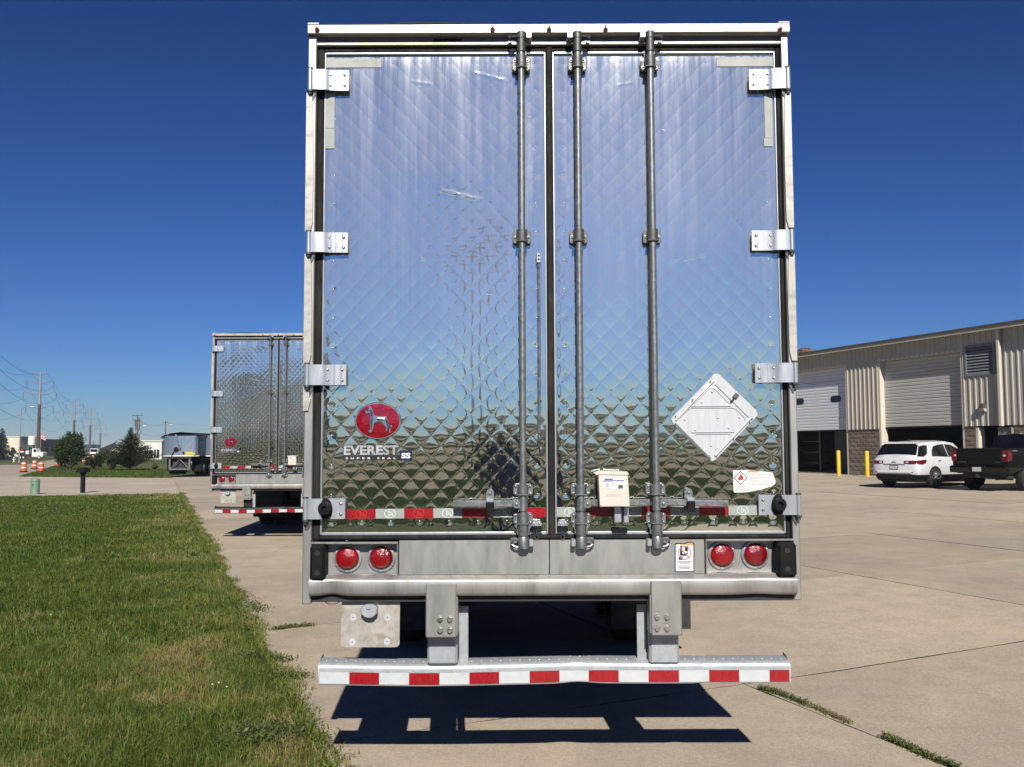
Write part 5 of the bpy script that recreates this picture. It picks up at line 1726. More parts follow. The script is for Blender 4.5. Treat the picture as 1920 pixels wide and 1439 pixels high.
# tail: window, lamps, plate, bumper inserts
def rear(name, pts, mat, off=0.008, parent=None):
    mb = MB()
    n = len(pts)
    nv = Vector((0, -0.83, 0.55))
    o = [Vector(p) + nv * off for p in pts]; i_ = [Vector(p) - nv * 0.03 for p in pts]
    mb.add(o + i_, [tuple(range(n))] + [(k, (k + 1) % n, n + (k + 1) % n, n + k) for k in range(n)])
    return mb.build(name, mat, parent or suv)
def top_z(pr, x):
    pts = pr[-3:]
    for i in range(2):
        (x0, z0), (x1, z1) = pts[i], pts[i + 1]
        if x1 <= x <= x0:
            return z0 + (z1 - z0) * (x0 - x) / max(1e-6, x0 - x1)
    return pts[0][1]
rw = MB()
nr, ncx = 6, 13
vs = []
for i in range(nr):
    y = 0.165 + (0.39 - 0.165) * i / (nr - 1)
    pr = bod.prof(y)
    for j in range(ncx):
        x = (-1 + 2 * j / (ncx - 1)) * pr[-3][0] * 1.04
        vs.append((x, y - 0.012, top_z(pr, abs(x)) + 0.008))
rw.add(vs, [(i * ncx + j, i * ncx + j + 1, (i + 1) * ncx + j + 1, (i + 1) * ncx + j) for i in range(nr - 1) for j in range(ncx - 1)])
rw.build('rear_window', M['car_glass'], suv)
MB().prism_x([(0.26, 1.535), (0.30, 1.575), (0.52, 1.605), (0.52, 1.57), (0.36, 1.53)], -0.64, 0.64).build('spoiler', M['white_paint'], suv)
MB().prism_x([(0.84, 1.655), (0.98, 1.655), (0.94, 1.70), (0.90, 1.70)], -0.02, 0.02).build('antenna_fin', M['ink'], suv)
for s in (-1, 1):
    MB().box(s * 0.46, s * 0.56, -0.024, 0.02, 0.875, 0.92, 0.008).build('lamp_insert', M['lamp_clear'], suv)
    MB().box(s * 0.45, s * 0.72, -0.012, 0.02, 0.545, 0.57, 0.004).build('reflector', M['lamp_red'], suv)
MB().box(-0.42, 0.42, -0.008, 0.05, 0.795, 0.845, 0.008).build('tailgate_trim', M['dark_silver'], suv)
MB().box(-0.16, 0.16, -0.016, 0.02, 0.655, 0.79, 0.004).build('plate_frame', M['ink'], suv)
MB().box(-0.145, 0.145, -0.020, -0.012, 0.67, 0.775).build('number_plate', M['plate'], suv)
MB().prism([(-0.085, 0.885), (-0.03, 0.885), (-0.02, 0.90), (0.02, 0.90), (0.03, 0.885), (0.085, 0.885), (0.075, 0.912), (0.03, 0.912), (0.025, 0.925), (-0.025, 0.925), (-0.03, 0.912), (-0.075, 0.912)], -0.012, 0.02).build('maker_badge', M['trim_dark'], suv)
MB().box(-0.66, 0.66, -0.02, 0.12, 0.515, 0.60, 0.02).build('bumper', M['white_paint'], suv)
put_wheels(suv, [(-0.855, 0.98), (0.855, 0.98), (-0.855, 3.72), (0.855, 3.72)], 0.355, 0.22, M['wheel_silver'], 10)
# underside so no light shows through
MB().box(-0.7, 0.7, 0.25, 4.4, 0.22, 0.5).build('underbody', M['undercarriage'], suv)

# ================================================================== black pickup
AZ2 = math.radians(59)
pk_loc = Vector((15.55, 31.55, 0)); pk_loc.z = gz(pk_loc.x, pk_loc.y)
pk = thing('pickup_truck', 'black crew cab pickup parked in front of the white car at the right edge', 'pickup truck', pk_loc, -AZ2)
def PS(y, wb, w, z0, zt, wr, zc, zr=None):
    return (y, [(0.0, z0), (wb, z0), (w, z0 + 0.16), (w, 0.80), (w * 0.992, zt - 0.06), (w * 0.965, zt), (wr + 0.03, zt + 0.005 if zr is None else zr * 0.5 + zt * 0.5), (wr, zt + 0.006 if zr is None else zr), (0.0, zc)])
bt = 1.42
pst = [PS(0.12, 0.86, 0.985, 0.62, bt, 0.9, bt - 0.0), PS(0.20, 0.88, 1.01, 0.58, bt, 0.9, bt), PS(1.0, 0.88, 1.015, 0.56, bt, 0.9, bt), PS(2.00, 0.88, 1.015, 0.5, bt - 0.01, 0.9, bt), PS(2.02, 0.88, 1.015, 0.45, 1.36, 0.80, 1.42),
       PS(2.06, 0.88, 1.015, 0.42, 1.30, 0.84, 1.36, 1.33), PS(2.24, 0.88, 1.015, 0.42, 1.30, 0.74, 1.93, 1.87), PS(2.6, 0.88, 1.015, 0.42, 1.28, 0.72, 1.965, 1.91), PS(3.4, 0.88, 1.015, 0.42, 1.27, 0.72, 1.965, 1.91), PS(3.9, 0.88, 1.015, 0.42, 1.27, 0.74, 1.88, 1.83),
       PS(4.55, 0.88, 1.015, 0.42, 1.26, 0.80, 1.42, 1.38), PS(4.75, 0.88, 1.015, 0.42, 1.24, 0.82, 1.33, 1.27), PS(5.6, 0.88, 1.01, 0.45, 1.20, 0.80, 1.28, 1.235), PS(5.9, 0.80, 0.95, 0.5, 1.10, 0.72, 1.18, 1.13)]
pb = Body(pst)
pb.build('body', M['black_car'], pk)
for s in (-1, 1):
    pb.side('side_window', [(2.38, 1.36), (2.42, 1.80), (3.02, 1.82), (3.02, 1.36)], s, M['car_glass'], pk)
    pb.side('side_window', [(3.10, 1.36), (3.10, 1.82), (3.75, 1.80), (4.22, 1.45), (4.22, 1.36)], s, M['car_glass'], pk)
    for yc in (1.18, 4.90):
        arch(pk, pb, s, yc, 0.50, M['cladding'], 0.43)
    # tail lamps wrap the corner
    MB().prism([(s * 0.80, 0.985), (s * 0.985, 0.985), (s * 1.012, 1.03), (s * 1.018, 1.36), (s * 0.83, 1.38), (s * 0.80, 1.30), (s * 0.82, 1.18)], 0.085, 0.30, 0.01).build('tail_lamp', M['lamp_red'], pk)
    MB().box(s * 0.83, s * 0.92, 0.078, 0.10, 1.16, 1.215, 0.008).build('lamp_insert', M['lamp_clear'], pk)
    MB().box(s * 0.99, s * 1.19, 3.95, 4.15, 1.33, 1.55, 0.04).build('mirror', M['cladding'], pk)
    pb.side('side_badge', [(0.34, 1.325), (0.62, 1.325), (0.62, 1.36), (0.34, 1.36)], s, M['dark_silver'], pk, 0.004)
MB().box(-0.79, 0.79, 0.075, 0.16, 0.86, 1.415, 0.02).build('tailgate', M['black_car'], pk)
MB().prism_x([(0.06, 1.36), (0.05, 1.42), (0.13, 1.435), (0.2, 1.42), (0.2, 1.38)], -0.79, 0.79).build('tailgate_lip', M['cladding'], pk)
MB().box(-0.16, 0.16, 0.068, 0.08, 1.26, 1.34, 0.004).build('tailgate_handle', M['cladding'], pk)
tb = MB(); text_mb(tb, 'SILVERADO', -0.76, -0.46, 0.955, 0.985, 0.0735); tb.build('lettering', M['dark_silver'], pk)
tb = MB(); text_mb(tb, 'CUSTOM', 0.55, 0.74, 0.955, 0.985, 0.0735); tb.build('lettering', M['dark_silver'], pk)
bmp = MB().prism_x([(-0.04, 0.62), (-0.06, 0.66), (-0.06, 0.80), (-0.03, 0.835), (0.20, 0.835), (0.20, 0.60)], -0.99, 0.99).build('bumper', M['black_car'], pk)
MB().box(-0.95, 0.95, -0.055, 0.0, 0.836, 0.846).build('bumper_step', M['cladding'], bmp)
MB().prism([(-0.34, 0.84), (-0.20, 0.60), (0.20, 0.60), (0.34, 0.84)], -0.066, -0.055).build('plate_recess', M['cladding'], bmp)
MB().box(-0.155, 0.155, -0.078, -0.066, 0.66, 0.80).build('number_plate', M['plate'], bmp)
MB().box(-0.06, 0.06, -0.06, 0.2, 0.45, 0.56, 0.01).cyl((0, -0.10, 0.49), (0, -0.10, 0.56), 0.025, 10).build('hitch', M['undercarriage'], bmp)
MB().prism([(0.42, 0.60), (0.55, 0.50), (0.86, 0.50), (0.97, 0.62), (0.90, 0.66), (0.6, 0.63)], -0.05, 0.1).build('bumper_corner_step', M['cladding'], bmp)
MB().cyl((0.62, 0.0, 0.42), (0.62, 0.9, 0.42), 0.04, 10).build('exhaust', M['undercarriage'], pk)
rwn = MB()
nv = [(-0.66, 2.105, 1.42), (0.66, 2.105, 1.42), (0.60, 2.215, 1.83), (-0.60, 2.215, 1.83)]
rwn.add([(a, b - 0.012, c) for a, b, c in nv] + [(a, b + 0.03, c) for a, b, c in nv], [(0, 1, 2, 3), (0, 4, 5, 1), (1, 5, 6, 2), (2, 6, 7, 3), (3, 7, 4, 0)])
rwn.build('rear_window', M['car_glass'], pk)
put_wheels(pk, [(-0.93, 1.18), (0.93, 1.18), (-0.93, 4.90), (0.93, 4.90)], 0.415, 0.27, M['wheel_dark'], 6)
MB().box(-0.8, 0.8, 0.4, 5.6, 0.42, 0.75).build('underbody', M['undercarriage'], pk)
# ================================================================== far left: street, poles, trucks
M['orange'] = pbr('barrel_orange', (0.62, 0.10, 0.025), 0.5, var=0.12, scale=5)
M['barrel_white'] = pbr('barrel_white', (0.78, 0.77, 0.74), 0.4, var=0.05)
M['pole_wood'] = pbr('pole_wood', (0.085, 0.055, 0.042), 0.9, var=0.4, scale=3, stretch=(4, 4, 0.3))
M['pole_steel'] = pbr('pole_steel', (0.34, 0.35, 0.37), 0.5, 0.4, var=0.15, scale=2)
M['wire'] = pbr('wire', (0.05, 0.05, 0.055), 0.6, var=0.1)
M['green_box'] = pbr('pedestal_green', (0.16, 0.27, 0.19), 0.55, var=0.12, scale=5, dirt=(0.22, 0.25, 0.19), dirt_amt=0.4)
M['mailbox'] = pbr('mailbox_black', (0.007, 0.008, 0.010), 0.6, spec=0.2, var=0.3, scale=8)
M['wall_white'] = pbr('white_cladding', (0.66, 0.65, 0.62), 0.6, var=0.08, scale=0.7, stretch=(3, 3, 0.3))
M['wall_cream'] = pbr('cream_cladding', (0.66, 0.60, 0.48), 0.6, var=0.06, scale=0.7)
M['wall_grey'] = pbr('grey_cladding', (0.17, 0.165, 0.16), 0.6, var=0.15, scale=0.8, stretch=(3, 3, 0.3))
M['tank'] = pbr('tank_white', (0.74, 0.74, 0.73), 0.5, var=0.05)
M['red_load'] = pbr('red_load', (0.40, 0.035, 0.03), 0.5, var=0.3, scale=4)
M['flag_red'] = pbr('flag_red', (0.42, 0.03, 0.05), 0.8, var=0.1)
M['flag_blue'] = pbr('flag_blue', (0.02, 0.03, 0.13), 0.8, var=0.1)
M['flag_white'] = pbr('flag_white', (0.72, 0.70, 0.70), 0.8, var=0.05)
M['tub'] = pbr('polished_tub', (0.66, 0.72, 0.80), 0.24, 0.95, var=0.05, scale=1.5, rvar=0.04)
M['tarp'] = pbr('black_tarp', (0.012, 0.012, 0.013), 0.7, var=0.4, scale=6)
M['frame_grey'] = pbr('frame_grey', (0.20, 0.20, 0.205), 0.5, 0.3, var=0.2)

# --- work-zone barrels
def barrel_proto(label, loc):
    o = thing('traffic_barrel', label, 'traffic barrel', loc, group='orange work zone barrels')
    prof = [(0.225, 0.10), (0.222, 0.28), (0.215, 0.285), (0.213, 0.45), (0.205, 0.455), (0.203, 0.62), (0.195, 0.625), (0.19, 0.79), (0.17, 0.82), (0.06, 0.835)]
    MB().lathe(prof, (0, 0, 0), 'z', 20).build('shell', M['orange'], o)
    for (z, r) in ((0.33, 0.2185), (0.50, 0.2085), (0.67, 0.1985)):
        if z != 0.50:
            MB().lathe([(r + 0.001, z), (r - 0.001, z + 0.10)], (0, 0, 0), 'z', 20).build('white_band', M['barrel_white'], o)
    MB().box(-0.05, 0.05, -0.012, 0.012, 0.83, 0.90, 0.008).build('grip', M['orange'], o)
    MB().lathe([(0.33, 0.0), (0.33, 0.05), (0.26, 0.09), (0.225, 0.10)], (0, 0, 0), 'z', 20).build('base_ring', M['rubber'], o)
    return o
bl = [(44.5, 884.5, 'leftmost orange and white traffic barrel on the side road'), (64.5, 879.2, 'orange barrel set back between the two nearer barrels by the lamp post'),
      (77, 884.5, 'orange barrel at the kerb corner, right of the leftmost pair'), (108.5, 874.5, 'orange barrel at the left foot of the dark leafy shrub'),
      (157, 868, 'orange barrel just right of the dark leafy shrub'), (166, 863.5, 'orange barrel below the white dump truck cab'), (175, 862, 'orange barrel right below the white dump truck'),
      (185, 860, 'orange barrel under the raised black dump bed'), (193, 858, 'orange barrel beneath the tip of the raised dump bed'), (201, 858.5, 'orange barrel left of the spreading evergreen, below the white pickup'),
      (210, 857.5, 'orange barrel partly behind the left boughs of the evergreen')]
b0 = None
for (px, py, lab) in bl:
    g = gnd(px, py)
    if b0 is None:
        b0 = barrel_proto(lab, g); b0.location.z = -0.05
    else:
        c = copy_tree(b0); c['label'] = lab; c.location = (g.x, g.y, -0.05)
        c.rotation_euler.z = px * 0.7

# --- green cable pedestal and black mailbox on the lawn
g = gnd(65.5, 926)
o = thing('cable_pedestal', 'round pale green utility pedestal on the lawn edge', 'utility pedestal', (g.x, g.y, -0.02))
MB().lathe([(0.175, 0.0), (0.17, 0.50), (0.165, 0.56), (0.155, 0.60), (0.10, 0.615), (1e-4, 0.62)], (0, 0, 0), 'z', 24).build('housing', M['green_box'], o)
MB().lathe([(0.182, 0.51), (0.182, 0.54), (0.17, 0.545)], (0, 0, 0), 'z', 24).build('cap_rim', M['green_box'], o)
MB().box(-0.03, 0.03, -0.182, -0.16, 0.34, 0.40, 0.004).build('latch', M['cast'], o)
g = gnd(155, 923.5)
o = thing('mailbox', 'black mailbox on a square black post at the lawn edge', 'mailbox', (g.x, g.y, -0.02))
MB().box(-0.075, 0.075, -0.075, 0.075, 0.0, 0.84, 0.012).build('post', M['mailbox'], o)
MB().box(-0.10, 0.10, -0.10, 0.10, 0.76, 0.84, 0.015).build('bracket', M['mailbox'], o)
pro = [(-0.165, 0.845), (0.165, 0.845), (0.165, 0.96)] + [(0.165 * math.cos(math.pi * q / 10), 0.96 + 0.085 * math.sin(math.pi * q / 10)) for q in range(1, 10)] + [(-0.165, 0.96)]
bxm = MB().prism(pro, -0.28, 0.28, 0.01).build('box', M['mailbox'], o)
MB().prism([(p[0] * 0.9, 0.85 + (p[1] - 0.845) * 0.93) for p in pro], -0.292, -0.281, 0.004).build('door', M['mailbox'], bxm)
MB().box(-0.02, 0.02, -0.31, -0.292, 1.0, 1.02, 0.004).build('door_pull', M['cast'], bxm)

# --- street lamp
g = gnd(36, 866.5)
h = at(36, 762, g.y).z
o = thing('street_lamp', 'tall grey street lamp with a curved arm beside the road', 'street lamp', (g.x, g.y, 0))
r_a = 0.9
arm = [(0, 0, 0.0), (0, 0, h - 1.0)] + [(r_a - r_a * math.cos(t), 0, h - 1.0 + r_a * math.sin(t)) for t in [math.pi / 2 * q / 6 for q in range(1, 7)]] + [(1.45, 0, h - 0.06)]
MB().tube(arm, [0.10, 0.075, 0.065, 0.06, 0.06, 0.055, 0.055, 0.05, 0.045], 10).build('pole', M['pole_steel'], o)
MB().lathe([(1e-4, -0.10), (0.12, -0.06), (0.14, 0.0), (0.10, 0.07), (1e-4, 0.10)], (0, 0, 0), 'x', 10)
hd = MB().box(1.40, 2.05, -0.15, 0.15, h - 0.16, h - 0.02, 0.05).build('lamp_head', M['tank'], o)
MB().box(-0.16, 0.16, -0.16, 0.16, -0.15, 0.06, 0.02).build('base_plate', M['pole_steel'], o)

# --- transmission line
def trans_pole(x, y, h, label):
    o = thing('power_pole', label, 'power pole', (x, y, -0.2), math.radians(20), group='tall transmission poles')
    k = h / 26.5
    MB().cyl((0, 0, 0), (0, 0, h * 0.62), 0.62 * k, 12, 0.46 * k).build('lower_pole', M['pole_wood'], o)
    MB().cyl((0, 0, h * 0.62), (0, 0, h), 0.46 * k, 12, 0.26 * k).build('upper_pole', M['pole_steel'], o)
    MB().cyl((-2.4 * k, 0, h - 0.1), (2.4 * k, 0, h - 0.1), 0.10 * k, 6).build('shield_arm', M['pole_steel'], o)
    tips = [(-2.3 * k, h - 0.1), (2.3 * k, h - 0.1)]
    for (zf, wd) in ((0.875, 3.8), (0.735, 4.75), (0.575, 3.9)):
        for s in (-1, 1):
            z0 = h * zf
            MB().tube([(s * 0.2 * k, 0, z0), (s * wd * 0.55 * k, 0, z0 + 0.55 * k), (s * wd * 0.85 * k, 0, z0 + 0.85 * k), (s * wd * k, 0, z0 + 0.8 * k)], [0.17 * k, 0.13 * k, 0.11 * k, 0.09 * k], 6).build('davit_arm', M['pole_steel'], o)
            MB().cyl((s * wd * k, 0, z0 + 0.8 * k), (s * wd * k, 0, z0 - 1.15 * k), 0.13 * k, 6).build('insulator', M['frame_grey'], o)
            tips.append((s * wd * k, z0 - 1.15 * k))
    return o, tips
tp = []
for (px, ytop, Y, lab) in ((76, 699.5, 304.0, 'largest transmission power pole with three pairs of arms, behind the street lamp'), (140.5, 748.5, 459.0, 'second transmission power pole, rising behind the dark leafy shrub'),
                           (170.5, 765, 580.0, 'third transmission power pole, behind the raised dump bed'), (189, 789, 860.0, 'faint fourth transmission power pole, farthest of the line')):
    p = at(px, ytop, Y)
    tp.append((p.x, p.y, p.z + 0.2, lab))
d0 = Vector((tp[1][0] - tp[0][0], tp[1][1] - tp[0][1], 0))
tp.insert(0, (tp[0][0] - d0.x, tp[0][1] - d0.y, 26.5, 'transmission power pole standing left of the picture'))
poles = []
for (x, y, h, lab) in tp:
    poles.append(trans_pole(x, y, h, lab))
wl = ['upper left shield wire', 'upper right shield wire', 'top left conductor', 'top right conductor', 'middle left conductor', 'middle right conductor', 'bottom left conductor', 'bottom right conductor']
ca, sa = math.cos(math.radians(20)), math.sin(math.radians(20))
for w in range(8):
    pts = []
    for i in range(len(poles) - 1):
        a = Vector((tp[i][0] + poles[i][1][w][0] * ca, tp[i][1] + poles[i][1][w][0] * sa, poles[i][1][w][1] - 0.2))
        b = Vector((tp[i + 1][0] + poles[i + 1][1][w][0] * ca, tp[i + 1][1] + poles[i + 1][1][w][0] * sa, poles[i + 1][1][w][1] - 0.2))
        L = (b - a).length
        for q in range(16):
            u = q / 16
            p = a.lerp(b, u)
            p.z -= 4 * u * (1 - u) * (L * 0.022 + 1.0)
            pts.append(p)
    tag(MB().tube(pts, 0.032, 4).build('power_line', M['wire']), wl[w] + ' sagging between the transmission power poles', 'power line', 'transmission wires')

# --- wooden utility poles
p = at(258, 778, 275)
o = thing('utility_pole', 'cluster of wooden utility poles with transformers, right of the evergreen top', 'utility pole', (p.x, p.y, -0.2))
hh = p.z
for (dx, k) in ((0.0, 1.0), (0.55, 0.95), (-0.45, 0.9)):
    MB().cyl((dx, 0, 0), (dx, 0, hh * k), 0.22, 10, 0.15).build('pole', M['pole_wood'], o)
MB().box(-1.7, 1.7, -0.08, 0.08, hh - 0.12, hh + 0.06).build('crossarm', M['pole_wood'], o)
MB().box(-1.2, 1.2, -0.08, 0.08, hh - 1.5, hh - 1.34).build('crossarm', M['pole_wood'], o)
for dx, dz in ((-1.1, 1.0), (-0.7, 1.6), (0.9, 1.3), (1.4, 1.9), (-0.9, 2.4), (1.0, 2.6)):
    MB().cyl((dx, -0.1, hh - dz - 0.6), (dx, -0.1, hh - dz), 0.16, 8).build('insulator', M['frame_grey'], o)
for dx, dz in ((0.95, 4.4), (-0.2, 4.2)):
    MB().cyl((dx, -0.3, hh - dz - 1.0), (dx, -0.3, hh - dz), 0.30, 12).build('transformer', M['pole_steel'], o)
MB().tube([(0.5, 0, hh - 3.2), (1.4, 0, hh - 2.9), (1.9, 0, hh - 2.95)], 0.05, 6).build('lamp_arm', M['pole_steel'], o)
MB().box(1.7, 2.7, -0.2, 0.2, hh - 3.1, hh - 2.88, 0.05).build('lamp_head', M['tank'], o)
p2 = at(310.5, 789, 330)
o = thing('utility_pole', 'single wooden utility pole with a lamp above the shiny dump trailer', 'utility pole', (p2.x, p2.y, -0.2))
MB().cyl((0, 0, 0), (0, 0, p2.z), 0.2, 10, 0.14).build('pole', M['pole_wood'], o)
MB().box(-0.8, 0.8, -0.07, 0.07, p2.z - 0.5, p2.z - 0.3).build('crossarm', M['pole_wood'], o)
MB().tube([(0, 0, p2.z - 1.4), (1.0, 0, p2.z - 1.2), (1.6, 0, p2.z - 1.2)], 0.05, 6).build('lamp_arm', M['pole_steel'], o)
MB().box(1.5, 2.5, -0.2, 0.2, p2.z - 1.35, p2.z - 1.15, 0.05).build('lamp_head', M['tank'], o)
for (i, (dz, lab)) in enumerate(((0.4, 'upper service wire running right from the single wooden utility pole'), (3.8, 'lower service wire between the wooden utility poles'))):
    a = Vector((p.x + 0.5, p.y, hh - 1.4 - dz)); b = Vector((p2.x, p2.y, p2.z - 0.6 - dz)); c = Vector((p2.x + 75, p2.y + 20, p2.z - 1.2 - dz))
    pts = []
    for (s_, e_) in ((a, b), (b, c)):
        for q in range(12):
            u = q / 12
            v = s_.lerp(e_, u); v.z -= 4 * u * (1 - u) * 1.1
            pts.append(v)
    tag(MB().tube(pts, 0.03, 4).build('service_wire', M['wire']), lab, 'power line')

# --- buildings beyond
def simple_building(label, px0, px1, ytop, Y, depth, wall, roofm, doors=(), rz=0.0, side=None):
    a, b = at(px0, 845, Y), at(px1, 845, Y)
    h = at(px0, ytop, Y).z
    w = b.x - a.x
    o = thing('building', label, 'building', ((a.x + b.x) / 2, Y, -0.15), rz)
    MB().box(-w / 2, w / 2, 0, 0.3, 0, h).build('front_wall', wall, o)
    MB().box(w / 2 - 0.3, w / 2, 0.3, depth, 0, h - 0.02).build('side_wall', side or wall, o)
    MB().box(-w / 2, -w / 2 + 0.3, 0.3, depth, 0, h - 0.02).build('side_wall', side or wall, o)
    MB().box(-w / 2, w / 2, depth - 0.3, depth, 0, h).build('back_wall', wall, o)
    MB().box(-w / 2 - 0.2, w / 2 + 0.2, -0.2, depth + 0.2, h + 0.005, h + 0.22).build('roof', roofm, o)
    for (u0, u1, z0, z1) in doors:
        d = MB().box(-w / 2 + w * u0, -w / 2 + w * u1, -0.10, -0.005, z0 * h, z1 * h).build('door_opening', M['glass_dark'], o)
        MB().box(-w / 2 + w * (u0 + u1) / 2 - 0.08, -w / 2 + w * (u0 + u1) / 2 + 0.08, -0.16, -0.10, z0 * h, z1 * h).build('mullion', M['wall_white'], d)
    return o
simple_building('low white building with dark bays behind the spreading evergreen', 250, 303, 827, 190, 25, M['wall_white'], M['wall_white'], ((0.40, 0.70, 0.08, 0.52), (0.74, 0.92, 0.08, 0.55)))
simple_building('white walled shed behind the shiny dump trailer', 347, 402, 815, 120, 20, M['wall_white'], M['trim_dark'])
simple_building('cream fronted warehouse behind the big spruce', 8, 36, 819, 300, 6, M['wall_cream'], M['wall_cream'])
simple_building('long grey warehouse behind the white tank', 34, 74, 824, 310, 30, M['wall_grey'], M['trim_dark'])
simple_building('distant pale shed on the horizon behind the shrubs', 88, 150, 834, 620, 30, M['wall_white'], M['wall_white'])
simple_building('distant tan shed on the horizon beside the dump truck', 205, 262, 836, 640, 30, M['wall_cream'], M['wall_grey'])

# --- white tank on legs
p = at(59.5, 834, 262)
r = 6.6 * 262 / FPX
zt_, zb_ = at(59.5, 817, 262).z, p.z
o = thing('storage_tank', 'white cylindrical tank on legs behind the white flatbed truck', 'tank', (p.x, p.y, -0.1))
MB().lathe([(r, zb_), (r, zt_ - 0.35), (r * 0.8, zt_ - 0.1), (1e-3, zt_ + 0.05)], (0, 0, 0), 'z', 22).lathe([(r, zb_), (r * 0.5, zb_ - 0.5), (0.12, zb_ - 0.8)], (0, 0, 0), 'z', 22).build('vessel', M['tank'], o)
for q in range(4):
    an = math.pi / 4 + q * math.pi / 2
    MB().cyl((r * .8 * math.cos(an), r * .8 * math.sin(an), 0), (r * .8 * math.cos(an), r * .8 * math.sin(an), zb_ + 0.1), 0.08, 6).build('leg', M['pole_steel'], o)

# --- flag on a pole
p = at(76.5, 815, 240)
o = thing('flagpole', 'short flagpole with a red and white striped flag behind the truck', 'flag', (p.x, p.y, -0.1))
MB().cyl((0, 0, 0), (0, 0, p.z + 0.4), 0.07, 8).build('pole', M['pole_steel'], o)
for q in range(7):
    n = 8
    vs = []
    for i in range(n + 1):
        u = i / n
        zz_ = p.z + 0.3 - q * 0.19 - u * 0.55
        yy = 0.12 * math.sin(u * 7)
        vs += [(u * 1.25, yy, zz_), (u * 1.25, yy, zz_ - 0.19)]
    MB().add(vs, [(2 * i, 2 * i + 2, 2 * i + 3, 2 * i + 1) for i in range(n)]).build('stripe', M['flag_red'] if q % 2 == 0 else M['flag_white'], o)

# --- vehicles in the distance
def tiny_wheel(root, x, y, r, w=0.3):
    o = MB().lathe([(r * .6, -w / 2), (r, -w / 2 + .03), (r, w / 2 - .03), (r * .6, w / 2)], (0, 0, 0), 'x', 18, False).build('wheel', M['tyre'], root)
    o.location = (x, y, r)
    MB().lathe([(r * .6, -w / 2 + .02), (r * .3, -w / 2 - 0.01), (1e-4, -w / 2)], (0, 0, 0), 'x', 14).lathe([(r * .6, w / 2 - .02), (r * .3, w / 2 + 0.01), (1e-4, w / 2)], (0, 0, 0), 'x', 14).build('rim', M['wheel_silver'], o)

# flatbed truck: nose to the right, seen side on. local x = along, nose at +x
g = at(31, 856, 205)
g2 = at(81.5, 856, 205)
Lt = g2.x - g.x
o = thing('flatbed_truck', 'white flatbed truck with a red load, nose to the right, beyond the road', 'truck', (g.x, 205, -0.15))
k = Lt / 7.6
def kb(*a): return [v * k for v in a]
def tbox(name, x0, x1, y0, y1, z0, z1, m, b=0.03):
    return MB().box(x0 * k, x1 * k, y0 * k, y1 * k, z0 * k * 1.22, z1 * k * 1.22, b).build(name, m, o)
tbox('chassis', 0.3, 6.9, 0.5, 1.7, 0.55, 0.85, M['undercarriage'])
tbox('bed', 0.0, 4.1, 0.0, 2.2, 0.95, 1.1, M['undercarriage'])
tbox('load_deck', 0.0, 1.9, 0.1, 2.0, 1.55, 1.85, M['tank'])
tbox('load', 0.25, 1.6, 0.2, 1.9, 1.86, 2.35, M['red_load'], 0.12)
tbox('tool_rack', 2.4, 3.3, 0.1, 1.9, 1.12, 1.95, M['tank'], 0.1)
MB().prism([(x * k, z * k * 1.22) for x, z in ((4.3, 0.6), (4.3, 2.35), (4.45, 2.5), (5.5, 2.5), (5.85, 1.75), (7.35, 1.62), (7.5, 1.5), (7.5, 0.75), (7.2, 0.6))], 0.0, 2.2 * k).build('cab', M['tank'], o)
MB().prism([(x * k, z * k * 1.22) for x, z in ((4.75, 1.65), (4.75, 2.3), (5.4, 2.3), (5.65, 1.65))], -0.02, 0.0).build('side_window', M['car_glass'], o)
MB().box(5.6 * k, 7.0 * k, -0.005, 0.1, 0.45 * k, 0.72 * k).build('step', M['pole_steel'], o)
for xw in (1.0, 1.9, 6.35):
    w_ = MB().lathe([(0.28 * k, -0.16), (0.50 * k, -0.14), (0.50 * k, 0.14), (0.28 * k, 0.16)], (xw * k, 0.18 * k, 0.5 * k), 'y', 20).build('wheel', M['tyre'], o)
    MB().lathe([(0.28 * k, -0.15), (0.15 * k, -0.19), (1e-4, -0.19)], (xw * k, 0.18 * k, 0.5 * k), 'y', 14).build('rim', M['tank'], w_)
MB().lathe([(0.52 * k, -0.02), (0.62 * k, -0.01), (0.62 * k, 0.01)], (6.35 * k, 0.02, 0.52 * k), 'y', 20).build('wheel_arch', M['undercarriage'], o)

# dump truck: cab towards us, black bed tipped up behind to the right
c = at(176, 853, 215)
o = thing('dump_truck', 'white dump truck with its black bed tipped up, beyond the barrels', 'dump truck', (c.x, 215, -0.2))
MB().prism([(-0.95, 0.6), (0.95, 0.6), (0.95, 1.7), (0.85, 2.35), (-0.85, 2.35), (-0.95, 1.7)], 0.0, 2.2, 0.05).build('cab', M['tank'], o)
MB().box(-0.82, 0.82, -0.03, 0.0, 1.55, 2.2).build('windscreen', M['car_glass'], o)
MB().box(-0.7, 0.7, -0.6, 0.0, 0.55, 1.35, 0.06).build('bonnet', M['tank'], o)
MB().box(-0.62, 0.62, -0.64, -0.60, 0.75, 1.15).build('grille', M['cladding'], o)
MB().box(-0.85, 0.85, -0.7, -0.6, 0.35, 0.55).build('bumper', M['cladding'], o)
bed = MB()
bed.prism_x([(0.0, 0.0), (3.6, 0.0), (3.6, 1.35), (0.3, 1.35), (-0.6, 1.55), (-0.6, 1.40), (0.0, 1.2)], -1.1, 1.1)
bo2 = bed.build('dump_bed', M['tarp'], o)
bo2.matrix_local = Matrix.Translation((3.9, 3.4, 2.5)) @ Matrix.Rotation(math.radians(115), 4, 'Z') @ Matrix.Rotation(math.radians(-24), 4, 'X')
MB().box(-0.5, 0.5, 1.5, 6.0, 0.6, 0.9).build('chassis', M['undercarriage'], o)
for (x, y) in ((-0.85, 0.4), (0.85, 0.4), (-0.85, 4.6), (0.85, 4.6)):
    tiny_wheel(o, x, y, 0.5)

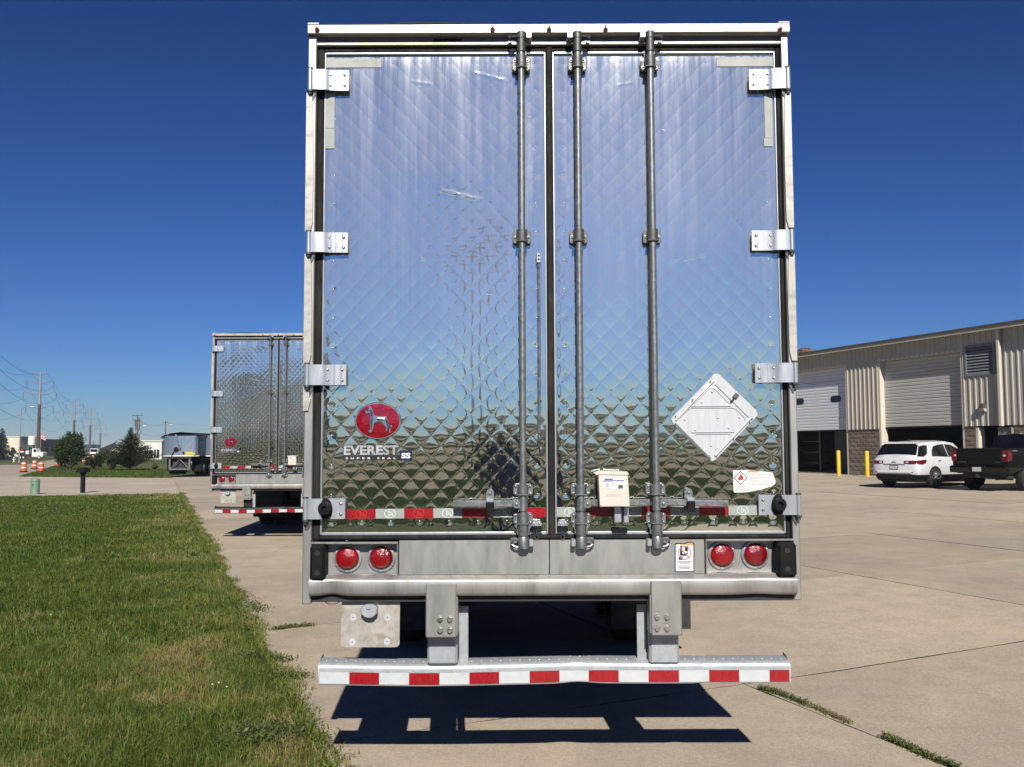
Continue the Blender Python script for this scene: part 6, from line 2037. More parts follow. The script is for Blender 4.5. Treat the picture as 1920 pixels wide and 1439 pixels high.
# small white pickup behind the barrels
c = at(208, 851, 225)
o = thing('service_pickup', 'small white pickup just right of the tipped dump bed', 'pickup truck', (c.x, 225, -0.2), math.radians(-25))
MB().prism([(-2.6, 0.5), (2.4, 0.5), (2.5, 1.0), (1.1, 1.1), (0.6, 1.85), (-0.8, 1.85), (-0.9, 1.15), (-2.6, 1.15)], -0.9, 0.9, 0.05).build('body', M['tank'], o)
MB().prism([(-0.65, 1.15), (0.75, 1.15), (0.45, 1.72), (-0.65, 1.72)], -0.92, -0.9).build('side_window', M['car_glass'], o)
for x in (-1.7, 1.6):
    for y in (-0.82, 0.82):
        w_ = MB().lathe([(0.2, -0.12), (0.38, -0.1), (0.38, 0.1), (0.2, 0.12)], (x, y, 0.38), 'y', 16).build('wheel', M['tyre'], o)

# --- hydrant
g = gnd(26, 866)
o = thing('fire_hydrant', 'small pale fire hydrant beside the road left of the street lamp', 'fire hydrant', (g.x, g.y, -0.1))
MB().lathe([(0.20, 0), (0.20, 0.06), (0.12, 0.08), (0.12, 0.58), (0.16, 0.60), (0.15, 0.68), (0.08, 0.78), (0.03, 0.84)], (0, 0, 0), 'z', 14).build('barrel', M['jamb'], o)
for s in (-1, 1):
    MB().cyl((s * 0.10, 0, 0.45), (s * 0.22, 0, 0.45), 0.07, 10).build('outlet', M['jamb'], o)

# --- polished dump trailers, end on
def dump_trailer(label, cx, Y):
    o = thing('dump_trailer', label, 'dump trailer', (cx, Y, 0), group='polished dump trailers')
    w = 1.22
    z0, z1 = 1.32, 2.72
    # bowed rear wall
    n = 16
    vs = []
    for zz_ in (z0, z1):
        for q in range(n + 1):
            an = -math.pi / 2 + math.pi * q / n
            vs.append((w * math.sin(an), 0.38 - 0.40 * math.cos(an) ** 0.8 if abs(an) < 1.57 else 0.38, zz_))
    fs = [(q, q + 1, n + 2 + q, n + 1 + q) for q in range(n)]
    MB().add(vs, fs).build('rear_wall', M['tub'], o)
    for s in (-1, 1):
        MB().box(s * (w - 0.03), s * w, 0.385, 9.5, z0, z1 - 0.02).build('side_wall', M['tub'], o)
    MB().box(-w + 0.03, w - 0.03, 0.4, 9.5, z0, z0 + 0.05).build('floor', M['frame_grey'], o)
    MB().tube([(-w * math.cos(t), 0.38 - 0.40 * math.sin(t), z1 + 0.02) for t in [math.pi * q / 12 for q in range(13)]], 0.04, 8).build('top_rim', M['tarp'], o)
    MB().tube([(-w * math.cos(t), 0.38 - 0.40 * math.sin(t), z0) for t in [math.pi * q / 12 for q in range(13)]], 0.045, 8).build('bottom_rim', M['tank'], o)
    pts = [(-w, 0.2, z1 - 0.05), (-w * 0.55, 0.2, z1 + 0.12), (0.0, 0.2, z1 + 0.20), (w * 0.55, 0.2, z1 + 0.12), (w, 0.2, z1 - 0.02)]
    tv = []
    for y in (0.1, 9.4):
        tv += [(a, y, c + 0.05) for a, b, c in pts]
    MB().add(tv, [(i, i + 1, 6 + i, 5 + i) for i in range(4)]).build('tarp', M['tarp'], o)
    MB().cyl((-w - 0.06, 0.2, z1 - 0.10), (-w - 0.06, 9.4, z1 - 0.10), 0.10, 10).build('tarp_roll', M['tarp'], o)
    for q in range(6):
        MB().box(-w - 0.10, -w, 0.8 + q * 1.45, 0.9 + q * 1.45, z0, z1 - 0.1, 0.02).build('side_rib', M['frame_grey'], o)
    # tail arms, braces, lamps
    MB().box(-0.85, 0.85, 0.0, 0.25, 1.13, 1.27, 0.02).build('rear_beam', M['tarp'], o)
    for x in (-0.45, -0.15, 0.15, 0.45):
        MB().cyl((x, -0.01, 1.20), (x, -0.03, 1.20), 0.035, 10).build('rear_lamp', M['lens'], o)
    for s in (-1, 1):
        MB().box(s * 0.62, s * 0.74, 0.0, 0.10, 0.42, 1.12, 0.01).build('bumper_post', M['frame_grey'], o)
        MB().tube([(s * 0.02, 0.05, 1.08), (s * 0.60, 0.05, 0.46)], 0.03, 6).build('brace', M['frame_grey'], o)
        for y in (1.6, 2.85):
            for x in (1.04, 0.70):
                tiny_wheel(o, s * x, y, 0.5, 0.28)
        MB().box(s * 0.55, s * 1.2, 0.95, 0.97, 0.25, 1.05).build('mud_flap', M['rubber'], o)
        MB().box(s * 0.55, s * 1.24, 1.0, 3.5, 1.02, 1.12, 0.02).build('fender', M['tarp'], o)
    MB().box(-0.74, 0.74, 0.0, 0.10, 0.36, 0.46, 0.01).build('bumper_bar', M['frame_grey'], o)
    MB().box(-0.55, 0.55, 0.3, 0.34, 0.45, 1.1).box(-0.45, 0.45, 0.5, 9.5, 0.98, 1.30).build('frame', M['undercarriage'], o)  # thin sheet is an added dark fill for the shade behind the braces
    # chute, hose ring and yellow tag on the rear wall
    MB().tube([(-0.30, 0.0, z1 + 0.10), (-0.16, -0.10, 2.30), (-0.04, -0.09, 1.98)], 0.045, 8).build('crank_arm', M['chrome'], o)
    MB().lathe([(0.06, 0.0), (0.16, -0.02), (0.17, -0.07), (0.07, -0.09)], (-0.22, -0.02, 1.76), 'y', 16).build('hose_ring', M['rubber'], o)
    MB().tube([(-0.36, -0.04, 1.66), (-0.50, -0.05, 1.45), (-0.55, 0.0, 1.2)], 0.03, 6).build('hose', M['rubber'], o)
    MB().box(-0.02, 0.10, -0.10, -0.03, 1.68, 1.90, 0.03).build('valve', M['chrome'], o)
    MB().prism([(0.30, 1.40), (1.06, 1.42), (1.06, 1.52), (0.70, 1.60), (0.30, 1.60)], 0.0, 0.03).build('yellow_tag', M['yellow'], o)
    MB().box(0.22, 0.32, -0.06, 0.02, 1.42, 1.62, 0.02).build('tag_clip', M['rubber'], o)
    return o
dump_trailer('shiny polished dump trailer seen end on, at the left of the far semi trailer', at(337, 842, 65).x, 65.0)
dt2 = dump_trailer('second dump trailer, a sliver showing beside the far semi trailer', at(381, 842, 63).x + 1.3, 63.0)
# ================================================================== plants
def leaf_mat(name, c0, c1, c2, trans=0.25):
    m, t, b = nt_of(name)
    at_ = N(t, 'ShaderNodeAttribute')
    at_.attribute_name = 'tone'
    t.links.new(ramp(t, at_.outputs['Fac'], [(0.0, c0), (0.5, c1), (1.0, c2)]), b.inputs['Base Color'])
    b.inputs['Roughness'].default_value = 0.55
    b.inputs['Specular IOR Level'].default_value = 0.3
    tr = N(t, 'ShaderNodeBsdfTranslucent')
    t.links.new(ramp(t, at_.outputs['Fac'], [(0.0, c0), (0.5, c1), (1.0, c2)]), tr.inputs['Color'])
    mx = N(t, 'ShaderNodeMixShader')
    mx.inputs[0].default_value = trans
    t.links.new(b.outputs[0], mx.inputs[1])
    t.links.new(tr.outputs[0], mx.inputs[2])
    t.links.new(mx.outputs[0], t.nodes['Material Output'].inputs['Surface'])
    return m
M['leaf'] = leaf_mat('shrub_leaf', (0.012, 0.026, 0.008), (0.026, 0.05, 0.014), (0.06, 0.09, 0.028))
M['needle'] = leaf_mat('needles', (0.010, 0.020, 0.009), (0.022, 0.038, 0.014), (0.05, 0.065, 0.024), 0.08)
M['spruce'] = leaf_mat('blue_spruce', (0.012, 0.026, 0.022), (0.025, 0.045, 0.04), (0.05, 0.075, 0.065), 0.1)
M['purple_leaf'] = leaf_mat('purple_leaf', (0.022, 0.016, 0.014), (0.045, 0.032, 0.022), (0.05, 0.06, 0.025), 0.2)
M['weed'] = leaf_mat('weed_leaf', (0.045, 0.075, 0.018), (0.08, 0.11, 0.03), (0.2, 0.16, 0.07), 0.3)
M['bark'] = pbr('bark', (0.07, 0.052, 0.04), 0.9, var=0.4, scale=6)
M['grass'] = leaf_mat('grass_blade', (0.048, 0.090, 0.012), (0.13, 0.168, 0.028), (0.34, 0.265, 0.125), 0.32)

def tone_attr(me, vals):
    a = me.attributes.new('tone', 'FLOAT', 'FACE')
    a.data.foreach_set('value', vals.astype(np.float32))

def leaves(name, C, size, mat, tone, parent=None, aspect=0.5, rg=rng, up=0.0, dirs=None):
    """one small bent leaf of two triangles at every row of C"""
    n = len(C)
    d = rg.normal(size=(n, 3)) if dirs is None else dirs + 0.35 * rg.normal(size=(n, 3))
    d[:, 2] += up
    d /= np.linalg.norm(d, axis=1)[:, None] + 1e-9
    e = rg.normal(size=(n, 3))
    s = np.cross(d, e)
    s /= np.linalg.norm(s, axis=1)[:, None] + 1e-9
    L = (size * rg.uniform(0.6, 1.3, n))[:, None] if np.isscalar(size) else (size * rg.uniform(0.6, 1.3, n))[:, None]
    a = C - d * L * 0.5
    b = C + d * L * 0.5
    m1 = C + s * L * aspect * 0.5
    m2 = C - s * L * aspect * 0.5
    co = np.stack([a, m1, b, m2], 1).reshape(-1, 3)
    i = np.arange(n)[:, None] * 4
    f = np.concatenate([i, i + 1, i + 2, i + 3], 1)
    me = bpy.data.meshes.new(name)
    raw_mesh(me, co, f)
    tone_attr(me, tone)
    me.materials.append(mat)
    return link(name, me, parent)

def shrub(name, label, cat, loc, h, w, n, leaf, mat, seed, stems=7, group=None, shape='bush', trunk_h=0.0, cl=26):
    r = np.random.default_rng(seed)
    o = thing(name, label, cat, loc, group=group)
    # clumps at the ends of limbs
    cs = []
    tb = MB()
    for q in range(cl):
        an = r.uniform(0, 2 * math.pi)
        u = r.uniform(0.0, 1.0) ** 0.8
        zz_ = trunk_h + (h - trunk_h) * (0.12 + 0.86 * u)
        if shape == 'bush':
            rad = w * (0.30 + 0.70 * math.sin(math.pi * min(1, (0.25 + 0.72 * u))) ** 0.8) * r.uniform(0.25, 0.95)
        else:
            rad = w * math.sqrt(max(0.05, 1 - (2 * u - 0.9) ** 2)) * r.uniform(0.2, 0.95)
        cs.append((rad * math.cos(an), rad * math.sin(an), zz_))
        if q < stems * 2:
            b0_ = (r.normal() * w * 0.05, r.normal() * w * 0.05, 0)
            mid = (cs[-1][0] * 0.45, cs[-1][1] * 0.45, max(trunk_h, zz_ * 0.5))
            tb.tube([b0_, mid, cs[-1]], [0.035 * h / 3 + 0.01, 0.022 * h / 3 + 0.006, 0.006], 5)
    if trunk_h > 0:
        tb.tube([(0, 0, 0), (0.03, 0.02, trunk_h), (0.0, 0.05, trunk_h * 1.7)], [0.06 * h / 3, 0.05 * h / 3, 0.025 * h / 3], 8)
    tb.build('branches', M['bark'], o)
    cs = np.array(cs)
    pick = r.integers(0, len(cs), n)
    rr = np.abs(r.normal(size=(n, 1))) ** 0.8
    v = r.normal(size=(n, 3)); v /= np.linalg.norm(v, axis=1)[:, None]
    C = cs[pick] + v * rr * np.array([[w * 0.22, w * 0.22, (h - trunk_h) * 0.10]])
    # upright shoots
    k = n // 6
    sh = cs[r.integers(0, len(cs), k)]
    tt = r.uniform(0, 1, (k, 1))
    C[:k] = sh + np.concatenate([sh[:, :2] * 0.15, np.full((k, 1), h * 0.16)], 1) * tt + r.normal(size=(k, 3)) * w * 0.025
    C[:, 2] = np.clip(C[:, 2], 0.03, h * 1.08)
    tone = np.clip(0.45 + 0.28 * r.normal(size=n) + 0.25 * (r.uniform(0, 1, len(cs))[pick] - 0.5), 0, 1)
    leaves('foliage', C, leaf, mat, tone, o, 0.55, r)
    return o

def conifer(name, label, loc, h, w, mat, seed, tiers, droop=0.25, needle=0.16, dens=26, flare=1.0, kind='tree', upt=0.0):
    """tapered trunk, whorls of boughs, needles set along every bough"""
    r = np.random.default_rng(seed)
    o = thing(name, label, kind, loc)
    MB().tube([(0, 0, 0), (0, 0, h * 0.5), (0, 0, h)], [0.022 * h + 0.01, 0.014 * h, 0.006], 8).build('trunk', M['bark'], o)
    C, Dv, T = [], [], []
    bb = MB()
    for q in range(tiers):
        u = q / (tiers - 1)
        z = h * (0.05 + 0.93 * u)
        L = w * (1 - u) ** flare + 0.04 * w
        nb = max(4, int(13 * (1 - u) + 4))
        for k in range(nb):
            an = r.uniform(0, 2 * math.pi)
            l = L * r.uniform(0.65, 1.12)
            pts = []
            m = 6
            for i in range(m + 1):
                v = i / m
                zz_ = z + l * (upt * v - droop * v * v) * (1.0)
                pts.append((l * v * math.cos(an), l * v * math.sin(an), max(0.04, zz_)))
            if k < 6:
                bb.tube(pts, [0.014 * h / 3] * 3 + [0.008 * h / 3] * 4, 4)
            nn = max(6, int(dens * l / w) + 4)
            P = np.array(pts)
            ii = r.uniform(0.1, 1.0, nn) * m
            i0 = np.minimum(ii.astype(int), m - 1)
            base = P[i0] + (P[i0 + 1] - P[i0]) * (ii - i0)[:, None]
            dd = np.array([math.cos(an), math.sin(an), upt * 0.6 - droop * 0.3])
            side = np.array([-math.sin(an), math.cos(an), 0.0])
            off = r.normal(size=(nn, 1)) * side[None, :] * l * 0.085 * (1.1 - ii / m)[:, None] + r.normal(size=(nn, 3)) * 0.02 * w
            C.append(base + off)
            Dv.append(dd[None, :] + np.sign(off @ side)[:, None] * side[None, :] * 0.5)
            T.append(np.clip(0.35 + 0.25 * r.normal(size=nn) + 0.35 * (ii / m - 0.5), 0, 1))
    bb.build('boughs', M['bark'], o)
    C, Dv, T = np.concatenate(C), np.concatenate(Dv), np.concatenate(T)
    leaves('needles', C, needle, mat, T, o, 0.22, r, 0.1, Dv)
    return o

g = gnd(131, 880.5); Y = g.y
k = Y / FPX
shrub('leafy_shrub', 'tall dark green leafy shrub on the verge behind the barrels', 'shrub', (g.x, Y, -0.05), 66 * k, 29 * k, 17000, 0.15, M['leaf'], 3, cl=80)
g = gnd(243, 881.5); Y = g.y; k = Y / FPX
conifer('spreading_evergreen', 'pointed evergreen with long spreading boughs on the verge', (g.x, Y, -0.05), 80 * k, 56 * k, M['needle'], 8, 34, droop=0.12, needle=0.20, dens=90, flare=1.35, upt=0.52)
for i, (px, py, hh_, ww_, lab, mm) in enumerate(((184, 881, 31, 17, 'low green shrub beside the black mailbox', 'leaf'), (206, 881, 33, 17, 'low rounded shrub left of the evergreen trunk', 'leaf'), (166, 880, 20, 11, 'smallest low shrub, between leafy shrub and mailbox', 'weed'),
                                                 (292, 882, 13, 8, 'pale flowering clump right of the evergreen', 'weed'))):
    g = gnd(px, py); k = g.y / FPX
    shrub('low_shrub', lab, 'shrub', (g.x, g.y, -0.05), hh_ * k, ww_ * k, 4600, 0.13, M[mm], 30 + i, group='low shrubs on the verge', cl=22)
p = at(4, 803, 185)
conifer('blue_spruce', 'big dark blue spruce at the left edge beyond the road', (at(3, 850, 185).x, 185, -0.1), p.z + 0.1, 2.5, M['spruce'], 21, 30, droop=0.35, needle=0.42, dens=34, flare=0.8)
for i, px in enumerate((84, 92, 100, 108, 116)):
    p = at(px, 829 + (i % 2) * 3, 232)
    shrub('purple_tree', ['first', 'second', 'third', 'fourth', 'fifth'][i] + ' dark purple leaved tree from the left, behind the truck nose', 'tree', (p.x, 232 + (i % 3) * 3, -0.1), p.z + 0.1, 0.95, 1500, 0.32, M['purple_leaf'], 50 + i, group='row of dark purple trees', shape='round', trunk_h=0.5, cl=18)
for i, (px, py, Y, w_) in enumerate(((24, 838, 240, 1.3), (40, 840, 236, 1.0))):
    p = at(px, py, Y)
    shrub('dark_bush', ['dark bush between the spruce and the street lamp', 'dark bush behind the flatbed of the white truck'][i], 'shrub', (p.x, Y, -0.1), p.z + 0.1, w_, 1200, 0.3, M['purple_leaf'], 70 + i, cl=14)
p = at(176, 826, 420)
conifer('small_spruce', 'small dark pointed spruce just left of the raised dump bed', (p.x, 420, -0.1), p.z, 1.4, M['needle'], 33, 14, droop=0.2, needle=0.6, dens=16)
# brush behind the dump trailers
for i, px in enumerate((350, 362, 372, 380)):
    p = at(px, 858, 80)
    shrub('weedy_bush', ['reddish weedy bush just right of the shiny dump trailer', 'weedy bush seen between the two dump trailers', 'weedy bush left of the second dump trailer', 'weedy bush behind the second dump trailer wheels'][i], 'shrub', (p.x, 80 + i, -0.1), 1.15 + 0.1 * (i % 2), 0.7, 900, 0.13, M['weed'] if i % 2 else M['purple_leaf'], 90 + i, group='weedy bushes behind the dump trailers', cl=14)

# far trees on the horizon: one hazy mass
r = np.random.default_rng(77)
n = 26000
Xh = r.uniform(-900, 900, n)
Yh = 760 + r.uniform(-30, 30, n)
hgt = 3.0 + 2.2 * np.sin(Xh * 0.021) + 1.6 * np.sin(Xh * 0.067 + 2) + 1.2 * np.sin(Xh * 0.19)
Zh = np.clip(hgt, 1.0, 9) * r.uniform(0, 1, n) ** 0.7
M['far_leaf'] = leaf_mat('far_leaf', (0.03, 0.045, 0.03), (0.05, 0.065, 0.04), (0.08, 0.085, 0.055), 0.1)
tag(leaves('far_treeline', np.stack([Xh, Yh, Zh], 1), 2.2, M['far_leaf'], np.clip(r.normal(0.5, 0.25, n), 0, 1)), 'low tree line along the far horizon', 'trees', kind='stuff')
Xb = r.uniform(-600, 600, n)
Yb = -430 + r.uniform(-15, 15, n)
hgt = 4.5 + 2.5 * np.sin(Xb * 0.031) + 1.8 * np.sin(Xb * 0.09 + 1)
Zb = np.clip(hgt, 1.5, 10) * r.uniform(0, 1, n) ** 0.7
tag(leaves('field_treeline', np.stack([Xb, Yb, Zb], 1), 2.2, M['far_leaf'], np.clip(r.normal(0.4, 0.25, n), 0, 1)), 'tree line behind the photographer, mirrored in the doors', 'trees', kind='stuff')

# trees behind the photographer, mirrored in the far trailer
for i, (x, y, h, w) in enumerate(((-9.5, -21, 6.2, 2.0), (-13.2, -20, 7.0, 2.4), (-17.0, -22, 7.6, 2.6), (-21.5, -21, 7.0, 2.6))):
    shrub('shade_tree', ['first', 'second', 'third', 'fourth'][i] + ' shade tree behind the photographer, mirrored dark in the far trailer doors', 'tree', (x, y, -0.1), h, w, 4200, 0.34, M['leaf'], 110 + i, group='shade trees mirrored in the far trailer', shape='round', trunk_h=1.6, cl=30)
# pole and lamp behind the photographer, mirrored in the near doors
o = thing('utility_pole', 'wooden pole behind the photographer, mirrored as dark squiggles in the left door', 'utility pole', (-0.75, -25.0, -0.1))
MB().cyl((0, 0, 0), (0, 0, 10.2), 0.17, 12, 0.11).build('pole', M['pole_wood'], o)
for z in (9.8, 8.9):
    MB().box(-1.1, 1.1, -0.06, 0.06, z, z + 0.14).build('crossarm', M['pole_wood'], o)
for dx in (-1.0, -0.5, 0.5, 1.0):
    MB().cyl((dx, 0, 9.94), (dx, 0, 10.15), 0.05, 8).build('insulator', M['frame_grey'], o)

# ------------------------------------------------------------------ lawn grass
def vnoise(x, y, s, seed=0):
    """cheap value noise"""
    x, y = x / s + seed * 17.3, y / s - seed * 9.1
    xi, yi = np.floor(x), np.floor(y)
    fx, fy = x - xi, y - yi
    fx, fy = fx * fx * (3 - 2 * fx), fy * fy * (3 - 2 * fy)
    def hsh(a, b):
        v = np.sin(a * 127.1 + b * 311.7 + seed * 7.7) * 43758.5453
        return v - np.floor(v)
    return (hsh(xi, yi) * (1 - fx) + hsh(xi + 1, yi) * fx) * (1 - fy) + (hsh(xi, yi + 1) * (1 - fx) + hsh(xi + 1, yi + 1) * fx) * fy

def blades(name, X, Y, hgt, wid, tone, parent=None, z0=-0.03, seed=1, lean=1.5):
    r = np.random.default_rng(seed)
    n = len(X)
    az = vnoise(X, Y, 0.09, seed + 30) * 4 * math.pi + r.normal(0, 0.8, n)
    ln = np.abs(r.normal(0.55 * lean, lean * 0.55, n))
    dx, dy = np.cos(az), np.sin(az)
    px_, py_ = -dy, dx
    fa = r.uniform(0, 2 * math.pi, n)
    wx, wy = np.cos(fa) * wid / 2, np.sin(fa) * wid / 2
    z = np.full(n, z0)
    b1 = np.stack([X - wx, Y - wy, z], 1)
    b2 = np.stack([X + wx, Y + wy, z], 1)
    k = 0.55
    mx_, my_, mz_ = X + dx * ln * hgt * 0.35, Y + dy * ln * hgt * 0.35, z + hgt * 0.62 / (1 + 0.3 * ln)
    m1 = np.stack([mx_ - wx * .8, my_ - wy * .8, mz_], 1)
    m2 = np.stack([mx_ + wx * .8, my_ + wy * .8, mz_], 1)
    tp_ = np.stack([X + dx * ln * hgt * 1.1, Y + dy * ln * hgt * 1.1, z + hgt / (1 + 0.55 * ln ** 2)], 1)
    co = np.stack([b1, b2, m2, m1, tp_], 1).reshape(-1, 3)
    i = np.arange(n)[:, None] * 5
    f = np.concatenate([i, i + 1, i + 2, i, i + 2, i + 3, i + 3, i + 2, i + 4], 1).reshape(-1, 3)
    me = bpy.data.meshes.new(name)
    raw_mesh(me, co, f)
    tone_attr(me, np.repeat(tone, 3))
    me.materials.append(M['grass'])
    return link(name, me, parent)

def lawn_area(n, y0, y1, seed):
    r = np.random.default_rng(seed)
    Y = r.uniform(y0, y1, n)
    # across from the picture edge (with a step to spare) to the lawn edge
    xe = (P_LAWN - PX[1] * Y) / PX[0]
    xl = -Y * 0.62 - 2.0
    X = xl + (xe + 0.0 - xl) * r.uniform(0, 1, n)
    # keep density even: drop samples where the strip is narrow
    keep = r.uniform(0, 1, n) < (xe - xl) / np.max(xe - xl)
    return X[keep], Y[keep]

def lawn_tone(X, Y, r):
    p = PX[0] * X + PX[1] * Y
    edge = np.clip((p + 1.6) / 2.5, 0, 1)
    n1 = vnoise(X, Y, 0.55, 1) * 0.6 + vnoise(X, Y, 0.22, 2) * 0.4
    n2 = vnoise(X, Y, 1.7, 3)
    near = np.clip((12.0 - Y) / 6.0, 0, 1)
    t = 0.20 + 0.22 * (n2 - 0.5) + 0.16 * (vnoise(X, Y, 0.16, 21) - 0.5) + 0.34 * np.clip(n1 + n2 * 0.5 - 0.72, 0, 1) * (0.35 + near)
    dry = np.clip(vnoise(X, Y, 0.8, 5) * 0.6 + vnoise(X, Y, 0.3, 6) * 0.4 + 0.42 * edge - 0.68, 0, 1) * 2.2
    t = t + dry * 0.55
    g0 = gnd(345, 1048)
    t = t + 0.30 * np.exp(-(((X - g0.x) / 1.1) ** 2 + ((Y - g0.y) / 0.55) ** 2))
    return np.clip(t + 0.17 * r.normal(size=len(X)) + 0.5 * (r.uniform(0, 1, len(X)) < 0.05), 0, 1), n1

gr = None
for (n, y0, y1, hh_, wd, sd_) in ((210000, 2.6, 8.5, 0.085, 0.0040, 1), (150000, 8.5, 15.0, 0.085, 0.0070, 2), (110000, 15.0, 26.0, 0.08, 0.012, 3), (70000, 26.0, 39.0, 0.07, 0.022, 4)):
    X, Y = lawn_area(n, y0, y1, sd_)
    p = PX[0] * X + PX[1] * Y
    # ragged edge over the slab
    ok = p < P_LAWN + 0.16 * (vnoise(X, Y, 0.45, 9) - 0.62) + 0.10 * (vnoise(X, Y, 0.13, 10) - 0.6)
    t_ = AX[0] * X + AX[1] * Y
    ok &= t_ < 40.4 + 0.4 * vnoise(X, Y, 0.5, 4)
    X, Y = X[ok], Y[ok]
    r = np.random.default_rng(sd_ + 40)
    tone, cl_ = lawn_tone(X, Y, r)
    hgt = hh_ * r.uniform(0.45, 1.15, len(X)) * (0.6 + 0.8 * vnoise(X, Y, 0.35, 12))
    b_ = blades('lawn_grass' if gr is None else 'grass_patch', X, Y, hgt, wd * r.uniform(0.6, 1.3, len(X)), tone, gr, -0.035, sd_)
    tag(b_, kind='stuff')
    if gr is None:
        gr = tag(b_, 'mown green and dry lawn grass left of the lot', 'grass', kind='stuff')
# grass running over the edge of the concrete
r = np.random.default_rng(61)
n = 26000
t_ = r.uniform(3.0, 40.0, n) ** 1.0
ov = np.abs(r.normal(0, 0.07, n)) * (vnoise(t_, t_ * 0, 0.5, 3) * 1.5) - 0.05
X, Y = PX[0] * (P_LAWN + ov) + AX[0] * t_, PX[1] * (P_LAWN + ov) + AX[1] * t_
tone = np.clip(0.35 + 0.3 * vnoise(X, Y, 0.4, 8) + 0.2 * r.normal(size=n), 0, 1)
tag(blades('grass_edge', X, Y, r.uniform(0.03, 0.09, n), 0.005 + 0.0004 * Y, tone, gr, -0.01, 62, 1.3), kind='stuff')
# verge grass
vg = [gnd(34, 893), gnd(302, 896), gnd(306, 880), gnd(120, 868.5)]
n = 26000
u, v = r.uniform(0, 1, n), r.uniform(0, 1, n)
A, B_, C_, D_ = [np.array(q[:2]) for q in vg]
Pq = (A[None] * (1 - u)[:, None] + B_[None] * u[:, None]) * (1 - v)[:, None] + (D_[None] * (1 - u)[:, None] + C_[None] * u[:, None]) * v[:, None]
tag(blades('verge_grass', Pq[:, 0], Pq[:, 1], r.uniform(0.05, 0.11, n), np.full(n, 0.05), np.clip(0.12 + 0.12 * r.normal(size=n), 0, 1), None, -0.04, 63), 'short green grass on the verge under the shrubs', 'grass', kind='stuff')

# weeds in the joints and along the edge
def weed(name, label, pts, n, hgt, spread, seed, tone0=0.45, leaf=0.022, group=None):
    r = np.random.default_rng(seed)
    pts = np.array([[q[0], q[1]] for q in pts])
    seg = r.uniform(0, len(pts) - 1.001, n)
    i = seg.astype(int)
    P_ = pts[i] + (pts[i + 1] - pts[i]) * (seg - i)[:, None]
    dens = vnoise(P_[:, 0], P_[:, 1], 0.16, seed) > 0.22
    P_ = P_[dens]
    m = len(P_)
    z = hgt * r.uniform(0, 1, m) ** 1.8
    C = np.stack([P_[:, 0] + r.normal(0, spread, m), P_[:, 1] + r.normal(0, spread, m), z + 0.004 + np.array([gz(a, b) for a, b in P_])], 1)
    tone = np.clip(tone0 + 0.25 * r.normal(size=m), 0, 1)
    return tag(leaves(name, C, leaf, M['weed'], tone, None, 0.35, r, 0.3), label, 'weeds', group, kind='stuff')
def gl(*q): return [gnd(a, b) for a, b in q]
weed('joint_weeds', 'green weeds growing in the joint right of the bumper', gl((1425, 1292), (1470, 1305), (1530, 1330)), 1100, 0.028, 0.017, 1, 0.5)
weed('joint_weeds', 'green weeds along the joint at the lower right', gl((1595, 1358), (1640, 1375), (1690, 1398), (1740, 1422), (1800, 1446)), 1900, 0.032, 0.016, 2, 0.45)
weed('joint_weeds', 'sparse dry weeds in the joint between the two green patches', gl((1520, 1325), (1560, 1342), (1595, 1357)), 420, 0.018, 0.014, 3, 0.8)
weed('joint_weeds', 'small weeds in the crack at the lawn edge, left of the plate bracket', gl((512, 1182), (545, 1177), (585, 1174)), 900, 0.03, 0.03, 4, 0.3)
weed('edge_weeds', 'spreading dark weed reaching over the concrete from the lawn edge', gl((455, 1228), (505, 1236), (545, 1244)), 1100, 0.04, 0.06, 5, 0.35, 0.026)
weed('edge_weeds', 'leafy weed on the lawn edge beside the bumper end', gl((490, 1262), (530, 1275), (562, 1270)), 900, 0.045, 0.055, 6, 0.4, 0.026)
weed('edge_weeds', 'leafy weed on the lawn edge beside the far trailer shadow', gl((440, 1110), (470, 1135), (485, 1150)), 1000, 0.05, 0.07, 7, 0.35, 0.028)
weed('edge_weeds', 'big leafy weed clump in the lower left lawn by the shadow', gl((470, 1375), (520, 1385), (570, 1375)), 1300, 0.07, 0.10, 8, 0.35, 0.035)

# white clover heads
cv = MB()
for (px, py) in ((410, 1290), (425, 1298), (398, 1293), (95, 1160), (312, 984)):
    g = gnd(px, py)
    cv.dome((g.x, g.y, 0.035), 0.006, 0.008, 'z', 8, 3)
tag(cv.build('clover_heads', M['flag_white']), 'few white clover flowers in the lawn', 'flowers', kind='stuff')
# ================================================================== the photographer, mirrored in the polished doors
M['jacket'] = pbr('navy_jacket', (0.10, 0.15, 0.30), 0.8, var=0.3, scale=12)
M['jeans'] = pbr('dark_jeans', (0.10, 0.14, 0.26), 0.85, var=0.3, scale=16)
M['skin_tone'] = pbr('skin', (0.42, 0.25, 0.18), 0.55, var=0.1, scale=14)
M['hair'] = pbr('dark_hair', (0.02, 0.014, 0.01), 0.6, var=0.3, scale=30, stretch=(4, 4, 1))
M['shoe'] = pbr('shoe', (0.02, 0.018, 0.017), 0.6, var=0.2)

def skinned(name, verts, edges, radii, mat, parent, levels=2, root=0):
    me = bpy.data.meshes.new(name)
    me.from_pydata(verts, edges, [])
    ob = bpy.data.objects.new(name, me)
    sc.collection.objects.link(ob)
    ob.modifiers.new('skin', 'SKIN')
    if not me.skin_vertices:
        me.attributes.new('skin', 'FLOAT', 'POINT')
    for i, r_ in enumerate(radii):
        sv = me.skin_vertices[0].data[i]
        rx, ry = r_ if isinstance(r_, tuple) else (r_, r_)
        sv.radius = (rx, ry)
        sv.use_root = (i == root)
    ss = ob.modifiers.new('sub', 'SUBSURF')
    ss.levels = levels
    ss.render_levels = levels
    ev = ob.evaluated_get(bpy.context.evaluated_depsgraph_get())
    out = bpy.data.meshes.new_from_object(ev)
    bpy.data.objects.remove(ob)
    out.materials.clear()
    out.materials.append(mat)
    out.shade_smooth()
    return link(name, out, parent)

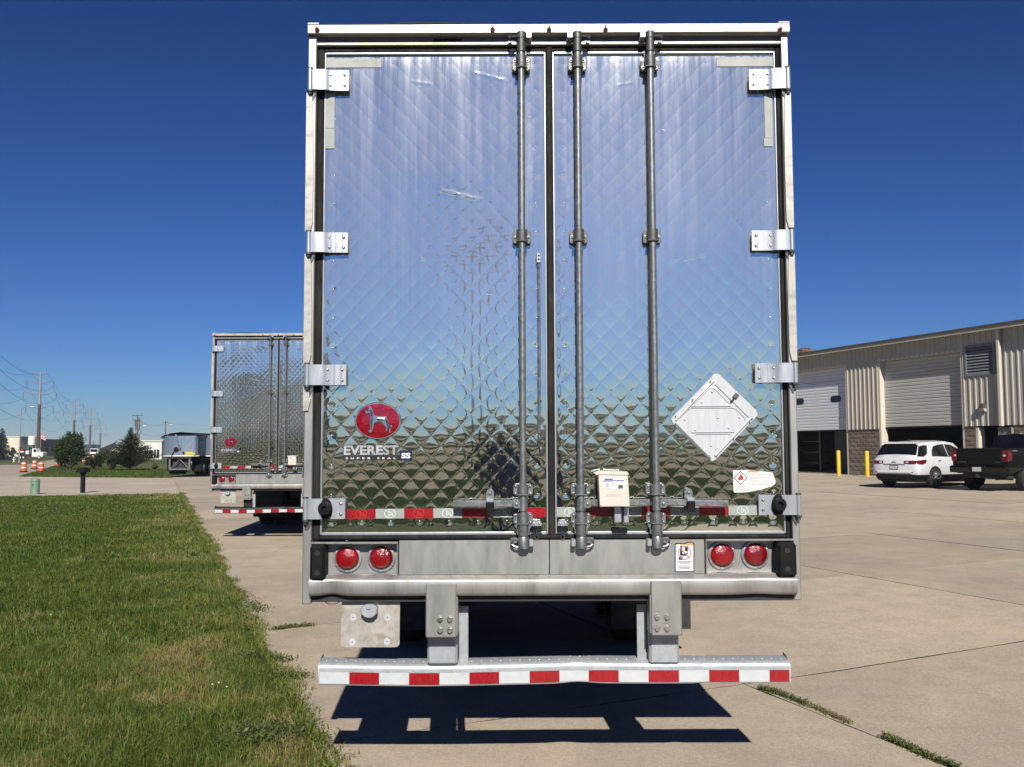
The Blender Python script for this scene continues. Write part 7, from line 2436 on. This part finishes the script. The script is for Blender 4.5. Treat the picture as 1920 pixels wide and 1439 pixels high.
who = thing('person', 'person in dark blue clothes holding up a phone, mirrored in the left door', 'person', (0.02, -0.47, 0.0))
# skeleton in local coordinates, facing +y
V = [(0, 0, 0.95), (0, 0.0, 1.12), (0, 0.0, 1.28), (0, 0.0, 1.42), (0, 0.01, 1.50), (0, 0.03, 1.58),            # pelvis to neck
     (-0.11, 0, 0.90), (-0.12, 0.015, 0.50), (-0.13, -0.01, 0.10), (0.11, 0, 0.90), (0.12, 0.015, 0.50), (0.13, -0.01, 0.10),
     (-0.19, 0.0, 1.42), (-0.25, 0.10, 1.20), (-0.14, 0.30, 1.42), (-0.095, 0.385, 1.60),
     (0.19, 0.0, 1.42), (0.25, 0.10, 1.20), (0.14, 0.30, 1.42), (0.095, 0.385, 1.60)]
E_ = [(0, 1), (1, 2), (2, 3), (3, 4), (4, 5), (0, 6), (6, 7), (7, 8), (0, 9), (9, 10), (10, 11), (3, 12), (12, 13), (13, 14), (14, 15), (3, 16), (16, 17), (17, 18), (18, 19)]
Rr = [(0.165, 0.115), (0.155, 0.11), (0.17, 0.115), (0.15, 0.10), 0.075, 0.058, 0.095, 0.068, 0.048, 0.095, 0.068, 0.048, 0.075, 0.054, 0.042, 0.032, 0.075, 0.054, 0.042, 0.032]
skinned('body', V, E_, Rr, M['jacket'], who)
# trousers over the legs
V2 = [(0, 0, 0.98), (-0.11, 0, 0.86), (-0.12, 0.018, 0.50), (-0.13, -0.012, 0.075), (0.11, 0, 0.86), (0.12, 0.018, 0.50), (0.13, -0.012, 0.075)]
skinned('trousers', V2, [(0, 1), (1, 2), (2, 3), (0, 4), (4, 5), (5, 6)], [(0.17, 0.125), 0.108, 0.082, 0.068, 0.108, 0.082, 0.068], M['jeans'], who)
for s in (-1, 1):
    skinned('shoe', [(s * 0.13, -0.06, 0.045), (s * 0.135, 0.05, 0.05), (s * 0.145, 0.15, 0.035)], [(0, 1), (1, 2)], [0.045, 0.05, 0.038], M['shoe'], who, 2)
# head with face
n, m = 24, 18
vs, fs = [], []
for i in range(m + 1):
    ph = math.pi * i / m
    for j in range(n):
        t = 2 * math.pi * j / n
        x, y, z = math.sin(ph) * math.cos(t), math.sin(ph) * math.sin(t), math.cos(ph)
        wx = 0.076 * (1 - 0.18 * max(0, -z) ** 1.3)
        p = [x * wx, y * 0.095 + (0.008 if y > 0 and z < -0.3 else 0), z * 0.118]
        # nose, brow and chin
        if y > 0.5:
            nz = math.exp(-((z + 0.12) / 0.20) ** 2 - (x / 0.16) ** 2)
            p[1] += 0.022 * nz
            p[1] -= 0.008 * math.exp(-((z - 0.05) / 0.09) ** 2) * math.exp(-((abs(x) - 0.38) / 0.16) ** 2)
            p[1] -= 0.005 * math.exp(-((z + 0.48) / 0.05) ** 2) * math.exp(-(x / 0.35) ** 2)
        vs.append((p[0], p[1] + 0.045, p[2] + 1.685))
for i in range(m):
    for j in range(n):
        fs.append((i * n + j, i * n + (j + 1) % n, (i + 1) * n + (j + 1) % n, (i + 1) * n + j))
hd_ = MB().add(vs, fs).build('head', M['skin_tone'], who, angle=3.0)
for s in (-1, 1):
    MB().lathe([(0.008, -0.012), (0.026, -0.006), (0.03, 0.006), (0.012, 0.012)], (s * 0.078, 0.035, 1.68), 'x', 12).build('ear', M['skin_tone'], hd_)
    MB().lathe([(1e-4, -0.010), (0.008, -0.006), (0.010, 0.0), (0.008, 0.005), (1e-4, 0.008)], (s * 0.030, 0.128, 1.695), 'y', 10).build('eye', M['ink'], hd_)
hv = [(x * 1.07, (y - 0.045) * 1.07 + 0.040, (z - 1.685) * 1.06 + 1.692) for x, y, z in vs]
keep = [f for f in fs if all((hv[i][2] > 1.755 or (hv[i][1] < 0.03 and hv[i][2] > 1.63)) for i in f)]
MB().add(hv, keep).build('hair', M['hair'], who, angle=3.0)
# hands round the phone
ph = tag(MB().box(-0.037, 0.037, -0.004, 0.004, -0.075, 0.075, 0.004).build('phone', M['ink']), 'black phone held up by the photographer', 'phone')
ph.matrix_world = Matrix.Translation((0.0, -0.035, CAMH - 0.045)) @ Matrix.Rotation(math.pi / 2, 4, 'Y')
MB().box(0.034, 0.056, 0.0042, 0.007, 0.03, 0.07, 0.002).build('lens_cluster', M['glass_dark'], ph)
for s in (-1, 1):
    wv = Vector((s * 0.100, 0.385, 1.605)); pv = Vector((s * 0.090, 0.418, 1.665))
    chains = [[wv, pv]]
    verts = [tuple(wv), tuple(pv)]
    edges = [(0, 1)]
    rad = [0.028, (0.034, 0.02)]
    skinned('hand', verts, edges, rad, M['skin_tone'], who, 2)
    for f in range(4):
        L = (0.030, 0.034, 0.032, 0.025)[f]
        b0_ = pv + Vector((s * 0.004, 0.006, -0.018 + f * 0.017))
        k1 = b0_ + Vector((-s * 0.006, 0.030, 0.004))
        k2 = k1 + Vector((-s * L * 0.8, 0.012, 0.002))
        k3 = k2 + Vector((-s * L * 0.7, -0.006, 0.0))
        skinned('finger', [tuple(b0_), tuple(k1), tuple(k2), tuple(k3)], [(0, 1), (1, 2), (2, 3)], [0.010, 0.009, 0.0082, 0.0072], M['skin_tone'], who, 1)
    th0 = pv + Vector((-s * 0.010, -0.012, -0.012))
    skinned('thumb', [tuple(th0), tuple(th0 + Vector((-s * 0.022, -0.010, 0.016))), tuple(th0 + Vector((-s * 0.042, -0.002, 0.022)))], [(0, 1), (1, 2)], [0.012, 0.0105, 0.0085], M['skin_tone'], who, 1)
# ================================================================== the air: thin haze over the far distance
hm = bpy.data.materials.new('thin_haze')
hm.use_nodes = True
ht = hm.node_tree
for n_ in list(ht.nodes):
    ht.nodes.remove(n_)
hv_ = ht.nodes.new('ShaderNodeVolumePrincipled')
hv_.inputs['Color'].default_value = (0.80, 0.88, 1.0, 1)
hv_.inputs['Density'].default_value = 0.0002
hv_.inputs['Anisotropy'].default_value = 0.0
ho = ht.nodes.new('ShaderNodeOutputMaterial')
ht.links.new(hv_.outputs[0], ho.inputs['Volume'])
hz = MB().box(-4400, 4400, -4400, 4400, -1.5, 34.0).build('haze', hm)
tag(hz, 'thin pale haze over the far distance', 'haze', kind='stuff')
